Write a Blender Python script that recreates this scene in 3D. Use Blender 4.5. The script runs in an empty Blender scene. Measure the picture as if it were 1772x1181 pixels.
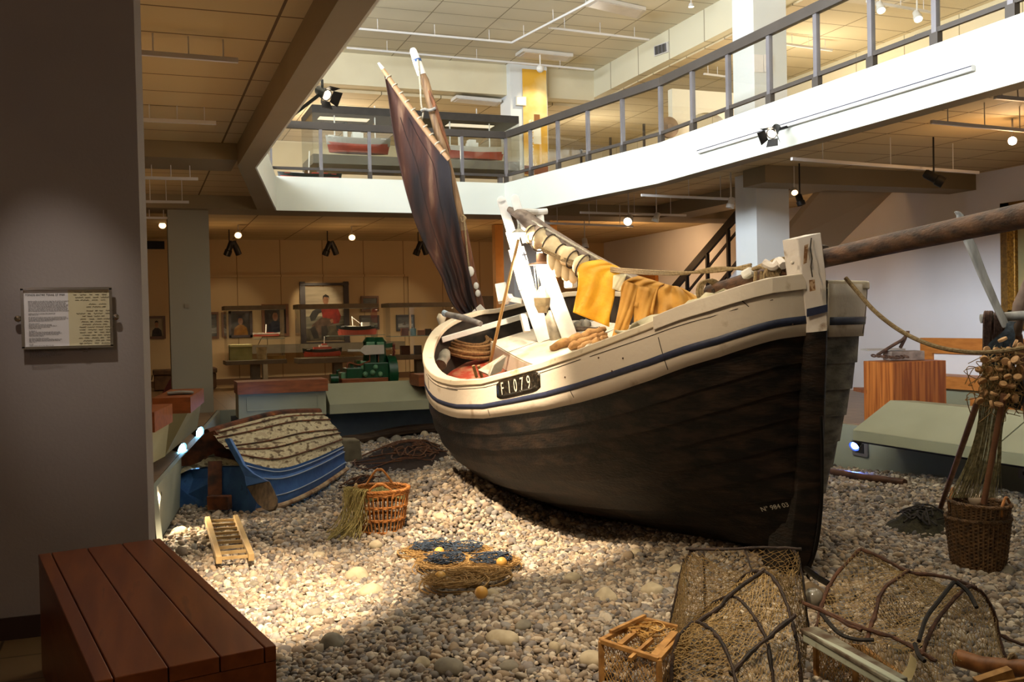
import bpy, bmesh, math, random
import numpy as np
from mathutils import Vector, Matrix
random.seed(7); rng = np.random.default_rng(7)
sc = bpy.context.scene
COL = sc.collection
# ---------------------------------------------------------------- camera
F_PX, YAW, PITCH, ROLL, EYE = 1709.5, .3612, -.02005, -.02114, 1.4
def _axes():
    cy, sy, cp, sp = math.cos(YAW), math.sin(YAW), math.cos(PITCH), math.sin(PITCH)
    f = np.array([sy*cp, cy*cp, sp]); r = np.array([cy, -sy, 0.]); u = np.cross(r, f)
    c, s = math.cos(ROLL), math.sin(ROLL)
    return c*r+s*u, -s*r+c*u, f
CR, CU, CF = _axes()
CP = np.array([0., 0., EYE])
cam = bpy.data.cameras.new('camera'); cam.sensor_width = 36; cam.lens = F_PX*36/1772
cam.clip_start = .05; cam.clip_end = 200
camo = bpy.data.objects.new('camera', cam); COL.objects.link(camo)
m = Matrix.Identity(4)
for i in range(3):
    m[i][0], m[i][1], m[i][2], m[i][3] = CR[i], CU[i], -CF[i], CP[i]
camo.matrix_world = m; sc.camera = camo
def at(x, y, ax, val):
    """the point of the real plane ax = val (X, Y, Z or D = distance from the eye) seen at photo pixel x, y"""
    q = CF+CR*(x-886)/F_PX-CU*(y-590.5)/F_PX
    k = {'X': 0, 'Y': 1, 'Z': 2}.get(ax)
    t = val if k is None else (val-CP[k])/q[k]
    return CP+q*t
def A(x, y, ax, val): return Vector(at(x, y, ax, val))
def dep(P): return float((np.array(P)-CP) @ CF)
# ---------------------------------------------------------------- world and exposure
w = bpy.data.worlds.new('world'); sc.world = w; w.use_nodes = True
w.node_tree.nodes['Background'].inputs[0].default_value = (.75, .85, 1, 1)
w.node_tree.nodes['Background'].inputs[1].default_value = .3
sc.view_settings.view_transform = 'Standard'; sc.view_settings.look = 'None'
sc.view_settings.exposure = 0.0; sc.view_settings.gamma = 1; sc.view_settings.use_curve_mapping = False
# ---------------------------------------------------------------- lights of the room
def light(name, kind, loc, energy, color, size=.1, target=None, angle=None, blend=.5, sy=None):
    l = bpy.data.lights.new(name, kind); l.energy = energy; l.color = color
    if kind == 'AREA':
        l.shape = 'RECTANGLE'; l.size = size; l.size_y = sy or size
    else: l.shadow_soft_size = size
    if kind == 'SPOT': l.spot_size = angle; l.spot_blend = blend
    o = bpy.data.objects.new(name, l); COL.objects.link(o); o.location = loc
    if target is not None:
        o.rotation_euler = (Vector(target)-Vector(loc)).to_track_quat('-Z', 'Y').to_euler()
    return o
WARM = (1, .62, .3); WARMW = (1, .80, .55); DAY = (.86, .94, 1)
# daylight from the window band of the upper floor, on the left
light('window_daylight', 'AREA', (-2.6, 7.5, 5.5), 2500, DAY, 13, (6.9, 9, 3.0), sy=1.9)
# upper floor ceiling fixtures
light('gallery_light', 'AREA', (4.2, 9, 6.6), 200, (1, .95, .85), 5, (4.2, 9, 0), sy=9)
for p, e in (((4, 21.5, 5.1), 150), ((0, 21.5, 5.1), 60), ((10.8, 14, 5.1), 130), ((10.8, 7, 5.1), 110), ((10, 21, 5.1), 90)):
    light('gallery_spot_light', 'POINT', p, e*.8, (1, .88, .70), .25)
# stage spotlights on the pebbles and the boat, plus an added bow fill: position, target, power, cone
SPOTS = [((1.55, 9.2, 3.05), (3.7, 8.8, .3), 480, 80), ((.5, 4.7, 3.25), (.72, 6.9, -.5), 3400, 33), ((1.3, 6.2, 3.2), (2.9, 7.9, -.5), 2300, 40),
         ((1.3, 4.6, 3.2), (3.7, 6.6, 1.0), 240, 72), ((6.6, 9.3, 3.4), (3.8, 8.6, 1.0), 420, 56), ((6.6, 5.6, 3.4), (4.9, 5.9, -.3), 110, 60), ((1.3, 3.4, 3.2), (2.7, 4.7, -.4), 480, 44)]  # row starts with the fill light added to brighten the bow
for p, t, e, a in SPOTS:
    light('stage_and_fill_light', 'SPOT', p, e, (1, .78, .52), .05, t, math.radians(a), .9)
# warm lamps under the mezzanine
for p, e in (((-1.6, 8.4, 2.6), 34), ((-1, 15, 2.6), 20), ((1.6, 21.5, 2.6), 11), ((4.2, 21.5, 2.6), 11), ((7, 21.5, 2.6), 14),
             ((10.2, 19.5, 2.8), 46), ((9.2, 8.4, 2.9), 30), ((10.3, 14.5, 2.8), 16)):
    light('track_lamp_light', 'POINT', p, e, (1, .58, .26), .15)
light('hall_lamp_light', 'POINT', (-1.2, .6, 2.4), 30, (1, .78, .68), .2)
light('notice_spot_light', 'SPOT', (-.6, 3.6, 3.3), 75, (1, .92, .84), .04, tuple(at(116, 550, 'Y', 4.97)), math.radians(24), 1.0)
# ---------------------------------------------------------------- materials
def new_mat(name):
    mt = bpy.data.materials.new(name); mt.use_nodes = True
    nt = mt.node_tree; return mt, nt, nt.nodes['Principled BSDF']
def lin(c): return tuple((v/12.92 if v <= .04045 else ((v+.055)/1.055)**2.4) for v in c)
def hx(h): return lin(tuple(int(h[i:i+2], 16)/255 for i in (0, 2, 4)))+(1,)
MATS = {}
def M(name, c1, c2=None, rough=.7, metal=0, scale=6, detail=4, bump=.0, bscale=None, stretch=None, spec=.4, trans=0, c3=None, lo=.35, hi=.65, coat=0):
    """procedural paint / wood / stone: noise between colours plus a bump"""
    if name in MATS: return MATS[name]
    mt, nt, b = new_mat(name); MATS[name] = mt
    c1 = hx(c1) if isinstance(c1, str) else c1
    b.inputs['Base Color'].default_value = c1; b.inputs['Roughness'].default_value = rough
    b.inputs['Metallic'].default_value = metal; b.inputs['Specular IOR Level'].default_value = spec
    if coat: b.inputs['Coat Weight'].default_value = coat; b.inputs['Coat Roughness'].default_value = .15
    if trans: b.inputs['Transmission Weight'].default_value = trans
    if c2 or bump:
        tc = nt.nodes.new('ShaderNodeTexCoord'); mp = nt.nodes.new('ShaderNodeMapping')
        nt.links.new(tc.outputs['Object'], mp.inputs[0]); mp.inputs['Scale'].default_value = stretch or (1, 1, 1)
        nz = nt.nodes.new('ShaderNodeTexNoise'); nz.inputs['Scale'].default_value = scale; nz.inputs['Detail'].default_value = detail
        nt.links.new(mp.outputs[0], nz.inputs['Vector'])
        if c2:
            cr = nt.nodes.new('ShaderNodeValToRGB'); e = cr.color_ramp.elements
            e[0].position = lo; e[0].color = c1; e[1].position = hi; e[1].color = hx(c2) if isinstance(c2, str) else c2
            if c3: x = e.new(min(.99, hi+.1)); x.color = hx(c3)
            nt.links.new(nz.outputs[0], cr.inputs[0]); nt.links.new(cr.outputs[0], b.inputs['Base Color'])
        if bump:
            src = nz
            if bscale:
                src = nt.nodes.new('ShaderNodeTexNoise'); src.inputs['Scale'].default_value = bscale; src.inputs['Detail'].default_value = 3
                nt.links.new(mp.outputs[0], src.inputs['Vector'])
            bp = nt.nodes.new('ShaderNodeBump'); bp.inputs['Strength'].default_value = bump; bp.inputs['Distance'].default_value = .01
            nt.links.new(src.outputs[0], bp.inputs['Height']); nt.links.new(bp.outputs[0], b.inputs['Normal'])
    return mt
def grid_mat(name, col, linecol, px, py, ox=0, oy=0, lw=.012, axes='XY', col2=None, rough=.8, plank=False, spec=.3, bump=.4):
    """tiles or boards: joints at every px / py metres along two axes (py or px None: one direction only)"""
    if name in MATS: return MATS[name]
    mt, nt, b = new_mat(name); MATS[name] = mt; N = nt.nodes.new; Lk = nt.links.new
    tc = N('ShaderNodeTexCoord'); sp = N('ShaderNodeSeparateXYZ'); Lk(tc.outputs['Object'], sp.inputs[0])
    def math_(op, a, b_=None):
        n = N('ShaderNodeMath'); n.operation = op
        for i, v in enumerate((a, b_)):
            if v is None: continue
            if isinstance(v, (int, float)): n.inputs[i].default_value = v
            else: Lk(v, n.inputs[i])
        return n.outputs[0]
    line = None; cell = None
    for ax, per, off in ((axes[0], px, ox), (axes[1], py, oy)):
        if not per: continue
        v = math_('DIVIDE', math_('SUBTRACT', sp.outputs[ax], off), per)
        fr = math_('FRACT', v); d = math_('ABSOLUTE', math_('SUBTRACT', fr, .5))
        g = math_('GREATER_THAN', d, .5-lw/per/2)
        line = g if line is None else math_('MAXIMUM', line, g)
        fl = math_('FLOOR', v); cell = fl if cell is None else math_('ADD', math_('MULTIPLY', cell, 7.31), math_('MULTIPLY', fl, 3.17))
    wn = N('ShaderNodeTexWhiteNoise'); wn.noise_dimensions = '1D'; Lk(cell, wn.inputs['W'])
    nz = N('ShaderNodeTexNoise'); nz.inputs['Scale'].default_value = 3 if not plank else 2; nz.inputs['Detail'].default_value = 6
    if plank:
        mp = N('ShaderNodeMapping'); mp.inputs['Scale'].default_value = plank; Lk(tc.outputs['Object'], mp.inputs[0]); Lk(mp.outputs[0], nz.inputs['Vector'])
    else: Lk(tc.outputs['Object'], nz.inputs['Vector'])
    mx = N('ShaderNodeMix'); mx.data_type = 'RGBA'
    mx.inputs[6].default_value = hx(col); mx.inputs[7].default_value = hx(col2 or col)
    Lk(math_('ADD', math_('MULTIPLY', wn.outputs[0], .5), math_('MULTIPLY', nz.outputs[0], .5)), mx.inputs[0])
    m2 = N('ShaderNodeMix'); m2.data_type = 'RGBA'; Lk(line, m2.inputs[0]); Lk(mx.outputs[2], m2.inputs[6]); m2.inputs[7].default_value = hx(linecol)
    Lk(m2.outputs[2], b.inputs['Base Color']); b.inputs['Roughness'].default_value = rough; b.inputs['Specular IOR Level'].default_value = spec
    bp = N('ShaderNodeBump'); bp.inputs['Strength'].default_value = bump; bp.inputs['Distance'].default_value = .01; bp.invert = True
    Lk(line, bp.inputs['Height']); Lk(bp.outputs[0], b.inputs['Normal'])
    return mt
def emit(name, col, strength):
    if name in MATS: return MATS[name]
    mt, nt, b = new_mat(name); MATS[name] = mt
    b.inputs['Base Color'].default_value = hx(col); b.inputs['Emission Color'].default_value = hx(col); b.inputs['Emission Strength'].default_value = strength
    return mt
def glass_mat():
    mt, nt, b = new_mat('clear_glass')
    for l in list(nt.links): nt.links.remove(l)
    tr = nt.nodes.new('ShaderNodeBsdfTransparent'); gl = nt.nodes.new('ShaderNodeBsdfGlossy'); gl.inputs['Roughness'].default_value = .02
    tr.inputs[0].default_value = (.955, .965, .955, 1)
    fr = nt.nodes.new('ShaderNodeFresnel'); ge = nt.nodes.new('ShaderNodeNewGeometry'); mi = nt.nodes.new('ShaderNodeMapRange')
    mi.inputs[3].default_value = 1.4; mi.inputs[4].default_value = 1/1.4; nt.links.new(ge.outputs['Backfacing'], mi.inputs[0]); nt.links.new(mi.outputs[0], fr.inputs[0])
    mx = nt.nodes.new('ShaderNodeMixShader'); out = nt.nodes['Material Output']
    nt.links.new(fr.outputs[0], mx.inputs[0]); nt.links.new(tr.outputs[0], mx.inputs[1]); nt.links.new(gl.outputs[0], mx.inputs[2]); nt.links.new(mx.outputs[0], out.inputs[0])
    return mt
GLASS = glass_mat()
# ---------------------------------------------------------------- mesh helpers
def V(*a): return Vector(a)
class MB:
    def __init__(s): s.v = []; s.f = []; s.mi = []; s.cur = 0
    def add(s, vs, fs):
        n = len(s.v); s.v += [tuple(v) for v in vs]; s.f += [tuple(i+n for i in f) for f in fs]; s.mi += [s.cur]*len(fs); return s
    def box(s, a, b, R=None, o=None):
        (x0, y0, z0), (x1, y1, z1) = a, b
        vs = [Vector(p) for p in ((x0, y0, z0), (x1, y0, z0), (x1, y1, z0), (x0, y1, z0), (x0, y0, z1), (x1, y0, z1), (x1, y1, z1), (x0, y1, z1))]
        if R is not None: vs = [R @ v for v in vs]
        if o is not None: vs = [v+Vector(o) for v in vs]
        return s.add(vs, [(0, 3, 2, 1), (4, 5, 6, 7), (0, 1, 5, 4), (1, 2, 6, 5), (2, 3, 7, 6), (3, 0, 4, 7)])
    def hexa(s, vs):   # 8 corners, bottom loop then top loop
        return s.add(vs, [(0, 3, 2, 1), (4, 5, 6, 7), (0, 1, 5, 4), (1, 2, 6, 5), (2, 3, 7, 6), (3, 0, 4, 7)])
    def bar(s, p, q, w, h, up=(0, 0, 1)):
        p, q = Vector(p), Vector(q); d = (q-p).normalized(); u = Vector(up)
        if abs(d.dot(u)) > .98: u = Vector((0, 1, 0))
        r = d.cross(u).normalized(); u = r.cross(d).normalized()
        vs = [e+r*(a*w/2)+u*(b*h/2) for e in (p, q) for a, b in ((-1, -1), (1, -1), (1, 1), (-1, 1))]
        return s.add(vs, [(3, 2, 1, 0), (4, 5, 6, 7), (0, 1, 5, 4), (1, 2, 6, 5), (2, 3, 7, 6), (3, 0, 4, 7)])
    def tube(s, pts, r, n=8, cap=True, closed=False):
        pts = [Vector(p) for p in pts]; m = len(pts); rs = r if hasattr(r, '__len__') else [r]*m
        prev = None; rings = []
        for i, p in enumerate(pts):
            if closed: d = pts[(i+1) % m]-pts[i-1]
            else: d = pts[min(i+1, m-1)]-pts[max(i-1, 0)]
            d = d.normalized() if d.length > 1e-9 else Vector((0, 0, 1))
            if prev is None: u = d.orthogonal().normalized()
            else:
                u = prev-d*prev.dot(d)
                u = u.normalized() if u.length > 1e-6 else d.orthogonal().normalized()
            prev = u; v = d.cross(u)
            rings.append([p+(u*math.cos(2*math.pi*k/n)+v*math.sin(2*math.pi*k/n))*rs[i] for k in range(n)])
        vs = [x for rg in rings for x in rg]; fs = []
        for i in range(m if closed else m-1):
            j = (i+1) % m
            for k in range(n):
                k2 = (k+1) % n; fs.append((i*n+k, i*n+k2, j*n+k2, j*n+k))
        if cap and not closed:
            fs.append(tuple(range(n))[::-1]); fs.append(tuple((m-1)*n+k for k in range(n)))
        return s.add(vs, fs)
    def lathe(s, prof, o=(0, 0, 0), n=20, R=None, sy=1):
        vs = []
        for r, z in prof:
            for k in range(n):
                a = 2*math.pi*k/n; p = Vector((r*math.cos(a), r*math.sin(a)*sy, z))
                vs.append((R @ p if R is not None else p)+Vector(o))
        fs = [(i*n+k, i*n+(k+1) % n, (i+1)*n+(k+1) % n, (i+1)*n+k) for i in range(len(prof)-1) for k in range(n)]
        if prof[0][0] > 1e-6: fs.append(tuple(range(n))[::-1])
        if prof[-1][0] > 1e-6: fs.append(tuple((len(prof)-1)*n+k for k in range(n)))
        return s.add(vs, fs)
    def ball(s, o, r, n=12, m=8, sc_=(1, 1, 1), R=None):
        pr = [(max(1e-5, math.sin(math.pi*i/m))*r, -math.cos(math.pi*i/m)*r) for i in range(m+1)]
        vs = []
        for rr, z in pr:
            for k in range(n):
                a = 2*math.pi*k/n; p = Vector((rr*math.cos(a)*sc_[0], rr*math.sin(a)*sc_[1], z*sc_[2]))
                vs.append((R @ p if R is not None else p)+Vector(o))
        return s.add(vs, [(i*n+k, i*n+(k+1) % n, (i+1)*n+(k+1) % n, (i+1)*n+k) for i in range(m) for k in range(n)])
    def grid(s, G, closed_u=False):
        r, c = len(G), len(G[0]); vs = [p for row in G for p in row]; fs = []
        for i in range(r-1):
            for j in range(c if closed_u else c-1):
                k = (j+1) % c; fs.append((i*c+j, i*c+k, (i+1)*c+k, (i+1)*c+j))
        return s.add(vs, fs)
    def prism(s, poly, z0, z1):
        n = len(poly); vs = [(x, y, z0) for x, y in poly]+[(x, y, z1) for x, y in poly]
        return s.add(vs, [tuple(range(n))[::-1], tuple(range(n, 2*n))]+[(i, (i+1) % n, n+(i+1) % n, n+i) for i in range(n)])
    def slab(s, poly, nrm, t):   # flat polygon of 3D points given a thickness along nrm
        nrm = Vector(nrm).normalized(); n = len(poly); a = [Vector(p)-nrm*t/2 for p in poly]; b = [Vector(p)+nrm*t/2 for p in poly]
        return s.add(a+b, [tuple(range(n))[::-1], tuple(range(n, 2*n))]+[(i, (i+1) % n, n+(i+1) % n, n+i) for i in range(n)])
    def build(s, name, mat, parent=None, smooth=False, bevel=0, solid=0, sub=0):
        me = bpy.data.meshes.new(name)
        off = Vector(parent_loc(parent)) if parent is not None else Vector((0, 0, 0))
        vs = s.v if parent is None else [tuple(Vector(v)-off) for v in s.v]
        me.from_pydata(vs, [], s.f)
        for mt in (mat if isinstance(mat, (list, tuple)) else [mat]): me.materials.append(mt)
        if isinstance(mat, (list, tuple)): me.polygons.foreach_set('material_index', s.mi)
        bm = bmesh.new(); bm.from_mesh(me); bmesh.ops.recalc_face_normals(bm, faces=bm.faces); bm.to_mesh(me); bm.free()
        if smooth:
            me.polygons.foreach_set('use_smooth', [True]*len(me.polygons))
            if smooth != 'all': me.set_sharp_from_angle(angle=math.radians(40))
        o = bpy.data.objects.new(name, me); COL.objects.link(o)
        if parent is not None: o.parent = parent
        if solid: md = o.modifiers.new('solid', 'SOLIDIFY'); md.thickness = solid; md.offset = 0
        if bevel: md = o.modifiers.new('bevel', 'BEVEL'); md.width = bevel; md.segments = 2; md.limit_method = 'ANGLE'
        if sub: md = o.modifiers.new('sub', 'SUBSURF'); md.levels = sub; md.render_levels = sub
        return o
def parent_loc(p):
    l = Vector(p.location)
    while p.parent is not None: p = p.parent; l = l+Vector(p.location)
    return l
def tag(o, label=None, cat=None, group=None, kind=None):
    if label: o['label'] = label
    if cat: o['category'] = cat
    if group: o['group'] = group
    if kind: o['kind'] = kind
    return o
def thing(name, label, cat, loc=(0, 0, 0), group=None):
    o = bpy.data.objects.new(name, None); COL.objects.link(o); o.location = loc; o.empty_display_size = .1
    return tag(o, label, cat, group)
def struct(name, mb, mat, **k): return tag(mb.build(name, mat, **k), kind='structure')
def copy_tree(o, parent=None):
    c = o.copy(); COL.objects.link(c)
    if parent is not None: c.parent = parent
    for ch in list(o.children): copy_tree(ch, c)
    return c
def text(name, s, mat, parent, p, R, size, align='CENTER', ext=.0005, aly='CENTER', spl=1.0):
    cu = bpy.data.curves.new(name, 'FONT'); cu.body = s; cu.size = size; cu.align_x = align; cu.align_y = aly; cu.space_line = spl; cu.extrude = ext
    cu.materials.append(mat); o = bpy.data.objects.new(name, cu); COL.objects.link(o)
    bpy.context.view_layer.update(); me = bpy.data.meshes.new_from_object(o.evaluated_get(bpy.context.evaluated_depsgraph_get()))
    bpy.data.objects.remove(o); me.name = name; o = bpy.data.objects.new(name, me); COL.objects.link(o)
    if not me.materials: me.materials.append(mat)
    o.parent = parent; o.location = Vector(p)-parent_loc(parent) if parent is not None else p; o.rotation_euler = R
    return o
def Rz(a): return Matrix.Rotation(a, 3, 'Z')
def Rx(a): return Matrix.Rotation(a, 3, 'X')
def Ry(a): return Matrix.Rotation(a, 3, 'Y')
def toR(d, up=(0, 0, 1)):   # rotation whose Z axis is d
    return Vector(d).to_track_quat('Z', 'Y').to_matrix()
def catmull(P, n=8, closed=False):
    P = [Vector(p) for p in P]; o = []; m = len(P)
    for i in range(m if closed else m-1):
        if closed: a, b, c, d = P[i-1], P[i], P[(i+1) % m], P[(i+2) % m]
        else: a, b, c, d = P[max(i-1, 0)], P[i], P[i+1], P[min(i+2, m-1)]
        for k in range(n):
            t = k/n; o.append(.5*((2*b)+(-a+c)*t+(2*a-5*b+4*c-d)*t*t+(-a+3*b-3*c+d)*t**3))
    if not closed: o.append(P[-1])
    return o
# ================================================================ the building
WALL = M('cream_wall', 'cfc4a8', 'd4caae', rough=.85, scale=2)
WALLG = M('grey_wall', '9a8f8a', 'a1968f', rough=.85, scale=1.5, bump=.1, bscale=60)
PANELW = grid_mat('panelled_wall', 'c2a67c', '8d7450', 1.05, None, .2, lw=.02, axes='XY', col2='c8ad82')
WHITEW = M('white_wall', 'dddbe0', 'e2e0e4', rough=.85, scale=1)
FASCIA = M('fascia_paint', 'd6dad2', 'dadcd4', rough=.6, scale=1)
PILLAR = M('pillar_paint', 'd3d6d6', 'd8dadb', rough=.6, scale=1)
TILE = grid_mat('ceiling_tiles', 'c3ad80', '6b5535', 1.246, .623, .97, 7.01-.3115+.3115, lw=.022, col2='c8b389')
TILE2 = grid_mat('upper_ceiling_tiles', 'd8d2c0', '948c78', 1.2, .6, 4.83, .1, lw=.02, col2='ddd8c8')
FLOORT = grid_mat('floor_tiles', '8a6f4c', '4b3a26', .33, .33, .05, .1, lw=.012, col2='7a603f', rough=.35, spec=.5)
BEAM_SHADED = M('beam_paint_shaded', '857659', '8a7b60', rough=.7, scale=1)  # shade of the beam faces put into the colour, darker than the fascia
s = MB()                       # visitor floor around the sunken pebble bed
s.prism([(-8, -4), (.06, -4), (.07, 9.35), (1.2, 17.4), (-8, 17.4)], -.9, 0)
s.box((-8, 17.4, -.9), (12.3, 25.1, 0)); s.box((8.45, -4, -.9), (12.3, 17.4, 0)); s.box((.06, -4, -.9), (8.45, 1.2, 0))
struct('floor', s, FLOORT)
struct('wall_back', MB().box((-8, 25.1, 0), (12.5, 25.3, 3.9)), PANELW)
s = MB().box((12.3, 8, 0), (12.5, 25.3, 3.9)); s.box((12.3, -4, 0), (12.5, 8, 3.9)); struct('wall_right', s, WHITEW)
s = MB(); s.prism([(-8, 5.0), (.02, 5.0), (.05, 5.06), (.05, 5.3), (-8, 5.3)], 0, 3.55); struct('wall_left', s, WALLG)
struct('wall_left_end', MB().box((-8.2, -4, 0), (-8, 25.3, 6.9)), WALL)
struct('wall_front', MB().box((-8, -4.2, 0), (12.5, -4, 6.9)), WALL)
# mezzanine
VOID = [(1.37, 1.0), (1.37, 12.1), (2.16, 16.45), (6.13, 16.45), (6.87, 12.26), (6.87, 1.0)]
def ring(s, poly, inset_poly, z0, z1):
    n = len(poly)
    for i in range(n-1):
        a, b = poly[i], poly[i+1]; c, d = inset_poly[i+1], inset_poly[i]
        s.hexa([(a[0], a[1], z0), (b[0], b[1], z0), (c[0], c[1], z0), (d[0], d[1], z0), (a[0], a[1], z1), (b[0], b[1], z1), (c[0], c[1], z1), (d[0], d[1], z1)])
OUT = [(1.14, 1.0), (1.14, 12.0), (1.9, 16.75), (6.38, 16.75), (7.1, 12.3), (7.1, 1.0)]
SKIN = [(1.35, 1.0), (1.35, 12.1), (2.14, 16.47), (6.15, 16.47), (6.89, 12.26), (6.89, 1.0)]
s = MB(); ring(s, VOID, SKIN, 3.29, 3.85); struct('trim_balcony_face', s, FASCIA)
s = MB(); ring(s, SKIN, OUT, 3.291, 3.845); s.box((1.14, .8, 3.29), (7.1, 1.0, 3.85)); struct('beam_void_edge', s, BEAM_SHADED)
s = MB()
for poly in ([(-8, -4), (1.14, -4), (1.14, 12.0), (-8, 12.0)], [(-8, 12), (1.14, 12.0), (1.9, 16.75), (-8, 16.75)], [(-8, 16.75), (12.3, 16.75), (12.3, 25.1), (-8, 25.1)],
             [(6.38, 16.75), (7.1, 12.3), (12.3, 12.3), (12.3, 16.75)], [(7.1, -4), (12.3, -4), (12.3, 12.3), (7.1, 12.3)], [(1.14, -4), (7.1, -4), (7.1, .8), (1.14, .8)]):
    s.prism(poly, 3.55, 3.84)
struct('ceiling_lower', s, TILE)
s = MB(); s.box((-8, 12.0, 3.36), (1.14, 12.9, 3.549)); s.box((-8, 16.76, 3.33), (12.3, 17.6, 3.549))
s.box((8.4, 11.9, 3.3), (12.3, 12.45, 3.549)); s.box((9.3, 12.45, 3.3), (9.9, 16.7, 3.549)); struct('beam_cross', s, BEAM_SHADED)
struct('ceiling', MB().box((-8, -4, 6.7), (9.25, 19.2, 6.9)), TILE2)
s = MB().box((9.25, -4, 6.15), (9.45, 19.6, 6.9)); BULK = grid_mat('bulkhead_panels', 'd2ccb4', '8a8168', None, 1.2, 0, .4, lw=.025, axes='XY', col2='d6d0b8')
struct('wall_bulkhead', s, BULK)
struct('beam_far_bulkhead', MB().box((-8, 19.2, 6.08), (9.25, 19.6, 6.9)), WALL)
s = MB().box((9.45, -4, 6.12), (12.3, 25.1, 6.3)); s.box((-8, 19.6, 6.02), (9.45, 25.1, 6.2)); struct('ceiling_far', s, grid_mat('far_ceiling_tiles', 'c6b594', '75664c', 1.246, .623, .97, 7.01, lw=.022, col2='ccbc9c'))
struct('wall_upper_back', MB().box((-8, 25.1, 3.9), (12.5, 25.3, 6.9)), WALL)
struct('wall_upper_right', MB().box((12.3, -4, 3.9), (12.5, 25.3, 6.9)), grid_mat('upper_wall_panels', 'cfc3a2', '92876a', None, 1.2, 0, .2, lw=.02, axes='XY'))
s = MB(); s.box((-2.9, -4, 3.84), (-2.7, 25.1, 4.4)); s.box((-2.9, -4, 6.6), (-2.7, 25.1, 6.9))
for y in (-4, 1, 4.8, 8.6, 12.4, 16.2, 20, 25): s.box((-2.9, y-.15, 4.4), (-2.7, y+.15, 6.6))
struct('wall_window_side', s, WALL)
# pillars
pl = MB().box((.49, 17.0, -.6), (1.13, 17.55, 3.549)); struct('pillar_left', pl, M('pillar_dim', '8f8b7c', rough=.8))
yR = float(at(1272, 330, 'X', 8.66)[1])
struct('pillar_right', MB().box((8.66, 12.5, 0), (9.24, yR, 6.699)), PILLAR)
x0 = float(at(886, 300, 'Y', 19.0)[0]); x1 = float(at(950, 300, 'Y', 19.0)[0])
struct('pillar_back', MB().box((x0, 19.0, 0), (x1, 19.6, 6.699)), PILLAR)
# pebble pit walls
PITW = M('pit_wall_paint', '8d9184', '94988b', rough=.8, scale=2)
struct('wall_pit_back', MB().box((1.1, 17.3, -.9), (8.45, 17.39, -.001)), PITW)
struct('wall_pit_right', MB().box((8.35, 1.2, -.9), (8.44, 17.3, -.001)), PITW)
struct('wall_pit_left', MB().prism([(.08, 1.25), (.11, 1.25), (.115, 9.3), (1.25, 17.29), (1.2, 17.29), (.075, 9.36)], -.9, -.001), PITW)
# ================================================================ ground of the pit
def mound(x, y):
    z = -.5+.035*np.sin(x*1.9+y*.7)+.03*np.sin(y*1.6-x*.8+1)
    z = z+.30*np.exp(-(((x-2.95)/.7)**2+((y-9.6)/1.6)**2))+.16*np.exp(-(((x-4.3)/1.0)**2+((y-6.6)/1.4)**2))+.08*np.exp(-(((x-2.0)/2)**2+((y-5.2)/1.2)**2))
    return z
PEBC = [(.30, .24, .18), (.40, .33, .25), (.22, .17, .13), (.46, .40, .32), (.17, .15, .14), (.33, .25, .17), (.26, .24, .22)]
def pebble_mat():
    mt, nt, b = new_mat('pebble_stone'); N = nt.nodes.new; Lk = nt.links.new
    at_ = N('ShaderNodeAttribute'); at_.attribute_name = 'tint'
    nz = N('ShaderNodeTexNoise'); nz.inputs['Scale'].default_value = 70; nz.inputs['Detail'].default_value = 4
    tc = N('ShaderNodeTexCoord'); Lk(tc.outputs['Object'], nz.inputs['Vector'])
    mr = N('ShaderNodeMapRange'); mr.inputs[3].default_value = .78; mr.inputs[4].default_value = 1.2; Lk(nz.outputs[0], mr.inputs[0])
    mx = N('ShaderNodeVectorMath'); mx.operation = 'SCALE'; Lk(at_.outputs['Color'], mx.inputs[0]); Lk(mr.outputs[0], mx.inputs['Scale'])
    Lk(mx.outputs[0], b.inputs['Base Color']); b.inputs['Roughness'].default_value = .75; b.inputs['Specular IOR Level'].default_value = .3
    return mt
PEB = pebble_mat()
def ico(sub):
    bm = bmesh.new(); bmesh.ops.create_icosphere(bm, subdivisions=sub, radius=1)
    v = np.array([x.co[:] for x in bm.verts]); f = np.array([[q.index for q in p.verts] for p in bm.faces]); bm.free(); return v, f
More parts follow.
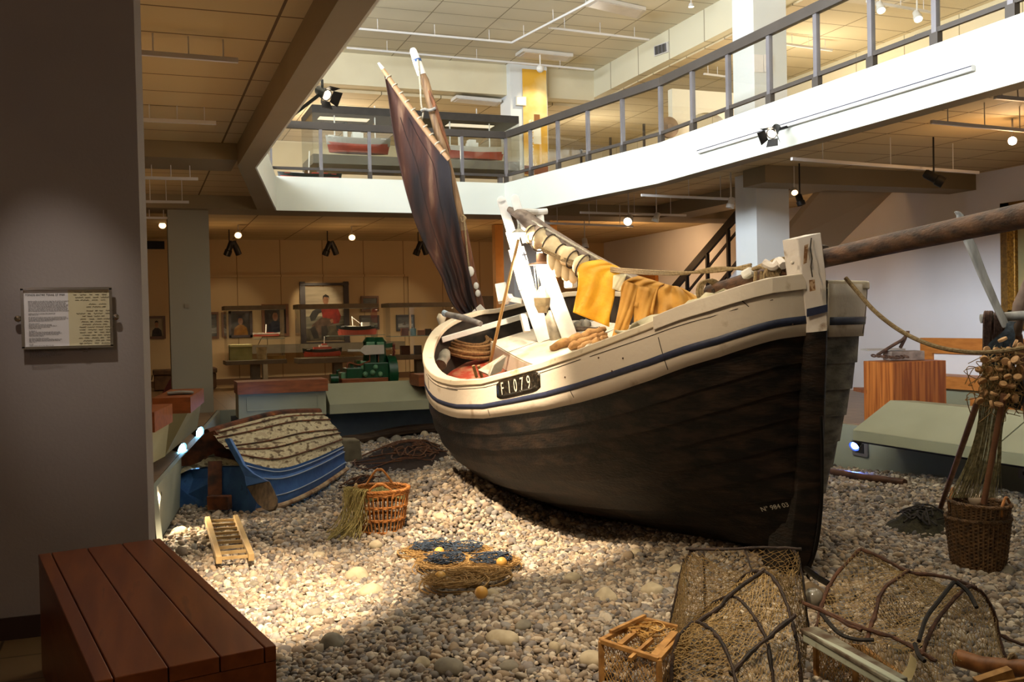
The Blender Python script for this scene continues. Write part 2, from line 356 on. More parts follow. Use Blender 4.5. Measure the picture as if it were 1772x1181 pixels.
def pebbles(name, pts, rad, sub, label, cat):
    """pts (n,3), rad (n,): flattened stones merged in one mesh"""
    v, f = ico(sub); n = len(pts); nv = len(v)
    q = rng.normal(size=(n, 4)); q[:, 1:3] *= .35; q /= np.linalg.norm(q, axis=1)[:, None]
    a, b, c, d = q.T
    Rm = np.stack([1-2*(c*c+d*d), 2*(b*c-a*d), 2*(b*d+a*c), 2*(b*c+a*d), 1-2*(b*b+d*d), 2*(c*d-a*b), 2*(b*d-a*c), 2*(c*d+a*b), 1-2*(b*b+c*c)], 1).reshape(n, 3, 3)
    S = np.stack([rng.uniform(.85, 1.35, n), rng.uniform(.7, 1.05, n), rng.uniform(.45, .75, n)], 1)*rad[:, None]
    bumpy = 1+.10*rng.normal(size=(n, nv, 1))*(1 if sub > 1 else .6)
    P = (v[None]*bumpy)*S[:, None, :]
    P = np.einsum('nij,nkj->nki', Rm, P)+pts[:, None, :]
    Fc = (f[None]+(np.arange(n)*nv)[:, None, None]).reshape(-1, 3)
    me = bpy.data.meshes.new(name); me.vertices.add(n*nv); me.vertices.foreach_set('co', P.reshape(-1).astype('f'))
    me.loops.add(len(Fc)*3); me.loops.foreach_set('vertex_index', Fc.reshape(-1).astype('i'))
    me.polygons.add(len(Fc)); me.polygons.foreach_set('loop_start', (np.arange(len(Fc))*3).astype('i'))
    me.polygons.foreach_set('use_smooth', np.ones(len(Fc), bool)); me.update(calc_edges=True)
    ca = me.color_attributes.new('tint', 'FLOAT_COLOR', 'POINT')
    pc = np.array(PEBC)[rng.integers(0, len(PEBC), n)]*rng.uniform(.65, 1.35, (n, 1))
    cc = np.concatenate([pc, np.ones((n, 1))], 1); ca.data.foreach_set('color', np.repeat(cc, nv, 0).reshape(-1).astype('f'))
    me.materials.append(PEB); o = bpy.data.objects.new(name, me); COL.objects.link(o)
    return o
X, Y = np.meshgrid(np.linspace(.1, 8.35, 120), np.linspace(1.2, 17.3, 220)); Zg = mound(X, Y)-.012
s = MB(); s.v = list(zip(X.ravel().tolist(), Y.ravel().tolist(), Zg.ravel().tolist()))
s.f = [(i*120+j, i*120+j+1, (i+1)*120+j+1, (i+1)*120+j) for i in range(219) for j in range(119)]; s.mi = [0]*len(s.f)
struct('ground_gravel', s, M('gravel_bed', '2a231b', '41382d', scale=40, bump=.5, bscale=60), smooth='all')
def cover(step, y0, y1, seen=True):
    """jittered points over the visible wedge of the pit"""
    xs = np.arange(.12, 8.3, step); ys = np.arange(y0, y1, step*.87)
    x, y = np.meshgrid(xs, ys); x = x+(np.arange(len(ys)) % 2)[:, None]*step/2
    x = x.ravel()+rng.uniform(-.4, .4, x.size)*step; y = y.ravel()+rng.uniform(-.4, .4, y.size)*step
    z = mound(x, y); v = np.stack([x, y, z], 1)-CP; d = v @ CF; px = v @ CR/d*F_PX; py = -(v @ CU)/d*F_PX
    k = (d > .5) & (np.abs(px) < 1000) & (py < 680) & (x < 8.3) & (x > np.where(y < 9.3, .15, .16+(y-9.3)*.141)) & (y < 16.2)
    return x[k], y[k], z[k]
def lay(name, step, y0, y1, rr, sub, lift=.0):
    x, y, z = cover(step, y0, y1); r = rr*rng.lognormal(0, .28, len(x)); r = np.clip(r, rr*.5, rr*2)
    return np.stack([x, y, z+lift+rng.uniform(-.3, .4, len(x))*rr], 1), r
import os
QUICK = False
pa = [lay('', .034, 3, 8.2, .0185, 2), lay('', .05, 3, 8.2, .022, 2, .008)]
tag(pebbles('beach_pebbles', np.concatenate([a for a, b in pa]), np.concatenate([b for a, b in pa]), 2, '', ''), 'bed of small rounded beige and grey beach pebbles around the fishing boat', 'pebbles', kind='stuff')
pa = [lay('', .045, 8.2, 17.2, .024, 1), lay('', .07, 8.2, 17.2, .03, 1, .01)]
tag(pebbles('shingle', np.concatenate([a for a, b in pa]), np.concatenate([b for a, b in pa]), 1, '', ''), 'shingle of small pebbles in the far half of the pit, behind the basket', 'pebbles', kind='stuff')
# ================================================================ the fishing boat
C0 = np.array([3.83, 10.93]); C1 = np.array([4.125, 5.28]); BL = float(np.linalg.norm(C1-C0)); BF = (C1-C0)/BL
BN = np.array([BF[1], -BF[0]]); BN = -BN if BN[0] > 0 else BN          # towards the near side
_fr = [0, .02, .08, .2, .4, .6, .75, .87, .95, .987, 1]; _bb = [0, .45, .84, 1.13, 1.22, 1.16, 1.02, .84, .62, .38, .06]
def _cm2(P, n):
    P = [np.array(p, float) for p in P]; P2 = [np.array([P[1][0], -P[1][1]])]+P+[2*P[-1]-P[-2]]; o = []
    for i in range(len(P)-1):
        a, b, c, d = P2[i:i+4]
        for k in range(n):
            t = k/n; o.append(.5*((2*b)+(-a+c)*t+(2*a-5*b+4*c-d)*t*t+(-a+3*b-3*c+d)*t**3))
    o.append(P[-1]); return np.array(o)
PLAN = _cm2([(a*BL, b) for a, b in zip(_fr, _bb)], 6)
ZN = np.array([(0, 1.52), (.03, 1.48), (.11, 1.43), (.25, 1.35), (.45, 1.24), (.74, 1.10), (1.13, .97), (1.4, .9), (1.67, .865), (2.0, .85), (2.26, .85), (2.85, .89), (3.4, .98), (3.85, 1.06), (4.24, 1.15), (4.61, 1.25), (4.92, 1.34), (5.18, 1.43), (5.38, 1.49), (5.5, 1.54), (5.6, 1.59), (5.66, 1.62)])
ZF = np.array([(0, 1.52), (.03, 1.56), (.11, 1.61), (.25, 1.66), (.45, 1.70), (.74, 1.71), (1.13, 1.68), (1.67, 1.64), (2.26, 1.61), (3.4, 1.58), (4.6, 1.59), (5.66, 1.60)])
def zrim(s_, side): T = ZN if side > 0 else ZF; return float(np.interp(s_, T[:, 0], T[:, 1]))
def rimP(i, side, out=0):
    s_, b = PLAN[i]; P = C0+BF*s_+BN*b*side; return np.array([P[0], P[1], zrim(s_, side)])
def half(s_): 
    j = np.argmax(PLAN[:, 1]); return float(np.interp(s_, PLAN[:, 0], PLAN[:, 1]))
def BP(s_, y_, drop=0):
    """a point inside the boat: s_ metres from the stern, y_ metres towards the near side, drop below the gunwale plane"""
    b = max(half(s_), .2); zn, zf = zrim(s_, 1), zrim(s_, -1); P = C0+BF*s_+BN*y_
    return Vector((P[0], P[1], (zn+zf)/2+(zn-zf)/2*y_/b-drop))
FOOT = at(1398, 985, 'D', 6.75)
KEEL_Z = -.5
def keelP(i):
    t = PLAN[i, 0]/BL; a = C0+BF*.55; a = a-BN*.45; b = FOOT[:2]
    P = a+(b-a)*(t**.9); return np.array([P[0], P[1], KEEL_Z*(1-t)+t*FOOT[2]])
NI = len(PLAN)
def sect(i, side, v, out=0):
    R_, K = rimP(i, side), keelP(i); t = PLAN[i, 0]/BL
    m = np.interp(t, [0, .03, .15, .45, .7, .9, 1], [1.7, 2.0, 3.0, 3.3, 2.6, 1.7, 1.15])
    if side < 0: m = min(m+.25, 3.2)
    a = 1-(1-v)**m
    e = np.interp(t, [0, .2, .5, .8, 1], [1.25, 1.35, 1.3, 1.15, 1.0])
    P = K.copy(); P[:2] = K[:2]+(R_[:2]-K[:2])*a; P[2] = K[2]+(R_[2]-K[2])*v**e
    return P
def outward(i, side, v):
    a = sect(min(i+1, NI-1), side, v)-sect(max(i-1, 0), side, v); b = sect(i, side, min(1, v+.04))-sect(i, side, max(0, v-.04))
    n = np.cross(a, b); n = n/(np.linalg.norm(n)+1e-9)
    c = sect(i, side, v)-np.array([*(C0+BF*np.clip(PLAN[i, 0], .5, BL-.4)), 0.6]); 
    return n if n @ c > 0 else -n
def girth_v(i, side, d):
    """parameter v at distance d below the rim, measured along the planking"""
    vs = np.linspace(1, 0, 60); P = np.array([sect(i, side, v) for v in vs]); L_ = np.concatenate([[0], np.cumsum(np.linalg.norm(np.diff(P, axis=0), axis=1))])
    return float(np.interp(d, L_, vs))
TAR = M('tarred_planking', '070504', '32241a', rough=.5, scale=5, detail=8, bump=.5, bscale=26, stretch=(1, 1, 3), lo=.42, hi=.8, spec=.25)
def weathered(name, base, stain, lo=.62, hi=.72, scale=5, rough=.6):
    return M(name, base, stain, rough=rough, scale=scale, detail=9, bump=.25, bscale=30, lo=lo, hi=hi)
BWHITE = weathered('boat_white_paint', 'c3b7a8', 'a08f7a')
BLUE = M('navy_stripe', '1c2238', '262c44', rough=.5, scale=20)
boat = thing('fishing_boat', 'wooden fishing boat with black tarred hull, white topsides and blue stripe, heeled on the pebbles', 'boat', (4.0, 8.4, -.4))
order = [(i, -1) for i in range(NI-1, 0, -1)]+[(i, 1) for i in range(NI)]
WD = {}
for i, sd in order:
    t = PLAN[i, 0]/BL
    WD[(i, sd)] = (girth_v(i, sd, np.interp(t, [0, .5, .8, 1], [.33, .32, .365, .345])), girth_v(i, sd, np.interp(t, [0, .5, .8, 1], [.205, .195, .215, .215])), girth_v(i, sd, np.interp(t, [0, .5, .8, 1], [.245, .238, .26, .268])))
NS = 9
s = MB(); s2 = MB(); s3 = MB()
rows = []
for k in range(NS):
    for e in (0, 1):
        fr_ = (k+e)/NS; off = .017 if e == 0 else .003
        row = []
        for i, sd in order:
            v = max(.001, WD[(i, sd)][0]*fr_); row.append(Vector(sect(i, sd, v)+outward(i, sd, v)*off*(1 if fr_ > .05 else 0)))
        rows.append(row)
s.grid([r[NI-1:] for r in rows]); s.build('hull_planking', TAR, boat, smooth=True)
s = MB(); s.grid([r[:NI] for r in rows]); s.build('hull_planking', M('weathered_grey_planking', '3a362f', '6b655a', rough=.75, scale=6, detail=9, bump=.4, bscale=30, stretch=(1, 1, 3)), boat, smooth=True)['label'] = 'unpainted weathered grey planking of the far side'
def band(va, vb, off, nrow=5):
    rr = []
    for q in range(nrow):
        rr.append([Vector(sect(i, sd, min(1, va(i, sd)+(vb(i, sd)-va(i, sd))*q/(nrow-1)))+outward(i, sd, va(i, sd)+(vb(i, sd)-va(i, sd))*q/(nrow-1))*off) for i, sd in order])
    return rr
s2.grid(band(lambda i, d: WD[(i, d)][0], lambda i, d: 1.0, .022)); s2.build('topside_planking', BWHITE, boat, smooth=True, solid=.02)
s3.grid(band(lambda i, d: WD[(i, d)][2], lambda i, d: WD[(i, d)][1], .034, 2)); s3.build('blue_stripe', BLUE, boat, smooth=True, solid=.002)
# gunwale cap
def plan_normal(i, sd):
    a, b = rimP(min(i+1, NI-1), sd), rimP(max(i-1, 0), sd)
    if i == 0: a, b = rimP(1, 1), rimP(1, -1)
    t = (a-b)[:2]; n = np.array([t[1], -t[0]]); n = n/(np.linalg.norm(n)+1e-9)
    c = rimP(i, sd)[:2]-(C0+BF*np.clip(PLAN[i, 0], .6, BL-.5)); return n if n @ c > 0 else -n
sec = [(.045, -.03), (.045, .022), (-.075, .026), (-.075, -.03)]
G = []
for i, sd in order:
    R_ = rimP(i, sd); n = plan_normal(i, sd); w_ = 1 if PLAN[i, 0] < BL-.08 else .3
    tl = (zrim(PLAN[i, 0], 1)-zrim(PLAN[i, 0], -1))*.5/max(half(PLAN[i, 0]), .3)*sd*0
    G.append([Vector((R_[0]+n[0]*a*w_, R_[1]+n[1]*a*w_, R_[2]+b)) for a, b in sec])
s = MB(); s.grid(G, closed_u=True); s.build('gunwale', M('gunwale_paint', 'cbbda6', '958264', rough=.6, scale=9, detail=8, lo=.6, hi=.75, bump=.3, bscale=25), boat, smooth=True, bevel=.008)
# inner planking
DARKW = M('dark_inner_wood', '1d1611', '33281d', rough=.8, scale=9, bump=.3, detail=7)
G = []
for q in range(5):
    row = []
    for i, sd in order:
        v = 1-(1-girth_v(i, sd, .62))*q/4; R_ = sect(i, sd, v); row.append(Vector(R_-outward(i, sd, v)*.035))
    G.append(row)
s = MB(); s.grid(G); s.build('inner_planking', DARKW, boat, smooth=True)
# floor boards and decks follow the gunwale plane at a depth below it
def deck(name, s0, s1, drop, mat, wf=.9, y0=None, y1=None, th=.03, n=14):
    top = []; 
    for k in range(n+1):
        a = s0+(s1-s0)*k/n; h = half(a)*wf; ya = -h if y0 is None else max(-h, y0); yb = h if y1 is None else min(h, y1)
        top.append([BP(a, ya+(yb-ya)*q/4, drop) for q in range(5)])
    m_ = MB(); m_.grid(top); return m_.build(name, mat, boat, solid=th)
REDF = M('red_floorboards', 'a03c26', 'b07a5c', rough=.6, scale=9, detail=9, bump=.3, bscale=30, lo=.45, hi=.62)
deck('floorboards', .15, 2.2, .52, REDF, wf=.93)
HATCH = M('hatch_paint', 'cfc5b4', 'b3a48c', rough=.6, scale=6, detail=8, bump=.2, lo=.5, hi=.7)
# ================================================================ boat details
def BI(px, py, drop=0):
    """(s, y) inside the boat of the point seen at px, py on the plane 'drop' below the gunwales"""
    s_, y_ = 2.5, 0.
    for _ in range(30):
        def pr(a, b):
            v = np.array(BP(a, b, drop))-CP; d = v @ CF; return np.array([886+v @ CR/d*F_PX, 590.5-v @ CU/d*F_PX])
        p = pr(s_, y_); J = np.stack([(pr(s_+.01, y_)-p)/.01, (pr(s_, y_+.01)-p)/.01], 1)
        st = np.linalg.solve(J, np.array([px, py])-p); st = np.clip(st, -.5, .5); s_ = float(np.clip(s_+st[0], -.3, BL+.3)); y_ = float(np.clip(y_+st[1], -1.6, 1.6))
    return s_, y_
def BQ(px, py, drop=0): return BP(*BI(px, py, drop), drop)
# stem post
ST = [(413, 1380, 403, 1421, 6.26), (478, 1388, 478, 1430, 6.30), (560, 1396, 560, 1432, 6.36), (576, 1396, 572, 1432, 6.37), (700, 1386, 700, 1429, 6.46), (850, 1380, 850, 1424, 6.58), (920, 1372, 920, 1416, 6.66), (965, 1366, 965, 1407, 6.72), (992, 1350, 990, 1398, 6.78)]
def stem(name, rows_, mat):
    s = MB(); G = []
    for yl, xl, yr, xr, d in rows_:
        a, b = A(xl, yl, 'D', d), A(xr, yr, 'D', d-.02); bk = Vector((-BF[0], -BF[1], 0))*(.15 if name == 'stem_head' else .24)
        sh = .03 if yl > 575 else 0
        G.append([a, (a*.8+b*.2)-bk*sh*4, (a*.2+b*.8)-bk*sh*4, b, b+bk, a+bk])
    s.grid(G, closed_u=True); s.add(G[0], [(0, 1, 2, 3, 4, 5)]); s.add(G[-1], [(5, 4, 3, 2, 1, 0)])
    return s.build(name, mat, boat, smooth=True, bevel=.006)
STEMW = weathered('stem_white_paint', 'c9bfb6', '7a5a3c', lo=.60, hi=.72, scale=7)
stem('stem_head', ST[:4], STEMW); stem('stem_post', ST[3:], TAR)
r0 = [A(x, y, 'D', d-.03) for x, y, d in ((1421, 720, 6.46), (1423, 800, 6.5), (1421, 880, 6.58), (1413, 945, 6.66), (1398, 990, 6.74))]
MB().tube(catmull(r0), .012, 6).build('cutwater_iron', M('black_iron', '14110f', rough=.5, metal=.6), boat)
a, b = A(1396, 549, 'D', 6.335), A(1432, 540, 'D', 6.315)
MB().slab([a, b, A(1432, 527, 'D', 6.31), A(1396, 535, 'D', 6.33)], -CF, .006).build('blue_stripe', BLUE, boat)
# nails, plank seams and the number on the tar
def on_hull(px, py, s0=None):
    """point of the near planking seen at px, py"""
    best = None
    for i in range(0, NI):
        for v in np.linspace(.02, 1, 60):
            P = sect(i, 1, v); q = P-CP; d = q @ CF; e = (886+q @ CR/d*F_PX-px)**2+(590.5-q @ CU/d*F_PX-py)**2
            if best is None or e < best[0]: best = (e, i, v)
    _, i, v = best; n = outward(i, 1, v); return Vector(sect(i, 1, v)), Vector(n), i, v
def hull_text(name, st_, px, py, size, mat, tilt, off=.04, sx=1):
    P, n, i, v = on_hull(px, py); t = Vector(sect(min(i+2, NI-1), 1, v)-sect(max(i-2, 0), 1, v)).normalized()
    X = t; Z = (n-t*n.dot(t)).normalized(); Y = Z.cross(X)
    R = Matrix((X, Y, Z)).transposed() @ Rz(tilt); o = text(name, st_, mat, boat, P+n*off, R.to_euler(), size); return o
CHALK = M('chalky_letters', 'c9c2b4', '8f887a', rough=.8, scale=60)
hull_text('inventory_number', 'N° 984 03', 1340, 874, .05, CHALK, .05, .032)
s = MB(); 
for px, py in ((1042, 617), (1090, 616), (1366, 563), (977, 655), (1062, 640)):
    P, n, i, v = on_hull(px, py); s.ball(P+n*.034, .007, 6, 4)
s.build('nail_head', M('rusty_iron', '4a2c1c', '2b1a12', rough=.8, scale=20), boat)
# registration plate and its letters
def hull_pt(s_, d_, off, sd=1):
    """point on the near side at s_ metres from the stern, d_ below the rim, and its outward normal"""
    ii = float(np.interp(s_, PLAN[:, 0], np.arange(NI))); i0 = min(int(ii), NI-2); fr_ = ii-i0; o = []
    for i in (i0, i0+1): v = girth_v(i, sd, d_); n = outward(i, sd, v); o.append((sect(i, sd, v)+n*off, n))
    return Vector(o[0][0]*(1-fr_)+o[1][0]*fr_), Vector(o[0][1]*(1-fr_)+o[1][1]*fr_).normalized()
def s_at(px, d_):
    best = min(np.linspace(2.2, 5.5, 200), key=lambda q: abs(886+(np.array(hull_pt(q, d_, .03)[0])-CP) @ CR/dep(hull_pt(q, d_, .03)[0])*F_PX-px)); return float(best)
sa, sb = s_at(861, .14), s_at(935, .14); G = []
for k in range(13):
    f_ = k/12; h_ = .08*(1-.35*abs(2*f_-1)**8); G.append([hull_pt(sa+(sb-sa)*f_, .112-h_+2*h_*q/4, .034)[0] for q in range(5)])
s = MB(); s.grid(G); pl_ = s.build('number_plate', M('black_gloss_plate', '16130f', '3a3026', rough=.25, scale=40, lo=.5, hi=.75, bump=.4), boat, smooth='all', solid=.004)
for ch, px in (('F', 871), ('1', 884), ('0', 894), ('7', 906), ('9', 917)):
    sx_ = s_at(px, .112); P, n = hull_pt(sx_, .112, .042); X = (hull_pt(sx_+.05, .112, .042)[0]-P).normalized(); n = (n-X*n.dot(X)).normalized(); Y = n.cross(X)
    if Y.z < 0: Y = -Y; X = -X
    R = Matrix((X, Y, X.cross(Y))).transposed() @ Matrix.Diagonal((.75, 1, 1)); o = text('plate_letter', ch, CHALK, boat, P, (0, 0, 0), .148); o.matrix_basis = Matrix.Translation(o.location) @ R.to_4x4()
# plank seams, rust marks and the raised capping of the bow
SEAM = M('seam_dark', '2a221b', rough=.9)  # dark tone of the plank joints and the crack
def seam(a, b, sd=1, off=.033, r=.0028):
    MB().tube([hull_pt(a[0]+(b[0]-a[0])*k/10, a[1]+(b[1]-a[1])*k/10, off, sd)[0] for k in range(11)], r, 4).build('plank_seam', SEAM, boat)
seam((2.0, .06), (4.3, .055)); seam((4.4, .06), (5.6, .085)); seam((1.2, .07), (2.3, .07))
for x_, d0_, d1_ in ((s_at(1142, .2), .10, .33), (s_at(985, .2), .25, .31), (s_at(1290, .1), .02, .09), (s_at(845, .3), .25, .31), (1.3, .08, .18)): seam((x_, d0_), (x_+.03, d1_))
for x_ in (5.25, 5.5): seam((x_, .03), (x_+.02, .33), -1)
G = []
for k in range(15):
    a_ = 5.0+(5.645-5.0)*k/14; ii = float(np.interp(a_, PLAN[:, 0], np.arange(NI))); i0 = min(int(ii), NI-2); fr_ = ii-i0
    R_ = rimP(i0, 1)*(1-fr_)+rimP(i0+1, 1)*fr_; n = plan_normal(i0, 1)*(1-fr_)+plan_normal(i0+1, 1)*fr_; h_ = .045+.01*k/14
    G.append([Vector((R_[0]+n[0]*e, R_[1]+n[1]*e, R_[2]+z_)) for e, z_ in ((.05, -.05), (.05, h_), (-.07, h_), (-.07, .02))])
s = MB(); s.grid(G, closed_u=True); s.add(G[0], [(0, 1, 2, 3)]); s.add(G[-1], [(3, 2, 1, 0)]); s.build('bow_capping', BWHITE, boat, bevel=.006)
RUST = M('rust_stain', '6b4a2c', 'a08468', rough=.9, scale=40, lo=.45, hi=.55)
MB().slab([A(x, y, 'D', 6.245) for x, y in ((1400, 485), (1410, 484), (1411, 503), (1401, 505))], -CF, .002).build('rust_mark', RUST, boat)
MB().tube([A(x, y, 'D', 6.24) for x, y in ((1404, 412), (1402, 430), (1405, 448), (1403, 462), (1406, 480))], .004, 4).build('crack', SEAM, boat)
MB().slab([A(x, y, 'D', 6.245) for x, y in ((1392, 425), (1399, 422), (1396, 455), (1390, 458))], -CF, .002).build('rust_mark', RUST, boat)
MB().ball(A(1371, 455, 'D', 6.28), .012, 8, 6).build('bolt', BWHITE, boat)
# stern knob, beam, bulwark rails
s = MB(); kb = A(761, 566, 'D', 11.35)
s.tube([A(765, 570, 'D', 11.33), A(764, 560, 'D', 11.33), A(763, 552, 'D', 11.33), A(766, 545, 'D', 11.33)], [.05, .035, .055, .05], 10); s.build('sculling_horn', MATS['gunwale_paint'], boat, smooth=True, bevel=.01)
GREYW = weathered('grey_white_paint', 'c5c2bd', 'a49c92')
a, b, c_ = BQ(763, 589, .1), BQ(855, 561, .1), BQ(941, 537, .1)
MB().bar(a, c_, .08, .06).build('stern_beam', GREYW, boat, bevel=.006)
a, b = A(905, 545, 'D', 10.9), A(912, 575, 'D', 10.8)
MB().bar(a, b, .07, .05).build('beam_post', GREYW, boat, bevel=.004)
# inner frames along the far side
for k in range(7):
    a = 1.0+k*.62; h = half(a)
    MB().tube([BP(a, -h*.93, .05), BP(a, -h*.96, .3), BP(a, -h*.8, .55)], .03, 6).build('frame_rib', DARKW, boat)
# hatch deck
dz = .30; c1 = BI(850, 594, dz); c2 = BI(942, 568, dz)
hs0 = c1[0]; hy1 = c1[1]
deck('hatch_deck', hs0, 3.6, dz, HATCH, wf=.9, y0=-1.2, y1=hy1, th=.035)
G = [[BP(hs0+(3.6-hs0)*k/12, hy1, dz+.2*q/3) for q in range(4)] for k in range(13)]
s = MB(); s.grid(G); G = [[BP(hs0, hy1-(hy1+1.0)*k/8, dz+.2*q/3) for q in range(4)] for k in range(9)]; s.grid(G); s.build('hatch_side', HATCH, boat, solid=.02)
for sv in (hs0+.5, hs0+1.05, hs0+1.6): MB().bar(BP(sv, -.95, dz-.018), BP(sv, hy1, dz-.018), .008, .006).build('hatch_seam', DARKW, boat)
deck('foredeck', 3.7, 5.35, .2, HATCH, wf=.9)
# crutch posts and lamps on the hatch
BRW = M('bright_white_paint', 'dedad4', 'cfcac2', rough=.55, scale=8)
def D_of(P): return dep(P)
q1 = BQ(946, 592, dz); q2 = BQ(985, 590, dz)
d1, d2 = D_of(q1), D_of(q2)
def plank_post(name, ptsl, w, th, mat, d):
    s = MB(); P = [A(x, y, 'D', d) for x, y in ptsl]
    for i_ in range(len(P)-1): s.bar(P[i_], P[i_+1], w[i_], th, up=-Vector(CF))
    s.tube([P[0]-Vector(CF)*th/2, P[0]+Vector(CF)*th/2], w[0]/2, 16)
    return s.build(name, mat, boat, bevel=.006)
plank_post('mast_crutch', [(868, 348), (884, 400), (893, 430), (912, 500), (944, 590)], [.10, .13, .18, .17], .07, BRW, d1)
plank_post('crutch_arm', [(891, 344), (903, 385), (912, 420)], [.09, .10], .06, BRW, d1-.12)
plank_post('mast_crutch', [(940, 462), (958, 510), (989, 592)], [.17, .17], .08, BRW, d2)
plank_post('crutch_arm', [(934, 368), (937, 392)], [.08], .05, BRW, d1+.2)
MB().tube([A(898, 366, 'D', d1-.1), A(928, 367, 'D', d1+.15), A(946, 366, 'D', d1+.2)], .035, 10).build('crutch_bar', BRW, boat)
MB().tube([A(930, 432, 'D', d2-.05), A(948, 436, 'D', d2-.05)], .06, 12).build('crutch_knob', BRW, boat, bevel=.01)
# black cross on the post
for dx, dy in ((0, 0),):
    s = MB(); X0 = A(908, 442, 'D', d1-.06)
    s.bar(A(906, 437, 'D', d1-.05), A(911, 451, 'D', d1-.05), .012, .006, up=-Vector(CF)); s.bar(A(903, 442, 'D', d1-.05), A(912, 440, 'D', d1-.05), .012, .006, up=-Vector(CF)); s.build('cross_mark', M('black_mark', '1a1a24'), boat)
# mizzen mast
MW = M('mast_wood', '6e5238', '9a7a58', rough=.6, scale=5, stretch=(6, 6, .6), detail=7, bump=.2)
MWD = M('dark_mast_wood', '4a2a18', '7b4a2a', rough=.5, scale=5, stretch=(6, 6, .6), detail=7, bump=.2)
dm = dep(BQ(843, 590, .5))-.05
mp = [(843, 588), (831, 545), (815, 480), (800, 400), (782, 320), (765, 250), (750, 195), (735, 140)]
MB().tube([A(x, y, 'D', dm-.02*k) for k, (x, y) in enumerate(mp[:4])], [.085, .08, .075, .07], 14).build('mizzen_mast_foot', MWD, boat, smooth=True)
mt_ = MB().tube([A(x, y, 'D', dm-.02*k-.06) for k, (x, y) in enumerate(mp[3:])]+[A(729, 128, 'D', dm-.15)], [.07, .065, .062, .06, .056, .05], 14).build('mizzen_mast', MW, boat, smooth=True)
MB().tube([A(730, 130, 'D', dm-.15), A(722, 108, 'D', dm-.15), A(715, 88, 'D', dm-.15), A(714, 84, 'D', dm-.15)], [.056, .056, .045, .03], 14).build('masthead', BRW, mt_, smooth=True)
MB().tube([A(722.5, 108, 'D', dm-.15), A(721, 103, 'D', dm-.15)], .057, 14).build('masthead_band', M('blue_band', '2f4a78'), mt_)
MB().tube([A(733, 135, 'D', dm-.13), A(755, 190, 'D', dm-.22), A(778, 262, 'D', dm-.1)], [.02, .025, .02], 6).build('mast_batten', MWD, mt_)
IRON = M('galvanised_iron', '6b6864', 'a5a29c', rough=.5, metal=.5, scale=20)
MB().tube([A(x, y, 'D', dm-.25) for x, y in ((728, 192), (735, 189), (742, 191), (748, 190), (754, 187))], .02, 8).build('traveller_iron', IRON, mt_)
ROPE = M('hemp_rope', '7d6748', 'a08a66', rough=.9, scale=60, bump=.6, bscale=180)
ROPED = M('dark_rope', '3a3029', '574a3c', rough=.9, scale=60, bump=.6, bscale=180)
ROPEW = M('pale_rope', 'b8ae9a', '958b78', rough=.9, scale=60)
MB().tube(catmull([A(x, y, 'D', dm-.22) for x, y in ((723, 103), (727, 145), (729, 180), (732, 196), (729, 210))]), .012, 6).build('halyard', ROPEW, mt_)
# yard and sail
dy = dm-.28
yd = MB().tube([A(x, y, 'D', dy) for x, y in ((662, 119), (690, 160), (722, 205), (750, 243), (777, 277))], [.024, .034, .036, .034, .026], 10).build('mizzen_yard', M('yard_wood', '94714e', 'b08d68', rough=.6, scale=5, detail=6), boat, smooth=True)
MB().tube([A(655, 109, 'D', dy), A(663, 120, 'D', dy)], [.015, .026], 8).build('yard_tip', BRW, yd)
for k in range(10):
    f_ = (k+1)/11; x = 662+(777-662)*f_; y = 119+(277-119)*f_
    s = MB(); c_ = A(x, y, 'D', dy); ax = (A(777, 277, 'D', dy)-A(662, 119, 'D', dy)).normalized()
    s.tube([c_-ax*.008, c_+ax*.008], .041, 10); s.build('yard_lashing', ROPEW, yd)
SAILM = M('tanned_sail', '191114', '45261b', rough=.8, scale=1.6, detail=9, stretch=(2.6, 2.6, .45), lo=.38, hi=.58, c3='7a5c48', bump=.5, bscale=9)
Lf = [(664, 122), (672, 170), (681, 235), (692, 290), (706, 345), (722, 395), (745, 445), (764, 480), (779, 520), (800, 545), (829, 554)]
Rt = [(667, 124), (705, 180), (740, 230), (776, 279), (784, 335), (795, 390), (803, 430), (812, 470), (819, 505), (827, 535), (833, 556)]
G = []; n_ = 28; m_ = 44
Lc = catmull([Vector((*p, 0)) for p in Lf], 4); Rc = catmull([Vector((*p, 0)) for p in Rt], 4)
for i_, (l, r) in enumerate(zip(Lc, Rc)):
    t = i_/(len(Lc)-1); row = []
    for j in range(n_+1):
        u = j/n_; p = l.lerp(r, u)
        fold = math.sin(u*22+t*5)*.05*max(0, t-.35)*1.6+math.sin(u*9+t*3)*.03*(.3+t)+.14*math.sin(u*math.pi)*math.sin(t*math.pi)
        row.append(A(p.x, p.y, 'D', dy+.03+fold))
    G.append(row)
s = MB(); s.grid(G); s.build('mizzen_sail', SAILM, boat, smooth='all', solid=.006)
seam = []
for k, u in enumerate((.36, .68)):
    MB().tube([G[i_][int(u*n_)]-Vector(CF)*.006 for i_ in range(6, len(G)-6)], .004, 4).build('sail_seam', M('sail_seam_thread', '20120f'), boat)
MB().tube([A(768, 543, 'D', 10.9), A(800, 550, 'D', 10.7), A(832, 561, 'D', 10.5)], [.03, .035, .03], 10).build('boomkin', M('grey_spar', '4c4a4a', '757270', rough=.6, scale=10), boat, smooth=True)
MB().tube([A(767, 541, 'D', 10.9), A(773, 544.5, 'D', 10.87)], [.03, .038], 10).build('boomkin_tip', M('pale_blue_tip', '8b9aa8'), boat)
dk = dm-.18
for pts in ([(803, 376), (808, 430), (812, 470), (815, 500), (818, 530), (824, 548)], [(800, 372), (806, 378), (800, 384), (797, 376)]):
    MB().tube(catmull([A(x, y, 'D', dk) for x, y in pts]), .011, 6).build('sheet_rope', ROPE, boat)
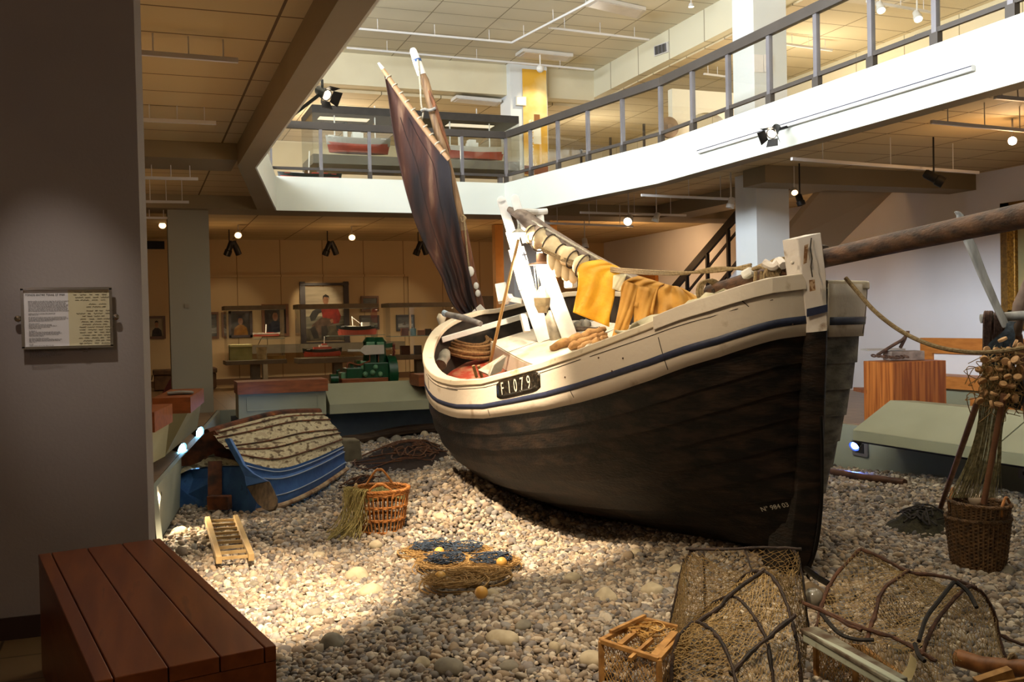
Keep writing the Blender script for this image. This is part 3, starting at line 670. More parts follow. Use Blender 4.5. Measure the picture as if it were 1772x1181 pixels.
for x, y in ((814, 470), (824, 495), (827, 508)):
    MB().ball(A(x, y, 'D', dk-.03), .05 if y < 480 else .035, 10, 6, (1, .5, 1.3)).build('pulley_block', BRW, boat, smooth=True)
s = MB(); a = A(824, 533, 'D', dk-.1); b = A(846, 557, 'D', dk-.1); s.bar(a, b, .14, .05, up=-Vector(CF)); s.build('belaying_cleat', BRW, boat, bevel=.01)
for x in (820, 830, 838):
    MB().tube(catmull([A(x-6, 566, 'D', dk-.1), A(x, 556, 'D', dk-.18), A(x+5, 566, 'D', dk-.1), A(x, 580, 'D', dk-.05)]), .012, 6).build('lashing', ROPED, boat)
# lowered foremast with its furled sail, resting on the crutch
d3 = D_of(BQ(1215, 530, .1))-.05
def fm(x, y, f_): return A(x, y, 'D', d1-.05+(d3-d1)*f_)
MB().tube([fm(880, 362, 0), fm(905, 374, .08), fm(950, 412, .25), fm(1010, 452, .45), fm(1080, 488, .65), fm(1150, 512, .82), fm(1215, 535, 1)], [.03, .075, .11, .12, .11, .1, .09], 14).build('lowered_foremast', M('old_spar', '5b4a3d', '8d7a6a', rough=.6, scale=5, stretch=(3, .6, 3), detail=7), boat, smooth=True)
s = MB(); pts = catmull([fm(915, 405, .1)-Vector(CF)*.1, fm(950, 425, .25)-Vector(CF)*.14, fm(1000, 458, .45)-Vector(CF)*.15, fm(1035, 478, .57)-Vector(CF)*.10], 8)
rr = [.085+.025*math.sin(k*1.6)+.012*math.sin(k*4.1) for k in range(len(pts))]; rr[0] = .05
s.tube(pts, rr, 18); bun = s.build('furled_sail', M('cream_canvas', 'cdb48a', 'e0cda6', rough=.9, scale=7, bump=.5, bscale=22), boat, smooth='all')
for k in range(2, 22, 3):
    s = MB(); dr = (pts[k+1]-pts[k]).normalized(); R = toR(dr)
    s.tube([pts[k]+R @ Vector((math.cos(a_)*(rr[k]+.012), math.sin(a_)*(rr[k]+.012), a_*.004)) for a_ in np.linspace(0, 6.28, 16)], .008, 5, closed=True); s.build('sail_gasket', ROPED, bun)
s = MB(); lob = []
for k, (x, y) in enumerate(((955, 452), (965, 463), (978, 470), (990, 474))):
    s.ball(fm(x, y, .3)-Vector(CF)*.15, .09, 12, 8, (.7, .6, 1.3))
s.build('sail_folds', MATS['cream_canvas'], bun, smooth='all')
for k in range(3):
    MB().tube(catmull([fm(932+k*3, 432+k*3, .2)-Vector(CF)*.3, fm(985, 455+k*3, .35)-Vector(CF)*.3, fm(1050, 467+k*3, .55)-Vector(CF)*.3, A(1165, 471+k*2, 'D', 7.6), A(1240, 470-k*3, 'D', 7.2), A(1300, 462+k*5-4, 'D', 6.95)]), .011, 6).build('forestay_rope', ROPE, boat)
MB().tube([fm(920, 385, .1)-Vector(CF)*.13, fm(995, 428, .4)-Vector(CF)*.14, fm(1130, 505, .8)-Vector(CF)*.12], .012, 6).build('stay_rope', ROPEW, boat)
# bowsprit
BSW = M('bowsprit_wood', '33221a', '654630', rough=.6, scale=7, stretch=(3, 1, 3), detail=10, bump=.5, bscale=30, lo=.36, hi=.62)
bs = MB().tube([A(x, y, 'D', d) for x, y, d in ((1228, 507, 7.45), (1290, 489, 7.1), (1355, 471, 6.75), (1428, 447, 6.38), (1550, 420, 5.75), (1660, 397, 5.2), (1772, 373, 4.72), (1900, 346, 4.2))], [.058, .064, .064, .061, .062, .062, .062, .06], 18).build('bowsprit', BSW, boat, smooth=True)
for cx, cy, d, k in ((1228, 505, 7.35, 3), (1350, 470, 6.7, 4), (1345, 480, 6.75, 3)):
    for j in range(k):
        c_ = A(cx+j*5-6, cy-j*1.2, 'D', d); R = toR(A(1772, 373, 'D', 4.72)-A(1228, 507, 'D', 7.45))
        MB().tube([c_+R @ Vector((math.cos(a_)*.078, math.sin(a_)*.078, .01*math.sin(a_+j))) for a_ in np.linspace(0, 6.1, 18)], .012, 6, closed=True).build('bowsprit_lashing', ROPE, bs)
MB().box((-.07, -.035, -.04), (.07, .035, .04)).build
s = MB(); s.bar(A(1287, 478, 'D', 6.95), A(1304, 468, 'D', 6.9), .09, .06); s.build('bow_block', BRW, bs, bevel=.015)
for j in range(3):
    MB().tube(catmull([A(1303+j*3, 466, 'D', 6.85), A(1320+j*4, 462-j*3, 'D', 6.75), A(1340, 472+j*3, 'D', 6.7), A(1352, 458+j*4, 'D', 6.68)]), .014, 6).build('bow_tackle', ROPE, bs)
MB().tube(catmull([A(x, y, 'D', d) for x, y, d in ((1308, 470, 6.8), (1306, 495, 6.8), (1310, 512, 6.85), (1316, 495, 6.8), (1318, 470, 6.8))]), .013, 6).build('bow_lashing', ROPE, bs)
MB().tube(catmull([A(1233, 500, 'D', 7.3), A(1238, 520, 'D', 7.3), A(1250, 528, 'D', 7.2), A(1256, 512, 'D', 7.2)]), .013, 6).build('heel_lashing', ROPED, bs)
MB().tube(catmull([A(1322, 455, 'D', 6.7), A(1338, 462, 'D', 6.66), A(1348, 452, 'D', 6.66), A(1356, 460, 'D', 6.6)]), .03, 8).build('stem_shackle', STEMW, bs, smooth=True)
MB().tube([A(1424+5*math.cos(a_)*2.0, 437+9*math.sin(a_), 'D', 6.42+.03*math.cos(a_)) for a_ in np.linspace(0, 6.28, 14)], .018, 6, closed=True).build('stem_ring', ROPED, bs)
# tiller and other white fittings on the far gunwale
s = MB(); s.bar(A(866, 492, 'D', 11.3), A(872, 523, 'D', 11.2), .13, .07, up=-Vector(CF)); s.bar(A(874, 516, 'D', 11.1), A(905, 522, 'D', 10.9), .05, .06); s.bar(A(874, 524, 'D', 11.1), A(884, 512, 'D', 11.0), .06, .06); s.build('winch_post', BRW, boat, bevel=.008)
s = MB(); s.bar(A(980, 492, 'D', 10.6), A(995, 490, 'D', 10.5), .09, .1); s.build('fairlead', BRW, boat, bevel=.02)
for x in (819, 828):
    MB().tube([A(x+6, 653, 'D', 9.55), A(x, 633, 'D', 9.5)], .016, 8).build('thole_pin', M('tan_wood', 'a58a5c', '8a6f46', rough=.6, scale=20), boat)
s = MB(); s.add([BP(1.95, .9, .02), BP(2.35, .85, .02), BP(2.35, .8, -.1), BP(1.95, .8, .0), BP(2.38, .98, .02), BP(2.38, .93, -.06)], [(0, 1, 2, 3), (1, 4, 5, 2), (0, 1, 4)]); s.build('gunwale_chock', HATCH, boat, solid=.03)
# rusty folds of tarpaulin in the bow
s = MB(); G = []
for i_ in range(14):
    row = []
    for j in range(9):
        a_ = 4.15+i_*.085; y_ = .1+j*.07*(1+.02*i_); row.append(BP(a_, min(y_, half(a_)*.82), -.02-.06*math.sin(j*.9+i_*.3)-.03*math.sin(i_*1.3+j)))
    G.append(row)
s.grid(G); tag(s.build('folded_tarpaulin', M('pale_canvas', 'c8bfa2', 'a89e80', rough=.9, scale=8, bump=.5), None, smooth='all', solid=.02), 'pale folded canvas lying on the fishing boat\'s foredeck under the bowsprit', 'canvas')
# ================================================================ things in the boat
TIN = M('dull_tin', '8d8677', 'b3ab98', rough=.45, metal=.5, scale=12, bump=.2)
BULB = emit('glowing_bulb', 'fff0d0', 90)
def point(p, e, c=(1, .85, .65), r=.03): return light('lamp_light', 'POINT', p, e, c, r)
up_ = Vector(CU)
# lamp on the mast crutch
p = A(898, 404, 'D', d1-.35); t = thing('deck_lamp', 'lit bulb under a small flat shade on the white post with the cross', 'lamp', tuple(p))
MB().lathe([(.012, .10), (.02, .05), (.09, .005), (.092, 0)], p, 20).build('lamp_shade', TIN, t, smooth=True)
MB().ball(p+Vector((0, 0, -.02)), .022, 10, 8).build('bulb', BULB, t, smooth=True); MB().bar(p+Vector((0, 0, .08)), A(899, 398, 'D', d1-.02), .02, .02).build('bracket', TIN, t)
point(p-Vector((.03, .05, .08)), 45)
# fishing lamp
p = A(937, 457, 'D', d2-.28); t = thing('fishing_lamp', 'old tin fishing lamp with round shade and wire guard before the broad post', 'lamp', tuple(p))
MB().lathe([(.05, .11), (.055, .10), (.055, .02), (.14, 0), (.145, -.012)], p, 24).build('lamp_shade', M('brown_lamp_tin', '6a4a36', '8f6f54', rough=.5, metal=.4, scale=10), t, smooth=True)
MB().ball(p+Vector((.0, 0, -.05)), .024, 10, 8).build('bulb', BULB, t, smooth=True)
for k in range(5):
    a_ = k*1.257; MB().tube([p+Vector((.09*math.cos(a_), .06*math.sin(a_), -.01)), p+Vector((.06*math.cos(a_), .06*math.sin(a_), -.30))], .004, 5).build('guard_wire', TIN, t)
MB().lathe([(.03, -.24), (.10, -.36), (.09, -.44), (.05, -.52)], p, 4).build('reservoir', M('cream_tin', 'c6b48e', '9c8c6c', rough=.5, metal=.3, scale=10), t, bevel=.004)
point(p-Vector((.02, .05, .1)), 50)
b = BQ(962, 588, dz); t = thing('oil_can', 'grey tin oil can standing against the foot of the broad white post', 'can', tuple(b))
nb = (BP(2, 0, 0)-BP(2, 0, 1)).normalized(); R = toR(Vector((-.18, -.05, .98)))
MB().lathe([(.075, 0), (.08, .01), (.08, .26), (.04, .31), (.03, .33)], b, 24, R=R).build('can_body', TIN, t, smooth=True)
MB().tube(catmull([b+R @ Vector(q) for q in ((-.08, 0, .26), (-.06, 0, .38), (.06, 0, .38), (.08, 0, .26))]), .004, 5).build('can_handle', TIN, t)
# long sacks
SACK = M('brown_sacking', '7d5a34', 'a27c4c', rough=.9, scale=14, bump=.5, bscale=60)
def sack(p0, p1, r, lab):
    a, b = BQ(*p0, dz-.06), BQ(*p1, dz-.06); n = 14; pts = [a.lerp(b, k/n)+Vector((0, 0, .01*math.sin(k*1.7+p0[0]))) for k in range(n+1)]
    rr = [r*(.35+.65*min(1, 5*min(k/n+.03, 1-k/n+.03)))*(1+.12*math.sin(k*2.1+p0[1])) for k in range(n+1)]
    o = MB().tube(pts, rr, 14).build('canvas_roll', SACK, None, smooth=True); tag(o, lab, 'roll', 'long canvas rolls on the hatch')
sack((952, 603), (1048, 570), .055, 'longest brown canvas roll on the hatch, rearmost of the bundle')
sack((985, 602), (1050, 580), .055, 'brown canvas roll in the middle of the bundle on the hatch')
sack((1000, 606), (1058, 588), .06, 'brown canvas roll nearest the gunwale, front of the bundle')
s = MB()
for x, y, r in ((1000, 565, .06), (1008, 561, .055), (1014, 562, .06)):
    b = BQ(x, y, dz-.05)
    tag(MB().ball(b, r, 14, 10, (1, .9, 1)).build('float_ball', M('grey_float', '6f6a5f', '908a7c', rough=.7, scale=15), None, smooth=True), {1000: 'leftmost round grey float on the hatch behind the canvas rolls', 1008: 'middle round grey float on the hatch behind the canvas rolls', 1014: 'rightmost round grey float on the hatch behind the canvas rolls'}[x], 'float', 'grey floats on the hatch')
def coil(name, c, r, mat, n, lab, cat, nrm=(0, 0, 1), th=.014, sq=1, hgt=.02, parent=None):
    R = toR(nrm); pts = []
    for k in range(n*20+1):
        a_ = k/20*2*math.pi; rr = r*(1-.08*math.sin(a_*.37))*(.75+.25*math.sin(k*.013+1)); pts.append(Vector(c)+R @ Vector((math.cos(a_)*rr, math.sin(a_)*rr*sq, hgt*(k/20)/n*n*.25+.008*math.sin(a_*1.7))))
    o = MB().tube(pts, th, 6).build(name, mat, parent, smooth=True); return tag(o, lab, cat) if lab else o
coil('rope_coil', BQ(1015, 572, dz-.02), .14, ROPED, 4, 'small coil of dark rope lying in front of the grey floats', 'rope', hgt=.03)
b = BQ(1021, 606, dz-.08); tag(MB().tube([b+Vector((.05*math.cos(a_), 0, .05*math.sin(a_))) for a_ in np.linspace(0, 6.28, 16)], .016, 6, closed=True).build('metal_ring', TIN, None, smooth=True), 'bright metal ring lying beside the front canvas roll', 'ring')
# coil of rope and roll in the stern
coil('rope_coil', BQ(806, 602, .40), .36, M('tan_old_rope', '6b4c2c', '8c683f', rough=.9, scale=40, bump=.5), 9, 'big coil of brown rope in the stern beside the mizzen mast', 'rope', nrm=(.1, -.35, .93), th=.024, hgt=.06)
a, b = BQ(772, 610, .25), BQ(762, 632, .3)
tag(MB().tube([a, a.lerp(b, .3), a.lerp(b, .7), b], [.05, .07, .06, .07], 12).build('fender', M('grey_canvas', '8f8a7c', '6a655a', rough=.9, scale=12, bump=.4), None, smooth=True), 'grey canvas fender standing inside the rounded stern', 'fender')
# pole
tag(MB().tube([BQ(845, 643, .45), A(868, 540, 'D', dep(BQ(845, 643, .45))-.35), A(897, 415, 'D', d1-.42)], [.018, .017, .015], 10).build('boat_hook', M('pale_pole', 'b08a55', '8f6d40', rough=.5, scale=6, stretch=(1, 1, .2)), None, smooth=True), 'long thin wooden pole leaning from the floorboards to the crutch lamp', 'pole')
# oilskins hung over the lowered mast
def cloth(name, Lp, Rp, D, mat, lab, cat, fold=.03, nf=3, n=22, m=20, sol=.012, bulge=0, d_top=0):
    Lc, Rc = catmull([Vector((*p, 0)) for p in Lp], 5), catmull([Vector((*p, 0)) for p in Rp], 5); G = []
    for i_, (l, r) in enumerate(zip(Lc, Rc)):
        t = i_/(len(Lc)-1); row = []
        for j in range(n+1):
            u = j/n; p = l.lerp(r, u); dd = D(p.x)+fold*(.2+t)*math.sin(u*nf*6.28+t*2+p.x*.05)+fold*.4*math.sin(u*17+t*9)+d_top*math.exp(-(t*9)**2)-bulge*math.sin(u*math.pi)
            row.append(A(p.x, p.y, 'D', dd))
        G.append(row)
    s = MB(); s.grid(G); o = s.build(name, mat, None, smooth='all', solid=sol)
    return tag(o, lab, cat) if lab else o
def Dm(x):
    f_ = max(0, min(1, (x-880)/335)); return d1-.05+(d3-d1)*f_-.38
YEL = M('yellow_oilskin', 'c98a10', 'dba41c', rough=.55, scale=5, detail=8, c3='b06d0c', bump=.5, bscale=20)
OIL = M('tan_oilskin', 'a8762c', 'c08e3e', rough=.65, scale=5, detail=8, c3='8a5c20', bump=.5, bscale=16)
cloth('oilskin_apron', [(1040, 449), (1003, 459), (1001, 490), (996, 518), (992, 541)], [(1088, 470), (1068, 478), (1063, 515), (1056, 545), (1054, 566)], Dm, YEL, 'bright yellow oilskin apron hanging over the lowered mast', 'oilskin', fold=.018, nf=1.3, d_top=.03)
s = thing('oilskin_trousers', 'tan oilskin trousers hanging over the lowered mast, legs down by the gunwale', 'trousers', tuple(A(1110, 540, 'D', Dm(1110))))
def cl2(name, Lp, Rp, **k):
    o = cloth(name, Lp, Rp, Dm, OIL, None, None, **k)
    for v in o.data.vertices: v.co -= Vector(s.location)
    o.parent = s
cl2('trouser_seat', [(1105, 478), (1078, 490), (1074, 520)], [(1150, 492), (1138, 502), (1130, 545)], d_top=.05, fold=.03, nf=1.5)
cl2('trouser_leg', [(1079, 485), (1072, 530), (1062, 575), (1055, 598)], [(1106, 495), (1096, 540), (1089, 562), (1080, 592)], fold=.02, nf=1, bulge=.06)
cl2('trouser_leg', [(1100, 495), (1097, 540), (1098, 586)], [(1136, 500), (1126, 550), (1124, 582)], fold=.02, nf=1, bulge=.06)
cloth('oilskin_jacket', [(1150, 492), (1132, 504), (1128, 540), (1127, 588)], [(1178, 498), (1215, 520), (1233, 540), (1236, 545)], lambda x: Dm(x)+.02, OIL, 'tan oilskin jacket heaped over the mast end, right of the trousers', 'jacket', fold=.07, nf=2.2, bulge=.12, d_top=.05, n=30)
s2_ = M('pale_cuff', 'd6c9a4')
cloth('canvas_strip', [(1062, 474), (1060, 500)], [(1084, 476), (1074, 505)], lambda x: Dm(x)-.02, s2_, 'strip of pale canvas on the mast between yellow apron and tan trousers', 'canvas', fold=.01, nf=.5, d_top=.02)
# rope from the bow to the net rack
tag(MB().tube(catmull([A(x, y, 'D', d) for x, y, d in ((1463, 481, 6.45), (1482, 503, 6.4), (1515, 540, 6.3), (1560, 574, 6.2), (1610, 597, 6.05), (1660, 608, 5.95), (1710, 610, 5.85), (1772, 602, 5.75), (1850, 580, 5.7))], 10), .014, 8).build('mooring_rope', ROPE, None, smooth=True), 'long slack hemp rope hanging from the bow to the net rack', 'rope')
# ================================================================ the pebble pit
def gz(x, y): return float(mound(np.array(x), np.array(y)))
def G_(px, py, lift=0):   # point of the pebble surface seen at px, py
    z = -.45
    for _ in range(8): P = at(px, py, 'Z', z+lift); z = gz(P[0], P[1])
    return Vector((P[0], P[1], z+lift))
# stones one by one
STONE = M('pale_stone', 'a3957c', 'c4b79c', rough=.85, scale=6, detail=8, bump=.6, bscale=14)
STONEG = M('grey_stone', '6d675c', '8b8474', rough=.85, scale=6, detail=8, bump=.6, bscale=14)
spots = [(640, 1018, 22, 'just below', 0), (618, 990, 22, '', 0), (1048, 1030, 22, '', 0), (990, 1000, 15, '', 0), (870, 1100, 26, '', 0), (575, 1108, 24, '', 1), (1128, 1018, 20, '', 0), (1025, 1140, 24, '', 0), (650, 942, 14, '', 0),
         (312, 918, 15, '', 0), (778, 1150, 26, '', 1), (545, 1060, 14, '', 1), (853, 1028, 14, '', 0), (905, 1082, 16, '', 1), (730, 1145, 15, '', 0), (880, 1150, 18, '', 1), (960, 905, 12, '', 0), (935, 940, 11, '', 0), (760, 857, 10, '', 0), (728, 805, 9, '', 0),
         (739, 803, 6, '', 0), (440, 1010, 10, '', 1), (552, 960, 10, '', 0), (520, 905, 9, '', 1), (380, 1000, 9, '', 1), (620, 768, 8, '', 1), (640, 764, 8, '', 1), (660, 762, 10, '', 1), (685, 759, 10, '', 1), (705, 757, 9, '', 1), (735, 752, 9, '', 0), (1420, 915, 8, '', 0),
         (1460, 925, 9, '', 0), (1740, 985, 18, '', 1), (1770, 960, 12, '', 1), (1170, 985, 16, '', 0), (1100, 955, 10, '', 0), (470, 1140, 14, '', 1), (1560, 1120, 20, '', 1), (1510, 840, 8, '', 1), (1540, 868, 9, '', 1), (690, 1090, 12, '', 0), (1180, 1010, 14, '', 1), (960, 1120, 14, '', 0), (835, 965, 9, '', 0), (570, 1005, 9, '', 0)]
where = ['in the bright patch of light', 'under the bow', 'near the bench', 'in the shade']
for k, (x, y, r, _, g) in enumerate(spots):
    P = G_(x, y+r*.5); d = dep(P); R_ = r*d/F_PX; 
    bm = bmesh.new(); bmesh.ops.create_icosphere(bm, subdivisions=3, radius=1); ph = random.random()*9
    ax = (random.uniform(.95, 1.2), random.uniform(.8, 1), random.uniform(.62, .8))
    for v in bm.verts:
        c_ = v.co; f_ = 1+.09*math.sin(3*c_.x+ph)+.08*math.sin(4*c_.y+2*ph)+.07*math.sin(3.5*c_.z+ph*3)+.03*math.sin(9*c_.x*c_.y+ph); v.co = Vector((c_.x*ax[0], c_.y*ax[1], c_.z*ax[2]))*f_*R_
    me = bpy.data.meshes.new('stone'); bm.to_mesh(me); bm.free(); me.materials.append(STONEG if g else STONE); me.polygons.foreach_set('use_smooth', [True]*len(me.polygons))
    o = bpy.data.objects.new('stone', me); COL.objects.link(o); o.location = P+Vector((0, 0, R_*.25)); o.rotation_euler = (0, 0, random.random()*6)
    NR = (('wicker basket', 660, 890), ('small ladder', 400, 940), ('float traps', 800, 1000), ('dark hooped trap', 1270, 1080), ('brown hooped trap', 1560, 1060), ('stacked baskets', 1690, 930), ('pale crate trap', 1100, 1120), ('dark net heap', 700, 790), ('boat stem', 1400, 930), ('wooden bench', 430, 1100))
    nn, nx, ny = min(NR, key=lambda q: abs(x-q[1])+abs(y-q[2])); side = 'left' if x < nx else 'right'
    sz = 'large' if r >= 20 else 'medium' if r >= 12 else 'small'
    tag(o, f'{sz} {"grey" if g else "pale"} stone {side} of the {nn}, {x/17.72:.0f}% across, {y/11.81:.0f}% down', 'stone', 'larger stones on the pebbles')
# ---- upturned blue dinghy
DB = M('dinghy_blue_paint', '2f5590', '3d68a4', rough=.5, scale=7, detail=8, c3='1f3558', bump=.3, bscale=22)
DW = M('dinghy_peeling_white', '55452f', 'b3a88a', rough=.75, scale=13, detail=12, stretch=(1, .35, 2.2), c3='9c8f74', lo=.38, hi=.50, bump=.5, bscale=26)
DR = M('rotten_wood', '2a1a12', '6b3a1e', rough=.8, scale=7, detail=9, c3='a0642f', bump=.5)
pa_, pb_ = at(345, 888, 'Z', -.47), at(575, 806, 'Z', -.47)
dh = thing('dinghy', 'upturned blue and white wooden dinghy with peeling paint beside the left pit wall', 'boat', tuple(A(430, 850, 'Z', -.47)))
# gunwale outline on the ground (transom corner near the camera, bow away), crown line on top
T0, T1 = A(300, 882, 'Z', -.46), A(432, 888, 'Z', -.46)                 # transom, left and right corner
S1 = [A(432, 888, 'Z', -.46), A(500, 872, 'Z', -.46), A(560, 843, 'Z', -.46), A(601, 815, 'Z', -.46), A(612, 790, 'Z', -.46)]
KT = A(375, 822, 'D', dep(A(370, 885, 'Z', -.46)))                        # transom top (bottom of the boat)
keel = [A(363, 760, 'D', 11.2), A(420, 737, 'D', 11.9), A(480, 722, 'D', 12.5), A(540, 714, 'D', 13.1), A(578, 740, 'D', 13.3)]
right = catmull([A(434, 888, 'D', 10.1), A(495, 872, 'D', 10.5), A(550, 845, 'D', 11.3), A(597, 813, 'D', 12.4)], 6)
mid1 = catmull([A(420, 800, 'D', 10.0), A(480, 812, 'D', 10.45), A(540, 795, 'D', 11.2), A(592, 772, 'D', 12.3)], 6)
mid2 = catmull([A(388, 775, 'D', 10.4), A(460, 765, 'D', 11.0), A(525, 750, 'D', 11.7), A(583, 745, 'D', 12.6)], 6)
top = catmull([A(358, 752, 'D', 10.9), A(420, 733, 'D', 11.5), A(485, 718, 'D', 12.1), A(553, 715, 'D', 12.8)], 6)
back = catmull([A(300, 800, 'D', 11.6), A(380, 760, 'D', 12.2), A(470, 735, 'D', 12.9), A(556, 727, 'D', 13.3)], 6)
n_ = len(right)
cols = []
for k in range(n_):
    ctl = [right[k], right[k].lerp(mid1[k], .55)+Vector((0, -.03, .02)), mid1[k], mid1[k].lerp(mid2[k], .5)+Vector((0, -.02, .04)), mid2[k], mid2[k].lerp(top[k], .6)+Vector((0, 0, .03)), top[k], back[k]]
    cols.append(catmull(ctl, 4))
def strakes(c0, c1, nm, mat, st=4):
    s = MB(); G = []
    K = len(cols[0]); 
    for q in range(int(c0*(K-1)), int(c1*(K-1))+1):
        row = []
        for k in range(n_):
            P = cols[k][q]; 
            off = Vector((.02, -.03, .01))*(((q % st)/st)) ; row.append(P+off)
        G.append(row)
    s.grid(G); return s.build(nm, mat, dh, smooth=True)
strakes(0, .30, 'blue_planking', DB, 3); strakes(.28, .86, 'peeling_planking', DW, 3); strakes(.85, 1, 'keel_planking', DR, 3)
for f_ in (.09, .18, .27, .38, .48, .58, .68, .78):
    q = int(f_*(len(cols[0])-1)); MB().tube([cols[k][q]+Vector((.012, -.025, .012)) for k in range(n_)], .007 if f_ < .3 else .009, 5).build('plank_seam', M('pale_seam', '8f9db0') if f_ < .3 else DR, dh)
MB().tube([p+Vector((.02, -.03, .01)) for p in right], .028, 8).build('rubbing_strake', M('dinghy_rail', 'b09a7c', '6f4a30', rough=.7, scale=9, detail=7), dh, smooth=True)
MB().tube([p+Vector((0, 0, .02)) for p in top], .04, 8).build('keel', DR, dh, smooth=True)
s = MB(); tp = [(285, 876, 10.6), (296, 830, 10.7), (330, 812, 10.75), (375, 806, 10.6), (420, 806, 10.15), (440, 830, 10.02), (448, 862, 10.02), (440, 888, 10.05), (360, 888, 10.3)]
s.slab([A(*q[:2], 'D', q[2]) for q in tp], -CF+np.array([0, 0, .1]), .05); s.build('transom', DB, dh, bevel=.01)
s = MB(); tq = [(296, 828, 10.6), (330, 812, 10.65), (372, 806, 10.5), (420, 806, 10.1), (405, 797, 10.3), (372, 790, 10.7), (335, 795, 10.9)]
s.slab([A(*q[:2], 'D', q[2]) for q in tq], -CF, .03); s.build('transom_edge', DW, dh)
MB().bar(A(372, 880, 'D', 10.1), A(372, 800, 'D', 10.35), .14, .05).build('rudder_stain', DR, dh)
MB().bar(A(362, 870, 'D', 10.0), A(398, 870, 'D', 9.95), .1, .14).build('rotten_block', DR, dh, bevel=.01)
s = MB(); s.slab([A(*q, 'D', 10.75) for q in ((352, 752), (372, 745), (396, 778), (424, 804), (375, 803), (300, 808), (325, 782))], -CF, .03); s.build('rotten_patch', DR, dh)
MB().bar(A(363, 805, 'D', 10.7), A(358, 758, 'D', 11.0), .1, .06).build('sternpost', DR, dh)
s = MB(); s.grid([catmull([A(285, 872, 'D', 10.7), A(300, 800, 'D', 11.2), A(362, 762, 'D', 11.0)], 4), catmull([A(310, 850, 'D', 10.6), A(330, 800, 'D', 10.8), A(372, 790, 'D', 10.7)], 4)]); s.build('far_planking', M('dinghy_grey', '5c574e', '80796c', rough=.8, scale=10), dh, solid=.02)
# oar blade against the dinghy
t = thing('steering_oar', 'short blue oar with dark wooden blade leaning against the upturned dinghy', 'oar', tuple(A(465, 880, 'D', 9.75)))
s = MB(); op = [(392, 763, 12), (400, 770, 12), (416, 800, 12), (425, 815, 10), (440, 833, 20), (452, 842, 38)]
G = []
for k, (x, y, w_) in enumerate([(395, 760, 9), (400, 770, 9), (415, 797, 9), (420, 806, 7), (432, 822, 16), (446, 838, 38)]):
    G.append([A(x-w_/2, y+w_*.12, 'D', 9.95-.03*k), A(x+w_/2, y-w_*.12, 'D', 9.93-.03*k)])
s.grid(G); s.build('oar_loom', DB, t, solid=.045, bevel=.006)
G = []
for k, (x, y, w_) in enumerate([(447, 838, 38), (456, 855, 37), (463, 868, 34), (468, 878, 24), (470, 884, 10)]): G.append([A(x-w_/2, y+w_*.12, 'D', 9.8-.03*k), A(x+w_/2, y-w_*.12, 'D', 9.78-.03*k)])
s = MB(); s.grid(G); s.build('oar_blade', M('weathered_blade', '3e3226', '5f4f3c', rough=.8, scale=8, stretch=(4, 4, 1)), t, solid=.035, bevel=.006)
# ladder
t = thing('ladder', 'small pale wooden ladder with nine rungs lying on the pebbles', 'ladder', tuple(G_(400, 940, .05)))
LW = M('pale_ladder_wood', 'a08458', 'bda274', rough=.6, scale=8, stretch=(1, .3, 1))
La, Lb = G_(359, 900, .09), G_(379, 970, .09); Ra, Rb = G_(408, 897, .09), G_(435, 965, .09)
MB().bar(La, Lb, .045, .06).build('side_rail', LW, t, bevel=.004); MB().bar(Ra, Rb, .045, .06).build('side_rail', LW, t, bevel=.004)
for k in range(9):
    f_ = .05+k*.115; MB().bar(La.lerp(Lb, f_), Ra.lerp(Rb, f_), .022, .022).build('rung', LW, t)
# dark net heap, plank and block behind
NETD = M('dark_net', '140c08', '2c1a10', rough=.95, scale=40, bump=1, bscale=90)
def heap(name, outline, hgt, mat, lab, cat, strands, smat, d0=0, seed=1, sag=0):
    rnd = random.Random(seed); c_ = Vector((0, 0, 0)); P = [G_(x, y) for x, y in outline]
    for p in P: c_ += p
    c_ /= len(P); G = []; Pc = catmull(P, 5, closed=True); t = thing(name, lab, cat, tuple(c_))
    for k in range(8):
        f_ = 1-k/7; row = []
        for j, p in enumerate(Pc):
            q = c_.lerp(p, max(f_, .02)); zz = hgt*(1-f_**2)*(1+.25*math.sin(j*.7+k)+.15*math.sin(j*1.9+k*2)); row.append(Vector((q.x, q.y, gz(q.x, q.y)+zz)))
        G.append(row)
    s = MB(); s.grid(G, closed_u=True); s.build('net_bulk', mat, t, smooth='all')
    for k in range(strands):
        pts = []
        a_ = rnd.random()*6.28; r_ = rnd.uniform(.2, .8)
        for m_ in range(6):
            a_ += rnd.uniform(.2, .9); f_ = min(.97, max(.05, r_+rnd.uniform(-.25, .25))); p = Pc[int(a_/6.283*len(Pc)) % len(Pc)]; q = c_.lerp(p, f_)
            pts.append(Vector((q.x, q.y, gz(q.x, q.y)+hgt*(1-f_**2)*1.25+.02)))
        MB().tube(catmull(pts, 5), .009, 5).build('net_rope', smat, t)
    return t
heap('net_heap', [(601, 812), (625, 792), (680, 768), (735, 764), (760, 770), (785, 788), (770, 800), (740, 815), (690, 824), (640, 822)], .12, NETD, 'heap of very dark brown net lying behind the wicker basket', 'net', 16, M('brown_cord', '4a2c1a', '5f3c24', rough=.9, scale=40))
heap('net_heap', [(585, 845), (610, 832), (650, 826), (660, 836), (630, 850), (600, 852)], .05, NETD, 'small dark tail of net between the basket and the dinghy', 'net', 5, MATS['brown_cord'], seed=3)
tag(MB().tube(catmull([G_(588, 764, .08), G_(640, 757, .1), G_(700, 745, .12), G_(765, 740, .12)], 6), [.08]*19, 8).build('driftwood_beam', M('driftwood', '2c2018', '4c3a2a', rough=.8, scale=6, stretch=(.3, 2, 2), bump=.5), None, smooth=True), 'long dark driftwood beam lying before the far pit wall', 'beam')
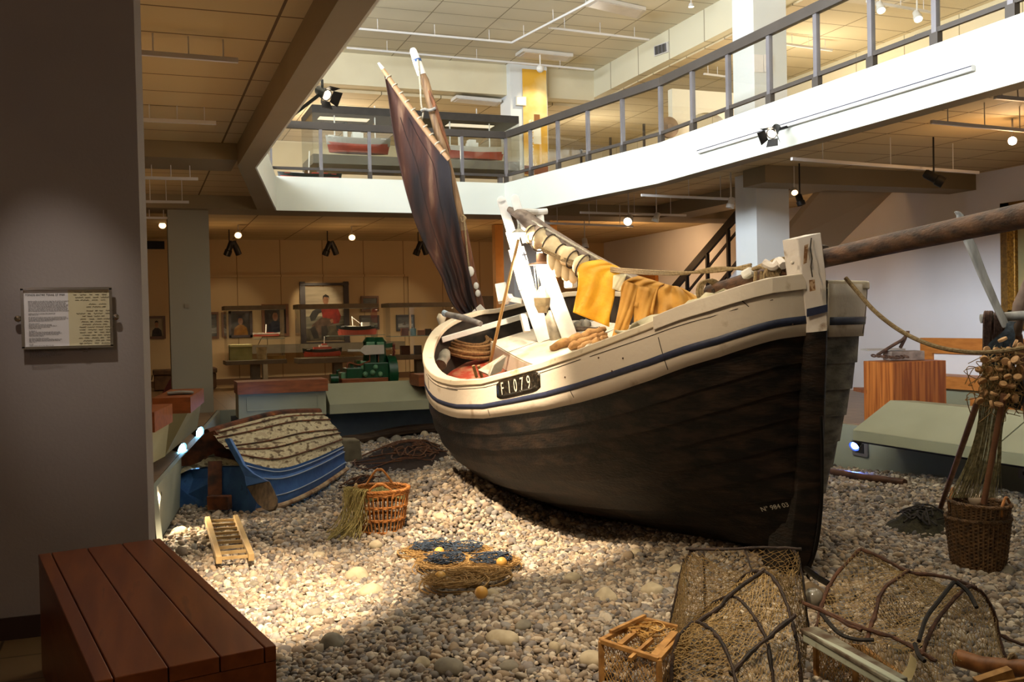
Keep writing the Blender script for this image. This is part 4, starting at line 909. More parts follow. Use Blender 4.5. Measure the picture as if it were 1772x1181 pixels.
s = MB(); q = G_(606, 800); s.hexa([q+Vector(v) for v in ((-.15, -.1, 0), (.15, -.1, 0), (.15, .2, 0), (-.15, .2, 0), (-.18, -.1, .32), (.12, -.1, .3), (.12, .2, .3), (-.18, .2, .32))]); tag(s.build('wooden_block', M('grey_log', '57503f', '746a55', rough=.8, scale=8), None, bevel=.02), 'weathered grey wooden block right of the upturned dinghy', 'block')
# ---- wicker baskets
WICK = M('wicker', '8a5526', 'b5783c', rough=.6, scale=25, bump=.3)
WICKD = M('dark_wicker', '43301c', '6e5030', rough=.7, scale=25, bump=.3)
def wicker(parent, c, r0, r1, h, mat, rods=36, solid_weave=False, R=None):
    R = R or Matrix.Identity(3); c = Vector(c)
    def pt(a_, z, e=0): r = r0+(r1-r0)*(z/h)**.8+e; return c+R @ Vector((r*math.cos(a_), r*math.sin(a_), z))
    s = MB()
    for k in range(rods):
        a_ = k*2*math.pi/rods; s.tube([pt(a_, z, 0) for z in (0, h*.25, h*.5, h*.75, h)], .0065 if not solid_weave else .012, 5)
    s.build('upright_rods', mat, parent, smooth=True)
    s = MB(); rows_ = 16 if solid_weave else 0
    lv = [h*.02*(k+1) for k in range(4)]+[h*.33, h*.36, h*.62, h*.65]+[h*(.90+.025*k) for k in range(5)] if not solid_weave else [h*(k+.5)/30 for k in range(30)]
    for i_, z in enumerate(lv):
        ph = (i_ % 2)*math.pi
        s.tube([pt(a_, z, .007*math.sin(a_*rods/2+ph)) for a_ in np.linspace(0, 2*math.pi, rods*2, endpoint=False)], .008 if not solid_weave else h/60*1.15, 5, closed=True)
    s.build('woven_bands', mat, parent, smooth=True)
    s = MB()
    for ph in (0, 2.1, 4.2): s.tube([pt(a_, h+.008*math.cos(a_*rods/2+ph), .010*math.sin(a_*rods/2+ph)) for a_ in np.linspace(0, 2*math.pi, rods*2, endpoint=False)], .010, 5, closed=True)
    s.build('rim', mat, parent, smooth=True)
    MB().lathe([(.001, 0), (r0, 0), (r0, .015), (.001, .015)], c, 24, R=R).build('base', mat, parent)
    return pt
def handle(parent, pt, a0, a1, h, up, mat, e=0):
    p, q = pt(a0, h), pt(a1, h); m_ = (p+q)/2+Vector((0, 0, up)); 
    for k in (0, 1): MB().tube(catmull([p-Vector((0, 0, .06)), p, p.lerp(m_, .7)+Vector((0, 0, up*.25)), m_+Vector((0, 0, up*.05*k)), q.lerp(m_, .7)+Vector((0, 0, up*.25)), q, q-Vector((0, 0, .06))], 5), .010, 6).build('handle', mat, parent, smooth=True)
bc = G_(661, 918); bc = Vector((bc.x, bc.y, bc.z-.02)); t = thing('wicker_basket', 'open orange-brown wicker basket with two handles, filled with green net', 'basket', tuple(bc))
pt = wicker(t, bc, .18, .25, .40, WICK); handle(t, pt, .9, 1.9, .40, .13, WICK); handle(t, pt, 4.0, 4.9, .40, .07, WICK)
GN = M('green_net', '4f4d2c', '6e6a42', rough=.95, scale=50, bump=1, bscale=120)
NETW = M('olive_net_threads', '857a48', 'a89a66', rough=.95, scale=60)
t = thing('green_net', 'olive green net filling the wicker basket and trailing over its left side', 'net', tuple(bc+Vector((0, 0, .3))))
s = MB(); G = []
for k in range(7):
    G.append([bc+Vector((.22*(1-k/6.2)*math.cos(a_), .22*(1-k/6.2)*math.sin(a_), .33+.03*math.sin(a_*3+k)+.02*k*.5)) for a_ in np.linspace(0, 6.283, 28, endpoint=False)])
s.grid(G, closed_u=True); s.build('net_bulk', GN, t, smooth='all')
rnd = random.Random(5)
s = MB(); l0 = pt(math.pi*1.05, .40)
for k in range(95):
    u = rnd.uniform(-.10, .10); v = rnd.uniform(-.05, .05); end = G_(rnd.uniform(562, 625), rnd.uniform(918, 938), .02)
    p0_ = pt(math.pi*1.1+u*6, .40, rnd.uniform(-.05, .02)); p1_ = p0_+Vector((-.06+u*.3, -.03+v, .015)); p2_ = p1_.lerp(end, .55)+Vector((.04+v, 0, -.05)); s.tube(catmull([p0_, p1_, p2_, end], 4), .003, 4, cap=False)
s.build('net_threads', NETW, t)
for x, y in ((616, 842), (604, 862), (603, 880)): MB().ball(A(x, y, 'D', dep(bc)-.1), .024, 8, 6, (.7, .7, 1.3)).build('cork_float', M('pale_cork', 'a8936a', 'c0ac84', rough=.8, scale=30), t, smooth=True)
# ---- folding traps with yellow floats
TW = M('trap_twine', '8a6a3c', 'ab8a58', rough=.8, scale=50); TB = M('blue_twine', '232d3c', '3c4a5e', rough=.9, scale=50)
FLT = M('yellow_float', 'c8964a', 'd9aa5c', rough=.4, scale=10)
fl_pos = {(760, 950): 'rearmost left', (868, 968): 'rightmost, rear', (762, 993): 'middle left', (833, 1020): 'front right'}
traps = [((745, 962), .26, 'leftmost rear'), ((800, 965), .27, 'rear middle'), ((850, 985), .26, 'rightmost'), ((770, 985), .25, 'centre left'), ((830, 1005), .24, 'front right'), ((785, 1015), .24, 'frontmost')]
rnd = random.Random(11)
def tangle(mat, c, r, n, th, parent, name, flat=.3, wob=.03, seed=0):
    rd = random.Random(seed); s = MB()
    for k in range(n):
        pts = []; a_ = rd.random()*6.28
        for m_ in range(5):
            a_ += rd.uniform(.3, 1.4); rr = r*math.sqrt(rd.random())*.95; pts.append(Vector(c)+Vector((math.cos(a_)*rr, math.sin(a_)*rr, .015+rd.random()*flat*.1)))
        s.tube(catmull(pts, 3), th, 3, cap=False)
    return s.build(name, mat, parent)
for k, ((x, y), r, lab) in enumerate(traps):
    c = G_(x, y, .015+.006*k); t = thing('hoop_trap', f'flat round twine fishing trap in the heap with yellow floats, {lab} of the six', 'trap', tuple(c), 'flat round traps with yellow floats')
    tl = toR((random.uniform(-.2, .2), random.uniform(-.25, .05), 1))
    for j in range(3):
        s = MB(); rr = r*(1-.06*j); s.tube([c+tl @ Vector((math.cos(a_)*rr+.02*j, math.sin(a_)*rr*.85,   .012+.012*j+.006*math.sin(a_*5+j))) for a_ in np.linspace(0, 6.283, 30, endpoint=False)], .006, 5, closed=True); s.build('hoop', TW, t)
    tangle(TW, c+Vector((0, 0, .02)), r, 90, .0024, t, 'mesh_twine', .35, seed=k)
    if k in (0, 1, 3, 2): tangle(TB, c+Vector((0, 0, .05)), r*.7, 26, .0035, t, 'blue_twine', .5, seed=k+20)
for (x, y), lab in fl_pos.items():
    p = G_(x, y+6, .10); tag(MB().ball(p, .042, 16, 12, (1, 1, .95)).build('trap_float', FLT, None, smooth=True), f'round yellow float on the heap of flat round traps, {lab}', 'float', 'yellow floats on the traps')
# ---- big hooped traps
STICK = M('dark_branch', '18100b', '33231a', rough=.7, scale=16, detail=5, bump=.6, bscale=60)
STICKB = M('brown_branch', '3a2215', '5c3a25', rough=.7, scale=16, detail=5, bump=.6, bscale=60)
NETT = M('brown_trap_net', '6b5634', '8a7248', rough=.9, scale=40); NETP = M('tan_trap_net', '8a7248', 'a58c60', rough=.9, scale=40)
def knotty(pts, r, parent, name, mat, n=6, seed=0):
    rd = random.Random(seed); P = catmull(pts, 6); 
    return MB().tube([p+Vector((rd.gauss(0, .0018), rd.gauss(0, .0018), rd.gauss(0, .0018))) for p in P], [r*.66*(1+rd.uniform(-.2, .3)) for _ in P], 8).build(name, mat, parent, smooth=True)
def netting(name, surf, nu, nv, mat, parent, th=.0018, jit=.004, seed=0):
    """diamond mesh over surf(u, v)"""
    rd = random.Random(seed); s = MB(); P = {}
    for i in range(nu+1):
        for j in range(nv+1): P[i, j] = Vector(surf((i+.5*(j % 2))/(nu+.5), j/nv))+Vector((rd.gauss(0, jit), rd.gauss(0, jit), rd.gauss(0, jit)))
    for i in range(nu+1):
        for j in range(nv):
            if j % 2 == 0: nb = [(i, j+1), (i-1, j+1)]
            else: nb = [(i, j+1), (i+1, j+1)]
            for q in nb:
                if q in P: s.tube([P[i, j], P[q]], th, 3, cap=False)
    return s.build(name, mat, parent)
# dark trap: three crossing half hoops over long rods (front), built from its real frame
gt = lambda x, y, l=0: G_(x, y, l)
t = thing('hooped_trap', 'large dark lobster trap of bent branches and brown net below the boat stem', 'trap', tuple(G_(1290, 1120)))
TD = lambda x, y, d: A(x, y, 'D', d)
back = [TD(1158, 1090, 5.6), TD(1172, 1030, 5.65), TD(1180, 985, 5.7), TD(1196, 955, 5.72), TD(1290, 951, 5.6), TD(1372, 952, 5.5), TD(1385, 980, 5.45), TD(1394, 1050, 5.35), TD(1400, 1100, 5.3)]
knotty([TD(1186, 950, 5.72), TD(1250, 951, 5.65), TD(1320, 948, 5.55), TD(1388, 951, 5.48)], .012, t, 'top_rod', STICK)
knotty(back[:4]+[TD(1203, 953, 5.7)], .014, t, 'side_hoop', STICK, seed=2); knotty(back[5:], .012, t, 'side_hoop', STICK, seed=3)
knotty([TD(1198, 1082, 4.95), TD(1240, 1055, 5.0), TD(1270, 1025, 5.05), TD(1322, 987, 5.15)], .017, t, 'ridge_rod', STICK, seed=4)
knotty([TD(1265, 1168, 4.55), TD(1300, 1130, 4.6), TD(1340, 1095, 4.68), TD(1377, 1065, 4.75)], .016, t, 'lower_rod', STICK, seed=5)
hoops = [[TD(1162, 1200, 4.8), TD(1164, 1140, 4.85), TD(1176, 1100, 4.9), TD(1203, 1078, 4.95), TD(1235, 1095, 4.8), TD(1258, 1130, 4.65), TD(1275, 1185, 4.5)],
         [TD(1205, 1075, 5.4), TD(1235, 1045, 5.2), TD(1268, 1033, 5.05), TD(1295, 1055, 4.85), TD(1318, 1090, 4.75), TD(1332, 1130, 4.65), TD(1340, 1200, 4.55)],
         [TD(1270, 1020, 5.5), TD(1290, 997, 5.3), TD(1320, 990, 5.15), TD(1345, 1010, 5.0), TD(1366, 1060, 4.85), TD(1380, 1120, 4.75), TD(1388, 1190, 4.7)]]
for k, h in enumerate(hoops): knotty(h, .014, t, 'hoop', STICK, seed=6+k)
knotty([TD(1218, 955, 5.68), TD(1219, 1010, 5.6), TD(1220, 1055, 5.5)], .010, t, 'upright_rod', STICK, seed=12)
knotty([TD(1290, 953, 5.6), TD(1300, 985, 5.45), TD(1306, 1010, 5.3)], .008, t, 'upright_rod', STICK, seed=13)
def lerp_poly(Ps, u):
    u = min(.9999, max(0, u))*(len(Ps)-1); i = int(u); return Ps[i].lerp(Ps[i+1], u-i)
def patch(name, A_, B_, nu, nv, mat, sag=.03, **k):
    a, b = catmull(A_, 6), catmull(B_, 6); nu, nv = int(nu*1.35), int(nv*1.35)
    netting(name, lambda u, v: lerp_poly(a, u).lerp(lerp_poly(b, u), v)-Vector((0, 0, sag*math.sin(v*math.pi)*math.sin(u*math.pi))), nu, nv, mat, t, **k)
patch('net_front', hoops[0], hoops[1], 26, 14, NETP, seed=1); patch('net_front', hoops[1], hoops[2], 26, 12, NETP, seed=2)
patch('net_front', hoops[0][:4], hoops[0][:2:-1], 20, 12, NETP, seed=21, sag=.02)
patch('net_back', back, [TD(1162, 1200, 4.8), TD(1176, 1100, 4.9), TD(1203, 1078, 5.0), TD(1322, 988, 5.15), TD(1366, 1060, 4.95), TD(1388, 1190, 4.8)], 34, 18, NETT, seed=3, sag=.08)
patch('net_side', [back[0], back[1], back[2], back[3]], [TD(1160, 1200, 4.9), TD(1175, 1130, 5.2), TD(1230, 1060, 5.3), TD(1290, 1000, 5.4)], 24, 16, NETT, seed=4)
patch('net_inner', [TD(1175, 1190, 5.2), TD(1240, 1130, 5.1), TD(1300, 1090, 5.1), TD(1370, 1070, 5.1)], [TD(1185, 1080, 5.5), TD(1250, 1030, 5.5), TD(1310, 1000, 5.4), TD(1375, 990, 5.3)], 24, 14, NETT, seed=5, jit=.012)
# brown trap on the right
t = thing('hooped_trap', 'brown lobster trap with three bent branch hoops and tan net, in the lower right', 'trap', tuple(G_(1560, 1130)))
ridge = [TD(1489, 951, 5.7), TD(1530, 968, 5.6), TD(1573, 990, 5.45), TD(1640, 1000, 5.3), TD(1690, 1018, 5.2)]
knotty(ridge, .017, t, 'ridge_rod', STICKB, seed=20)
h1 = [TD(1412, 1090, 5.35), TD(1425, 1040, 5.45), TD(1447, 995, 5.55), TD(1489, 951, 5.7), TD(1540, 985, 5.9), TD(1560, 1030, 6.0)]
h2 = [TD(1500, 1110, 4.95), TD(1512, 1070, 5.1), TD(1530, 1020, 5.25), TD(1573, 988, 5.45), TD(1620, 1010, 5.6), TD(1640, 1060, 5.7)]
h3 = [TD(1595, 1135, 4.8), TD(1612, 1090, 4.9), TD(1640, 1050, 5.05), TD(1680, 1015, 5.2), TD(1712, 1045, 5.3), TD(1726, 1090, 5.3), TD(1738, 1140, 5.2)]
for k, h in enumerate((h1[:4], h2[:4], h3)): knotty(h, .016, t, 'hoop', STICKB, seed=21+k)
knotty([TD(1384, 1042, 5.3), TD(1440, 1065, 5.15), TD(1500, 1090, 5.0), TD(1560, 1110, 4.9), TD(1620, 1145, 4.75)], .016, t, 'lower_rod', STICKB, seed=30)
knotty([TD(1420, 1058, 5.2), TD(1490, 1092, 5.0)], .012, t, 'lower_rod', STICKB, seed=31)
knotty([TD(1726, 1098, 5.3), TD(1770, 1117, 5.2)], .016, t, 'lower_rod', STICKB, seed=32)
patch('net_front', h1, h2, 26, 16, NETP, seed=7, sag=.05); patch('net_front', h2, h3[:6], 26, 16, NETP, seed=8, sag=.05)
patch('net_side', [h1[0], h2[0], h3[0]], [TD(1395, 1170, 5.3), TD(1520, 1200, 4.7), TD(1640, 1230, 4.4)], 26, 10, NETT, seed=9)
patch('net_end', h3, [TD(1620, 1200, 4.6), TD(1650, 1150, 4.8), TD(1690, 1140, 4.9), TD(1720, 1150, 4.9), TD(1745, 1200, 4.7)], 22, 10, NETP, seed=10)
patch('net_funnel', [TD(1500, 1040, 5.5), TD(1540, 1030, 5.4), TD(1600, 1050, 5.3)], [TD(1540, 1090, 5.2), TD(1570, 1085, 5.2), TD(1590, 1080, 5.15)], 14, 8, M('dark_trap_net', '3a2a18', '5a4428', rough=.9), seed=12)
BR = M('black_rope', '14110f', '2a2420', rough=.8, scale=50)
for pts in ([TD(1650, 1008, 5.15), TD(1625, 1040, 5.0), TD(1603, 1070, 4.9), TD(1590, 1110, 4.75)], [TD(1655, 1008, 5.15), TD(1675, 1025, 5.1), TD(1690, 1052, 5.0)], [TD(1421, 1062, 5.2), TD(1450, 1095, 5.0), TD(1480, 1107, 4.9), TD(1512, 1108, 4.85)], [TD(1583, 1115, 4.75), TD(1590, 1135, 4.65), TD(1600, 1145, 4.6)]):
    MB().tube(catmull(pts, 6), .011, 6).build('tie_rope', BR, t, smooth=True)
s = MB(); G = [[TD(1576, 1133, 4.7), TD(1586, 1142, 4.7)], [TD(1570, 1155, 4.68), TD(1585, 1158, 4.68)], [TD(1558, 1170, 4.66), TD(1578, 1176, 4.66)], [TD(1560, 1172, 4.65), TD(1572, 1180, 4.65)]]; s.grid(G)
o = s.build('paper_tag', M('cream_paper', 'cfc39a', 'bfae80', rough=.8, scale=6), None, solid=.002); tag(o, 'curled cream paper tag tied to the brown trap above the white plank', 'tag')
# white plank
t = MB(); t.bar(TD(1396, 1100, 5.05), TD(1560, 1192, 4.35), .045, .06, up=(0.1, 0, 1)); t.cur = 1; t.bar(TD(1398, 1089, 5.08), TD(1555, 1179, 4.4), .10, .02, up=(0, 0, 1)); tag(t.build('broken_plank', [M('chipped_green_white', 'a3a898', '6c5a44', rough=.7, scale=5, detail=9, lo=.56, hi=.62), M('plank_bare_wood', '4a3828', '8a8878', rough=.8, scale=7, detail=9)], None, bevel=.005), 'long broken plank with peeling whitish paint lying before the brown trap', 'plank')
# pale crate trap
CW = M('golden_trap_wood', '8a6030', 'b88a4e', rough=.7, scale=14, detail=7, bump=.3)
t = thing('crate_trap', 'small square golden wooden crate trap with net sides, left of the dark trap', 'trap', tuple(TD(1110, 1140, 4.9)))
tl = [TD(1040, 1110, 4.9), TD(1112, 1072, 5.3), TD(1185, 1090, 5.25), TD(1140, 1142, 4.75)]; bt = [p+Vector((0, 0, -.26)) for p in tl]
for k in range(4):
    MB().bar(tl[k], tl[(k+1) % 4], .028, .024).build('top_rail', CW, t, bevel=.003); MB().bar(bt[k], bt[(k+1) % 4], .028, .024).build('bottom_rail', CW, t, bevel=.003)
    MB().bar(tl[k], bt[k], .024, .024).build('corner_post', CW, t, bevel=.003)
for f_ in (.22, .32): MB().bar(tl[0].lerp(tl[1], f_)+Vector((0, 0, .02)), tl[0].lerp(tl[1], f_).lerp(TD(1122, 1074, 5.2), .9)+Vector((0, 0, .03)), .02, .016).build('slat', CW, t)
MB().bar(TD(1072, 1118, 4.85), TD(1118, 1080, 5.2), .03, .02).build('slat', CW, t); MB().bar(TD(1090, 1142, 4.75), TD(1128, 1108, 4.95), .02, .02).build('slat', CW, t); MB().bar(TD(1128, 1142, 4.78), TD(1168, 1096, 5.1), .04, .02).build('slat', CW, t)
tg = M('golden_twine', 'b48a4a', 'caa262', rough=.8, scale=40)
for k in range(4):
    a, b, c_, d_ = tl[k], tl[(k+1) % 4], bt[k], bt[(k+1) % 4]
    netting('net_side', lambda u, v: a.lerp(b, u).lerp(c_.lerp(d_, u), v), 15, 14, tg, t, th=.0018, jit=.003, seed=k)
netting('net_top', lambda u, v: tl[0].lerp(tl[1], u).lerp(tl[3].lerp(tl[2], u), v)-Vector((0, 0, .04*math.sin(u*3.14)*math.sin(v*3.14))), 14, 18, tg, t, th=.0018, seed=9)
tangle(tg, (tl[0]+tl[2])/2+Vector((0, 0, -.02)), .12, 14, .005, t, 'twine', .5, seed=3)
# golden crate trap under the plank, glass float, roller, iron bar
t = thing('crate_trap', 'golden crate trap half hidden under the white plank, lower right', 'trap', tuple(TD(1450, 1160, 5.0)))
tl = [TD(1412, 1115, 5.1), TD(1480, 1140, 4.9), TD(1560, 1170, 4.9), TD(1490, 1120, 5.3)]; bt = [p+Vector((0, 0, -.25)) for p in tl]
for k in range(4):
    MB().bar(tl[k], tl[(k+1) % 4], .026, .022).build('top_rail', CW, t); MB().bar(tl[k], bt[k], .022, .022).build('corner_post', CW, t)
    a, b, c_, d_ = tl[k], tl[(k+1) % 4], bt[k], bt[(k+1) % 4]; netting('net_side', lambda u, v: a.lerp(b, u).lerp(c_.lerp(d_, u), v), 12, 12, tg, t, th=.0018, seed=k+4)
tag(MB().ball(TD(1408, 1035, 5.5), .055, 18, 12).build('glass_float', M('smoky_glass_float', '6a645a', '8a8478', rough=.15, spec=.8, scale=6), None, smooth=True), 'round smoky glass float between the two hooped traps', 'float')
tag(MB().tube([TD(1395, 985, 6.3), TD(1420, 1003, 6.0), TD(1436, 1012, 5.9)], .02, 8).build('iron_bar', MATS['black_iron'], None), 'black iron bar lying at the foot of the boat stem', 'bar')
tag(MB().tube([G_(1400, 1018, .04), G_(1436, 1040, .04)], .045, 10).build('driftwood_log', M('grey_brown_log', '5c4a36', '7a6850', rough=.8, scale=8), None, smooth=True), 'short brown log lying below the iron bar at the stem', 'log')
t = thing('wooden_roller', 'orange-brown wooden roller with rope ring in the bottom right corner', 'roller', tuple(TD(1745, 1150, 4.8)))
MB().tube([TD(1655, 1138, 4.9), TD(1700, 1152, 4.8), TD(1800, 1160, 4.6)], .042, 14).build('roller_body', M('orange_wood', '6e4220', '9a6434', rough=.5, scale=6, stretch=(1, 3, 3)), t, smooth=True)
MB().tube([TD(1752+7*math.cos(a_), 1155+22*math.sin(a_), 4.7) for a_ in np.linspace(0, 6.28, 14)], .012, 6, closed=True).build('rope_ring', ROPE, t)
tag(MB().bar(TD(1690, 1185, 4.5), TD(1750, 1165, 4.5), .05, .05).bar(TD(1670, 1196, 4.4), TD(1800, 1172, 4.5), .02, .02).build('wooden_batten', CW, None), 'short golden batten in the bottom right corner before the roller', 'batten')
tag(MB().tube([G_(1425, 816, .05), G_(1490, 826, .05), G_(1566, 836, .05)], [.05, .045, .04], 10).build('old_spar', M('dark_wet_spar', '3c2416', '5c3a26', rough=.4, scale=8), None, smooth=True), 'dark round spar lying by the right pit wall under the blue lamp', 'spar')
# ---- nested baskets on the right
bc = G_(1693, 985); bc = Vector((bc.x, bc.y, bc.z-.03)); 
t = thing('woven_basket', 'lower of two nested dark woven baskets on the right, standing on the pebbles', 'basket', tuple(bc)); pt = wicker(t, bc, .165, .215, .41, WICKD, 40, True)
t = thing('woven_basket', 'upper dark woven basket with loop handles, nested in the one below', 'basket', tuple(bc+Vector((0, 0, .2)))); R = toR((.04, -.05, 1))
pt = wicker(t, bc+Vector((-.01, 0, .22)), .165, .205, .30, WICKD, 40, True, R=R); handle(t, pt, 4.0, 5.0, .30, .06, MATS['wicker']); handle(t, pt, 1.0, 2.0, .30, .07, MATS['wicker'])
tag(MB().ball(bc+Vector((.06, .08, .52)), .05, 14, 10).build('glass_float', M('clear_float', 'b9a288', 'd0bca4', rough=.1, spec=.9), None, smooth=True), 'pale glass ball lying in the upper woven basket on the right', 'float')
heap('net_heap', [(1525, 915), (1545, 898), (1585, 882), (1625, 880), (1640, 895), (1640, 930), (1600, 935), (1560, 928)], .10, M('moss_net', '1c1a0e', '37331c', rough=.95, scale=30, bump=1, bscale=80), 'heap of dark mossy green net left of the woven baskets', 'net', 10, BR, seed=9)
# ---- rack with nets, floats and ropes
GSP = M('grey_weathered_spar', '7d7a76', 'a3a09a', rough=.7, scale=9, stretch=(2, 2, .4), bump=.2)
PW = M('brown_pole', '6b4530', '8a6044', rough=.6, scale=8, stretch=(1, 1, .3))
t = thing('net_rack', 'rack of grey crossbar and round uprights carrying nets and ropes on the right', 'rack', tuple(TD(1760, 860, 6.9)))
MB().tube([TD(1697, 552, 6.75), TD(1772, 546, 6.7), TD(1900, 537, 6.6)], .032, 12).build('crossbar', GSP, t, smooth=True)
MB().tube([TD(1757, 580, 6.85), TD(1764, 530, 6.8), TD(1790, 470, 6.7)], [.04, .045, .04], 10).build('upright', M('mauve_spar', '6a5448', '85705f', rough=.7, scale=8), t, smooth=True)
g0 = G_(1800, 905); MB().tube([g0, TD(1778, 700, 6.9), TD(1760, 580, 6.85)], .035, 10).build('upright', PW, t, smooth=True)
t = thing('grey_oar', 'long grey weathered oar leaning up past the bowsprit from the net rack', 'oar', tuple(TD(1738, 568, 6.55)))
s = MB(); G = []
for x, y, w_ in ((1655, 366, 8), (1661, 372, 11), (1668, 400, 15), (1680, 425, 17), (1700, 475, 15), (1722, 525, 13), (1742, 568, 12)):
    c_ = TD(x, y, 6.6); n_ = Vector(CR)*(w_/2/F_PX*6.6); G.append([c_-n_, c_+n_])
s.grid(G); s.build('oar_loom', GSP, t, solid=.035, bevel=.008)
def pole(x0, y0, d0, x1, y1, r, lab):
    b = G_(x1, y1, .0); tag(MB().tube([TD(x0, y0, d0), TD(x0, y0, d0).lerp(b, .5), b+Vector((0, 0, .01))], r, 10).build('wooden_pole', PW, None, smooth=True), lab, 'pole')
pole(1692, 695, 6.8, 1627, 882, .022, 'brown pole leaning leftmost against the hanging net, foot on the mossy net'); tag(MB().tube([TD(1737, 682, 6.4), TD(1720, 775, 6.5), TD(1702, 872, 6.62)], .020, 10).build('wooden_pole', PW, None, smooth=True), 'brown pole leaning in front of the hanging net, foot in the woven baskets', 'pole')
t = thing('rope_hanks', 'two hanks of dark brown rope hung over the left end of the grey crossbar', 'rope', tuple(TD(1715, 545, 6.7)))
for k in range(8):
    x = 1704+k*3.6+(4 if k > 3 else 0); MB().tube(catmull([TD(x-2, 640 if k < 3 else 595, 6.78), TD(x-1, 575, 6.72), TD(x, 546, 6.68), TD(x+2, 543, 6.74), TD(x+2, 575, 6.82), TD(x+1, 605, 6.82)], 5), .011, 6).build('rope_strand', M('brown_rack_rope', '3a2820', '584034', rough=.9, scale=60, bump=.5), t, smooth=True)
t = thing('hanging_net', 'bundle of old fishing net hanging from the rack down into the woven baskets', 'net', tuple(TD(1715, 700, 6.6)))
rnd = random.Random(4); HN = M('old_net_threads', '6d6446', 'a39870', rough=.95, scale=40); HB = M('slate_net_threads', '2c3238', '46505a', rough=.95, scale=40); HO = M('ochre_threads', '8a6c40', 'a8885a', rough=.9, scale=40)
s = MB(); s2 = MB(); s3 = MB()
for k in range(120):
    u = rnd.random(); x0_ = 1735+(u-.5)*16
    s.tube(catmull([TD(1700+u*60, 600+rnd.random()*60, 6.55+rnd.random()*.2), TD(1695+u*55, 680, 6.6), TD(1690+u*45, 740, 6.65), TD(1672+u*60, 800, 6.7), TD(1645+u*75+rnd.gauss(0, 6), 862, 6.75+rnd.random()*.1)], 4), .0022, 3, cap=False)
for k in range(60):
    u = rnd.random(); s2.tube(catmull([TD(1748+rnd.gauss(0, 3), 557, 6.6), TD(1735+u*20, 575, 6.52), TD(1708+u*48, 600, 6.5), TD(1700+u*56, 620+rnd.random()*20, 6.52)], 4), .0042, 3, cap=False)
for k in range(190):
    u = rnd.random(); v = rnd.random(); x, y = 1695+u*68, 600+v*95
    s3.tube(catmull([TD(x, y, 6.48), TD(x+rnd.gauss(0, 12), y+rnd.gauss(8, 10), 6.42), TD(x+rnd.gauss(0, 14), y+rnd.gauss(20, 12), 6.5)], 4), .0032, 3, cap=False)
s.build('net_threads', HN, t); s2.build('slate_threads', HB, t); s3.build('knotted_threads', HO, t)
s = MB(); s.tube([TD(1735, 600, 6.62), TD(1728, 650, 6.62), TD(1728, 700, 6.68)], [.06, .10, .07], 10); s.build('net_core', M('net_core', '5a4c34', '7c6c48', rough=.95, scale=30, bump=1), t, smooth='all')
s = MB(); s.tube([TD(1757, 640, 6.6), TD(1762, 680, 6.6), TD(1752, 706, 6.6)], [.03, .06, .05], 10); s.build('dark_bag', M('black_bag', '14120f'), t, smooth=True)
CORK = M('cork_disc', 'a57a50', 'c49a6c', rough=.85, scale=30, bump=.4)
cp_ = [(1735, 588), (1757, 595), (1708, 606), (1725, 608), (1747, 606), (1765, 600), (1703, 622), (1722, 622), (1740, 626), (1757, 623), (1694, 640), (1711, 640), (1729, 638), (1748, 632), (1765, 640), (1720, 655), (1744, 652), (1761, 653), (1700, 660), (1736, 665), (1750, 668), (1702, 680), (1720, 682), (1742, 688), (1695, 694), (1728, 700), (1757, 690), (1716, 700)]
pr = None
for k, (x, y) in enumerate(cp_):
    R = toR((rnd.gauss(0, 1), rnd.gauss(-.5, 1), rnd.gauss(0, 1)+.6)); r = .024+.006*rnd.random(); o0 = MB().lathe([(.006, -.009), (r*.9, -.009), (r, -.006), (r, .006), (r*.9, .009), (.006, .009)], TD(x, y, 6.36+.1*rnd.random()), 16, R=R).build('cork_float', CORK, t, smooth=True)
# ================================================================ near furniture: bench and notice
BW = grid_mat('bench_planks', '6e3418', '180b06', None, None, 0, 0, lw=.01) if 0 else M('bench_wood', '6a3012', '84451c', rough=.35, scale=3, detail=8, stretch=(6, .7, 6), bump=.08, spec=.5, c3='5c2810')
t = thing('bench', 'dark red varnished wooden plank bench in the lower left corner', 'bench', (.1, 3.4, 0))
B1, B2, B3, B4 = (A(478, 1117, 'Z', .48), A(277, 932, 'Z', .48), A(66, 960, 'Z', .48), A(163, 1181, 'Z', .48))
B4 = B3+(B4-B3)*1.0
# planks run from back to front; joints at these shares of the width
shares = [0, .10, .385, .67, .93, 1.0]
bk = lambda u: B3.lerp(B2, u)
fr_ = lambda u: B4.lerp(B1, u)
for k in range(5):
    u0, u1 = shares[k]+(.004 if k else 0), shares[k+1]-(.004 if k < 4 else 0); P = [fr_(u0), fr_(u1), bk(u1), bk(u0)]
    MB().hexa([p-Vector((0, 0, .045)) for p in P]+P).build('seat_plank', BW, t, bevel=.003)
uv = lambda u, v, z: fr_(u).lerp(bk(u), v)+Vector((0, 0, z))
for (u0, v0, u1, v1, u2, v2, u3, v3), h_, nm in (((.002, .002, .998, .002, .998, .025, .002, .025), .11, 'front_rail'), ((.94, .028, .998, .028, .998, .998, .94, .998), .478, 'side_rail'), ((.002, .028, .06, .028, .06, .998, .002, .998), .478, 'side_rail'), ((.94, .002, .998, .002, .998, .027, .94, .027), .478, 'corner_leg')):
    zt_r = -.046 if nm != 'corner_leg' else -.157
    MB().hexa([uv(u0, v0, -h_), uv(u1, v1, -h_), uv(u2, v2, -h_), uv(u3, v3, -h_), uv(u0, v0, zt_r), uv(u1, v1, zt_r), uv(u2, v2, zt_r), uv(u3, v3, zt_r)] if nm != 'front_rail' else [uv(u0, v0, -.155), uv(u1, v1, -.155), uv(u2, v2, -.155), uv(u3, v3, -.155), uv(u0, v0, -.046), uv(u1, v1, -.046), uv(u2, v2, -.046), uv(u3, v3, -.046)]).build(nm, BW, t)
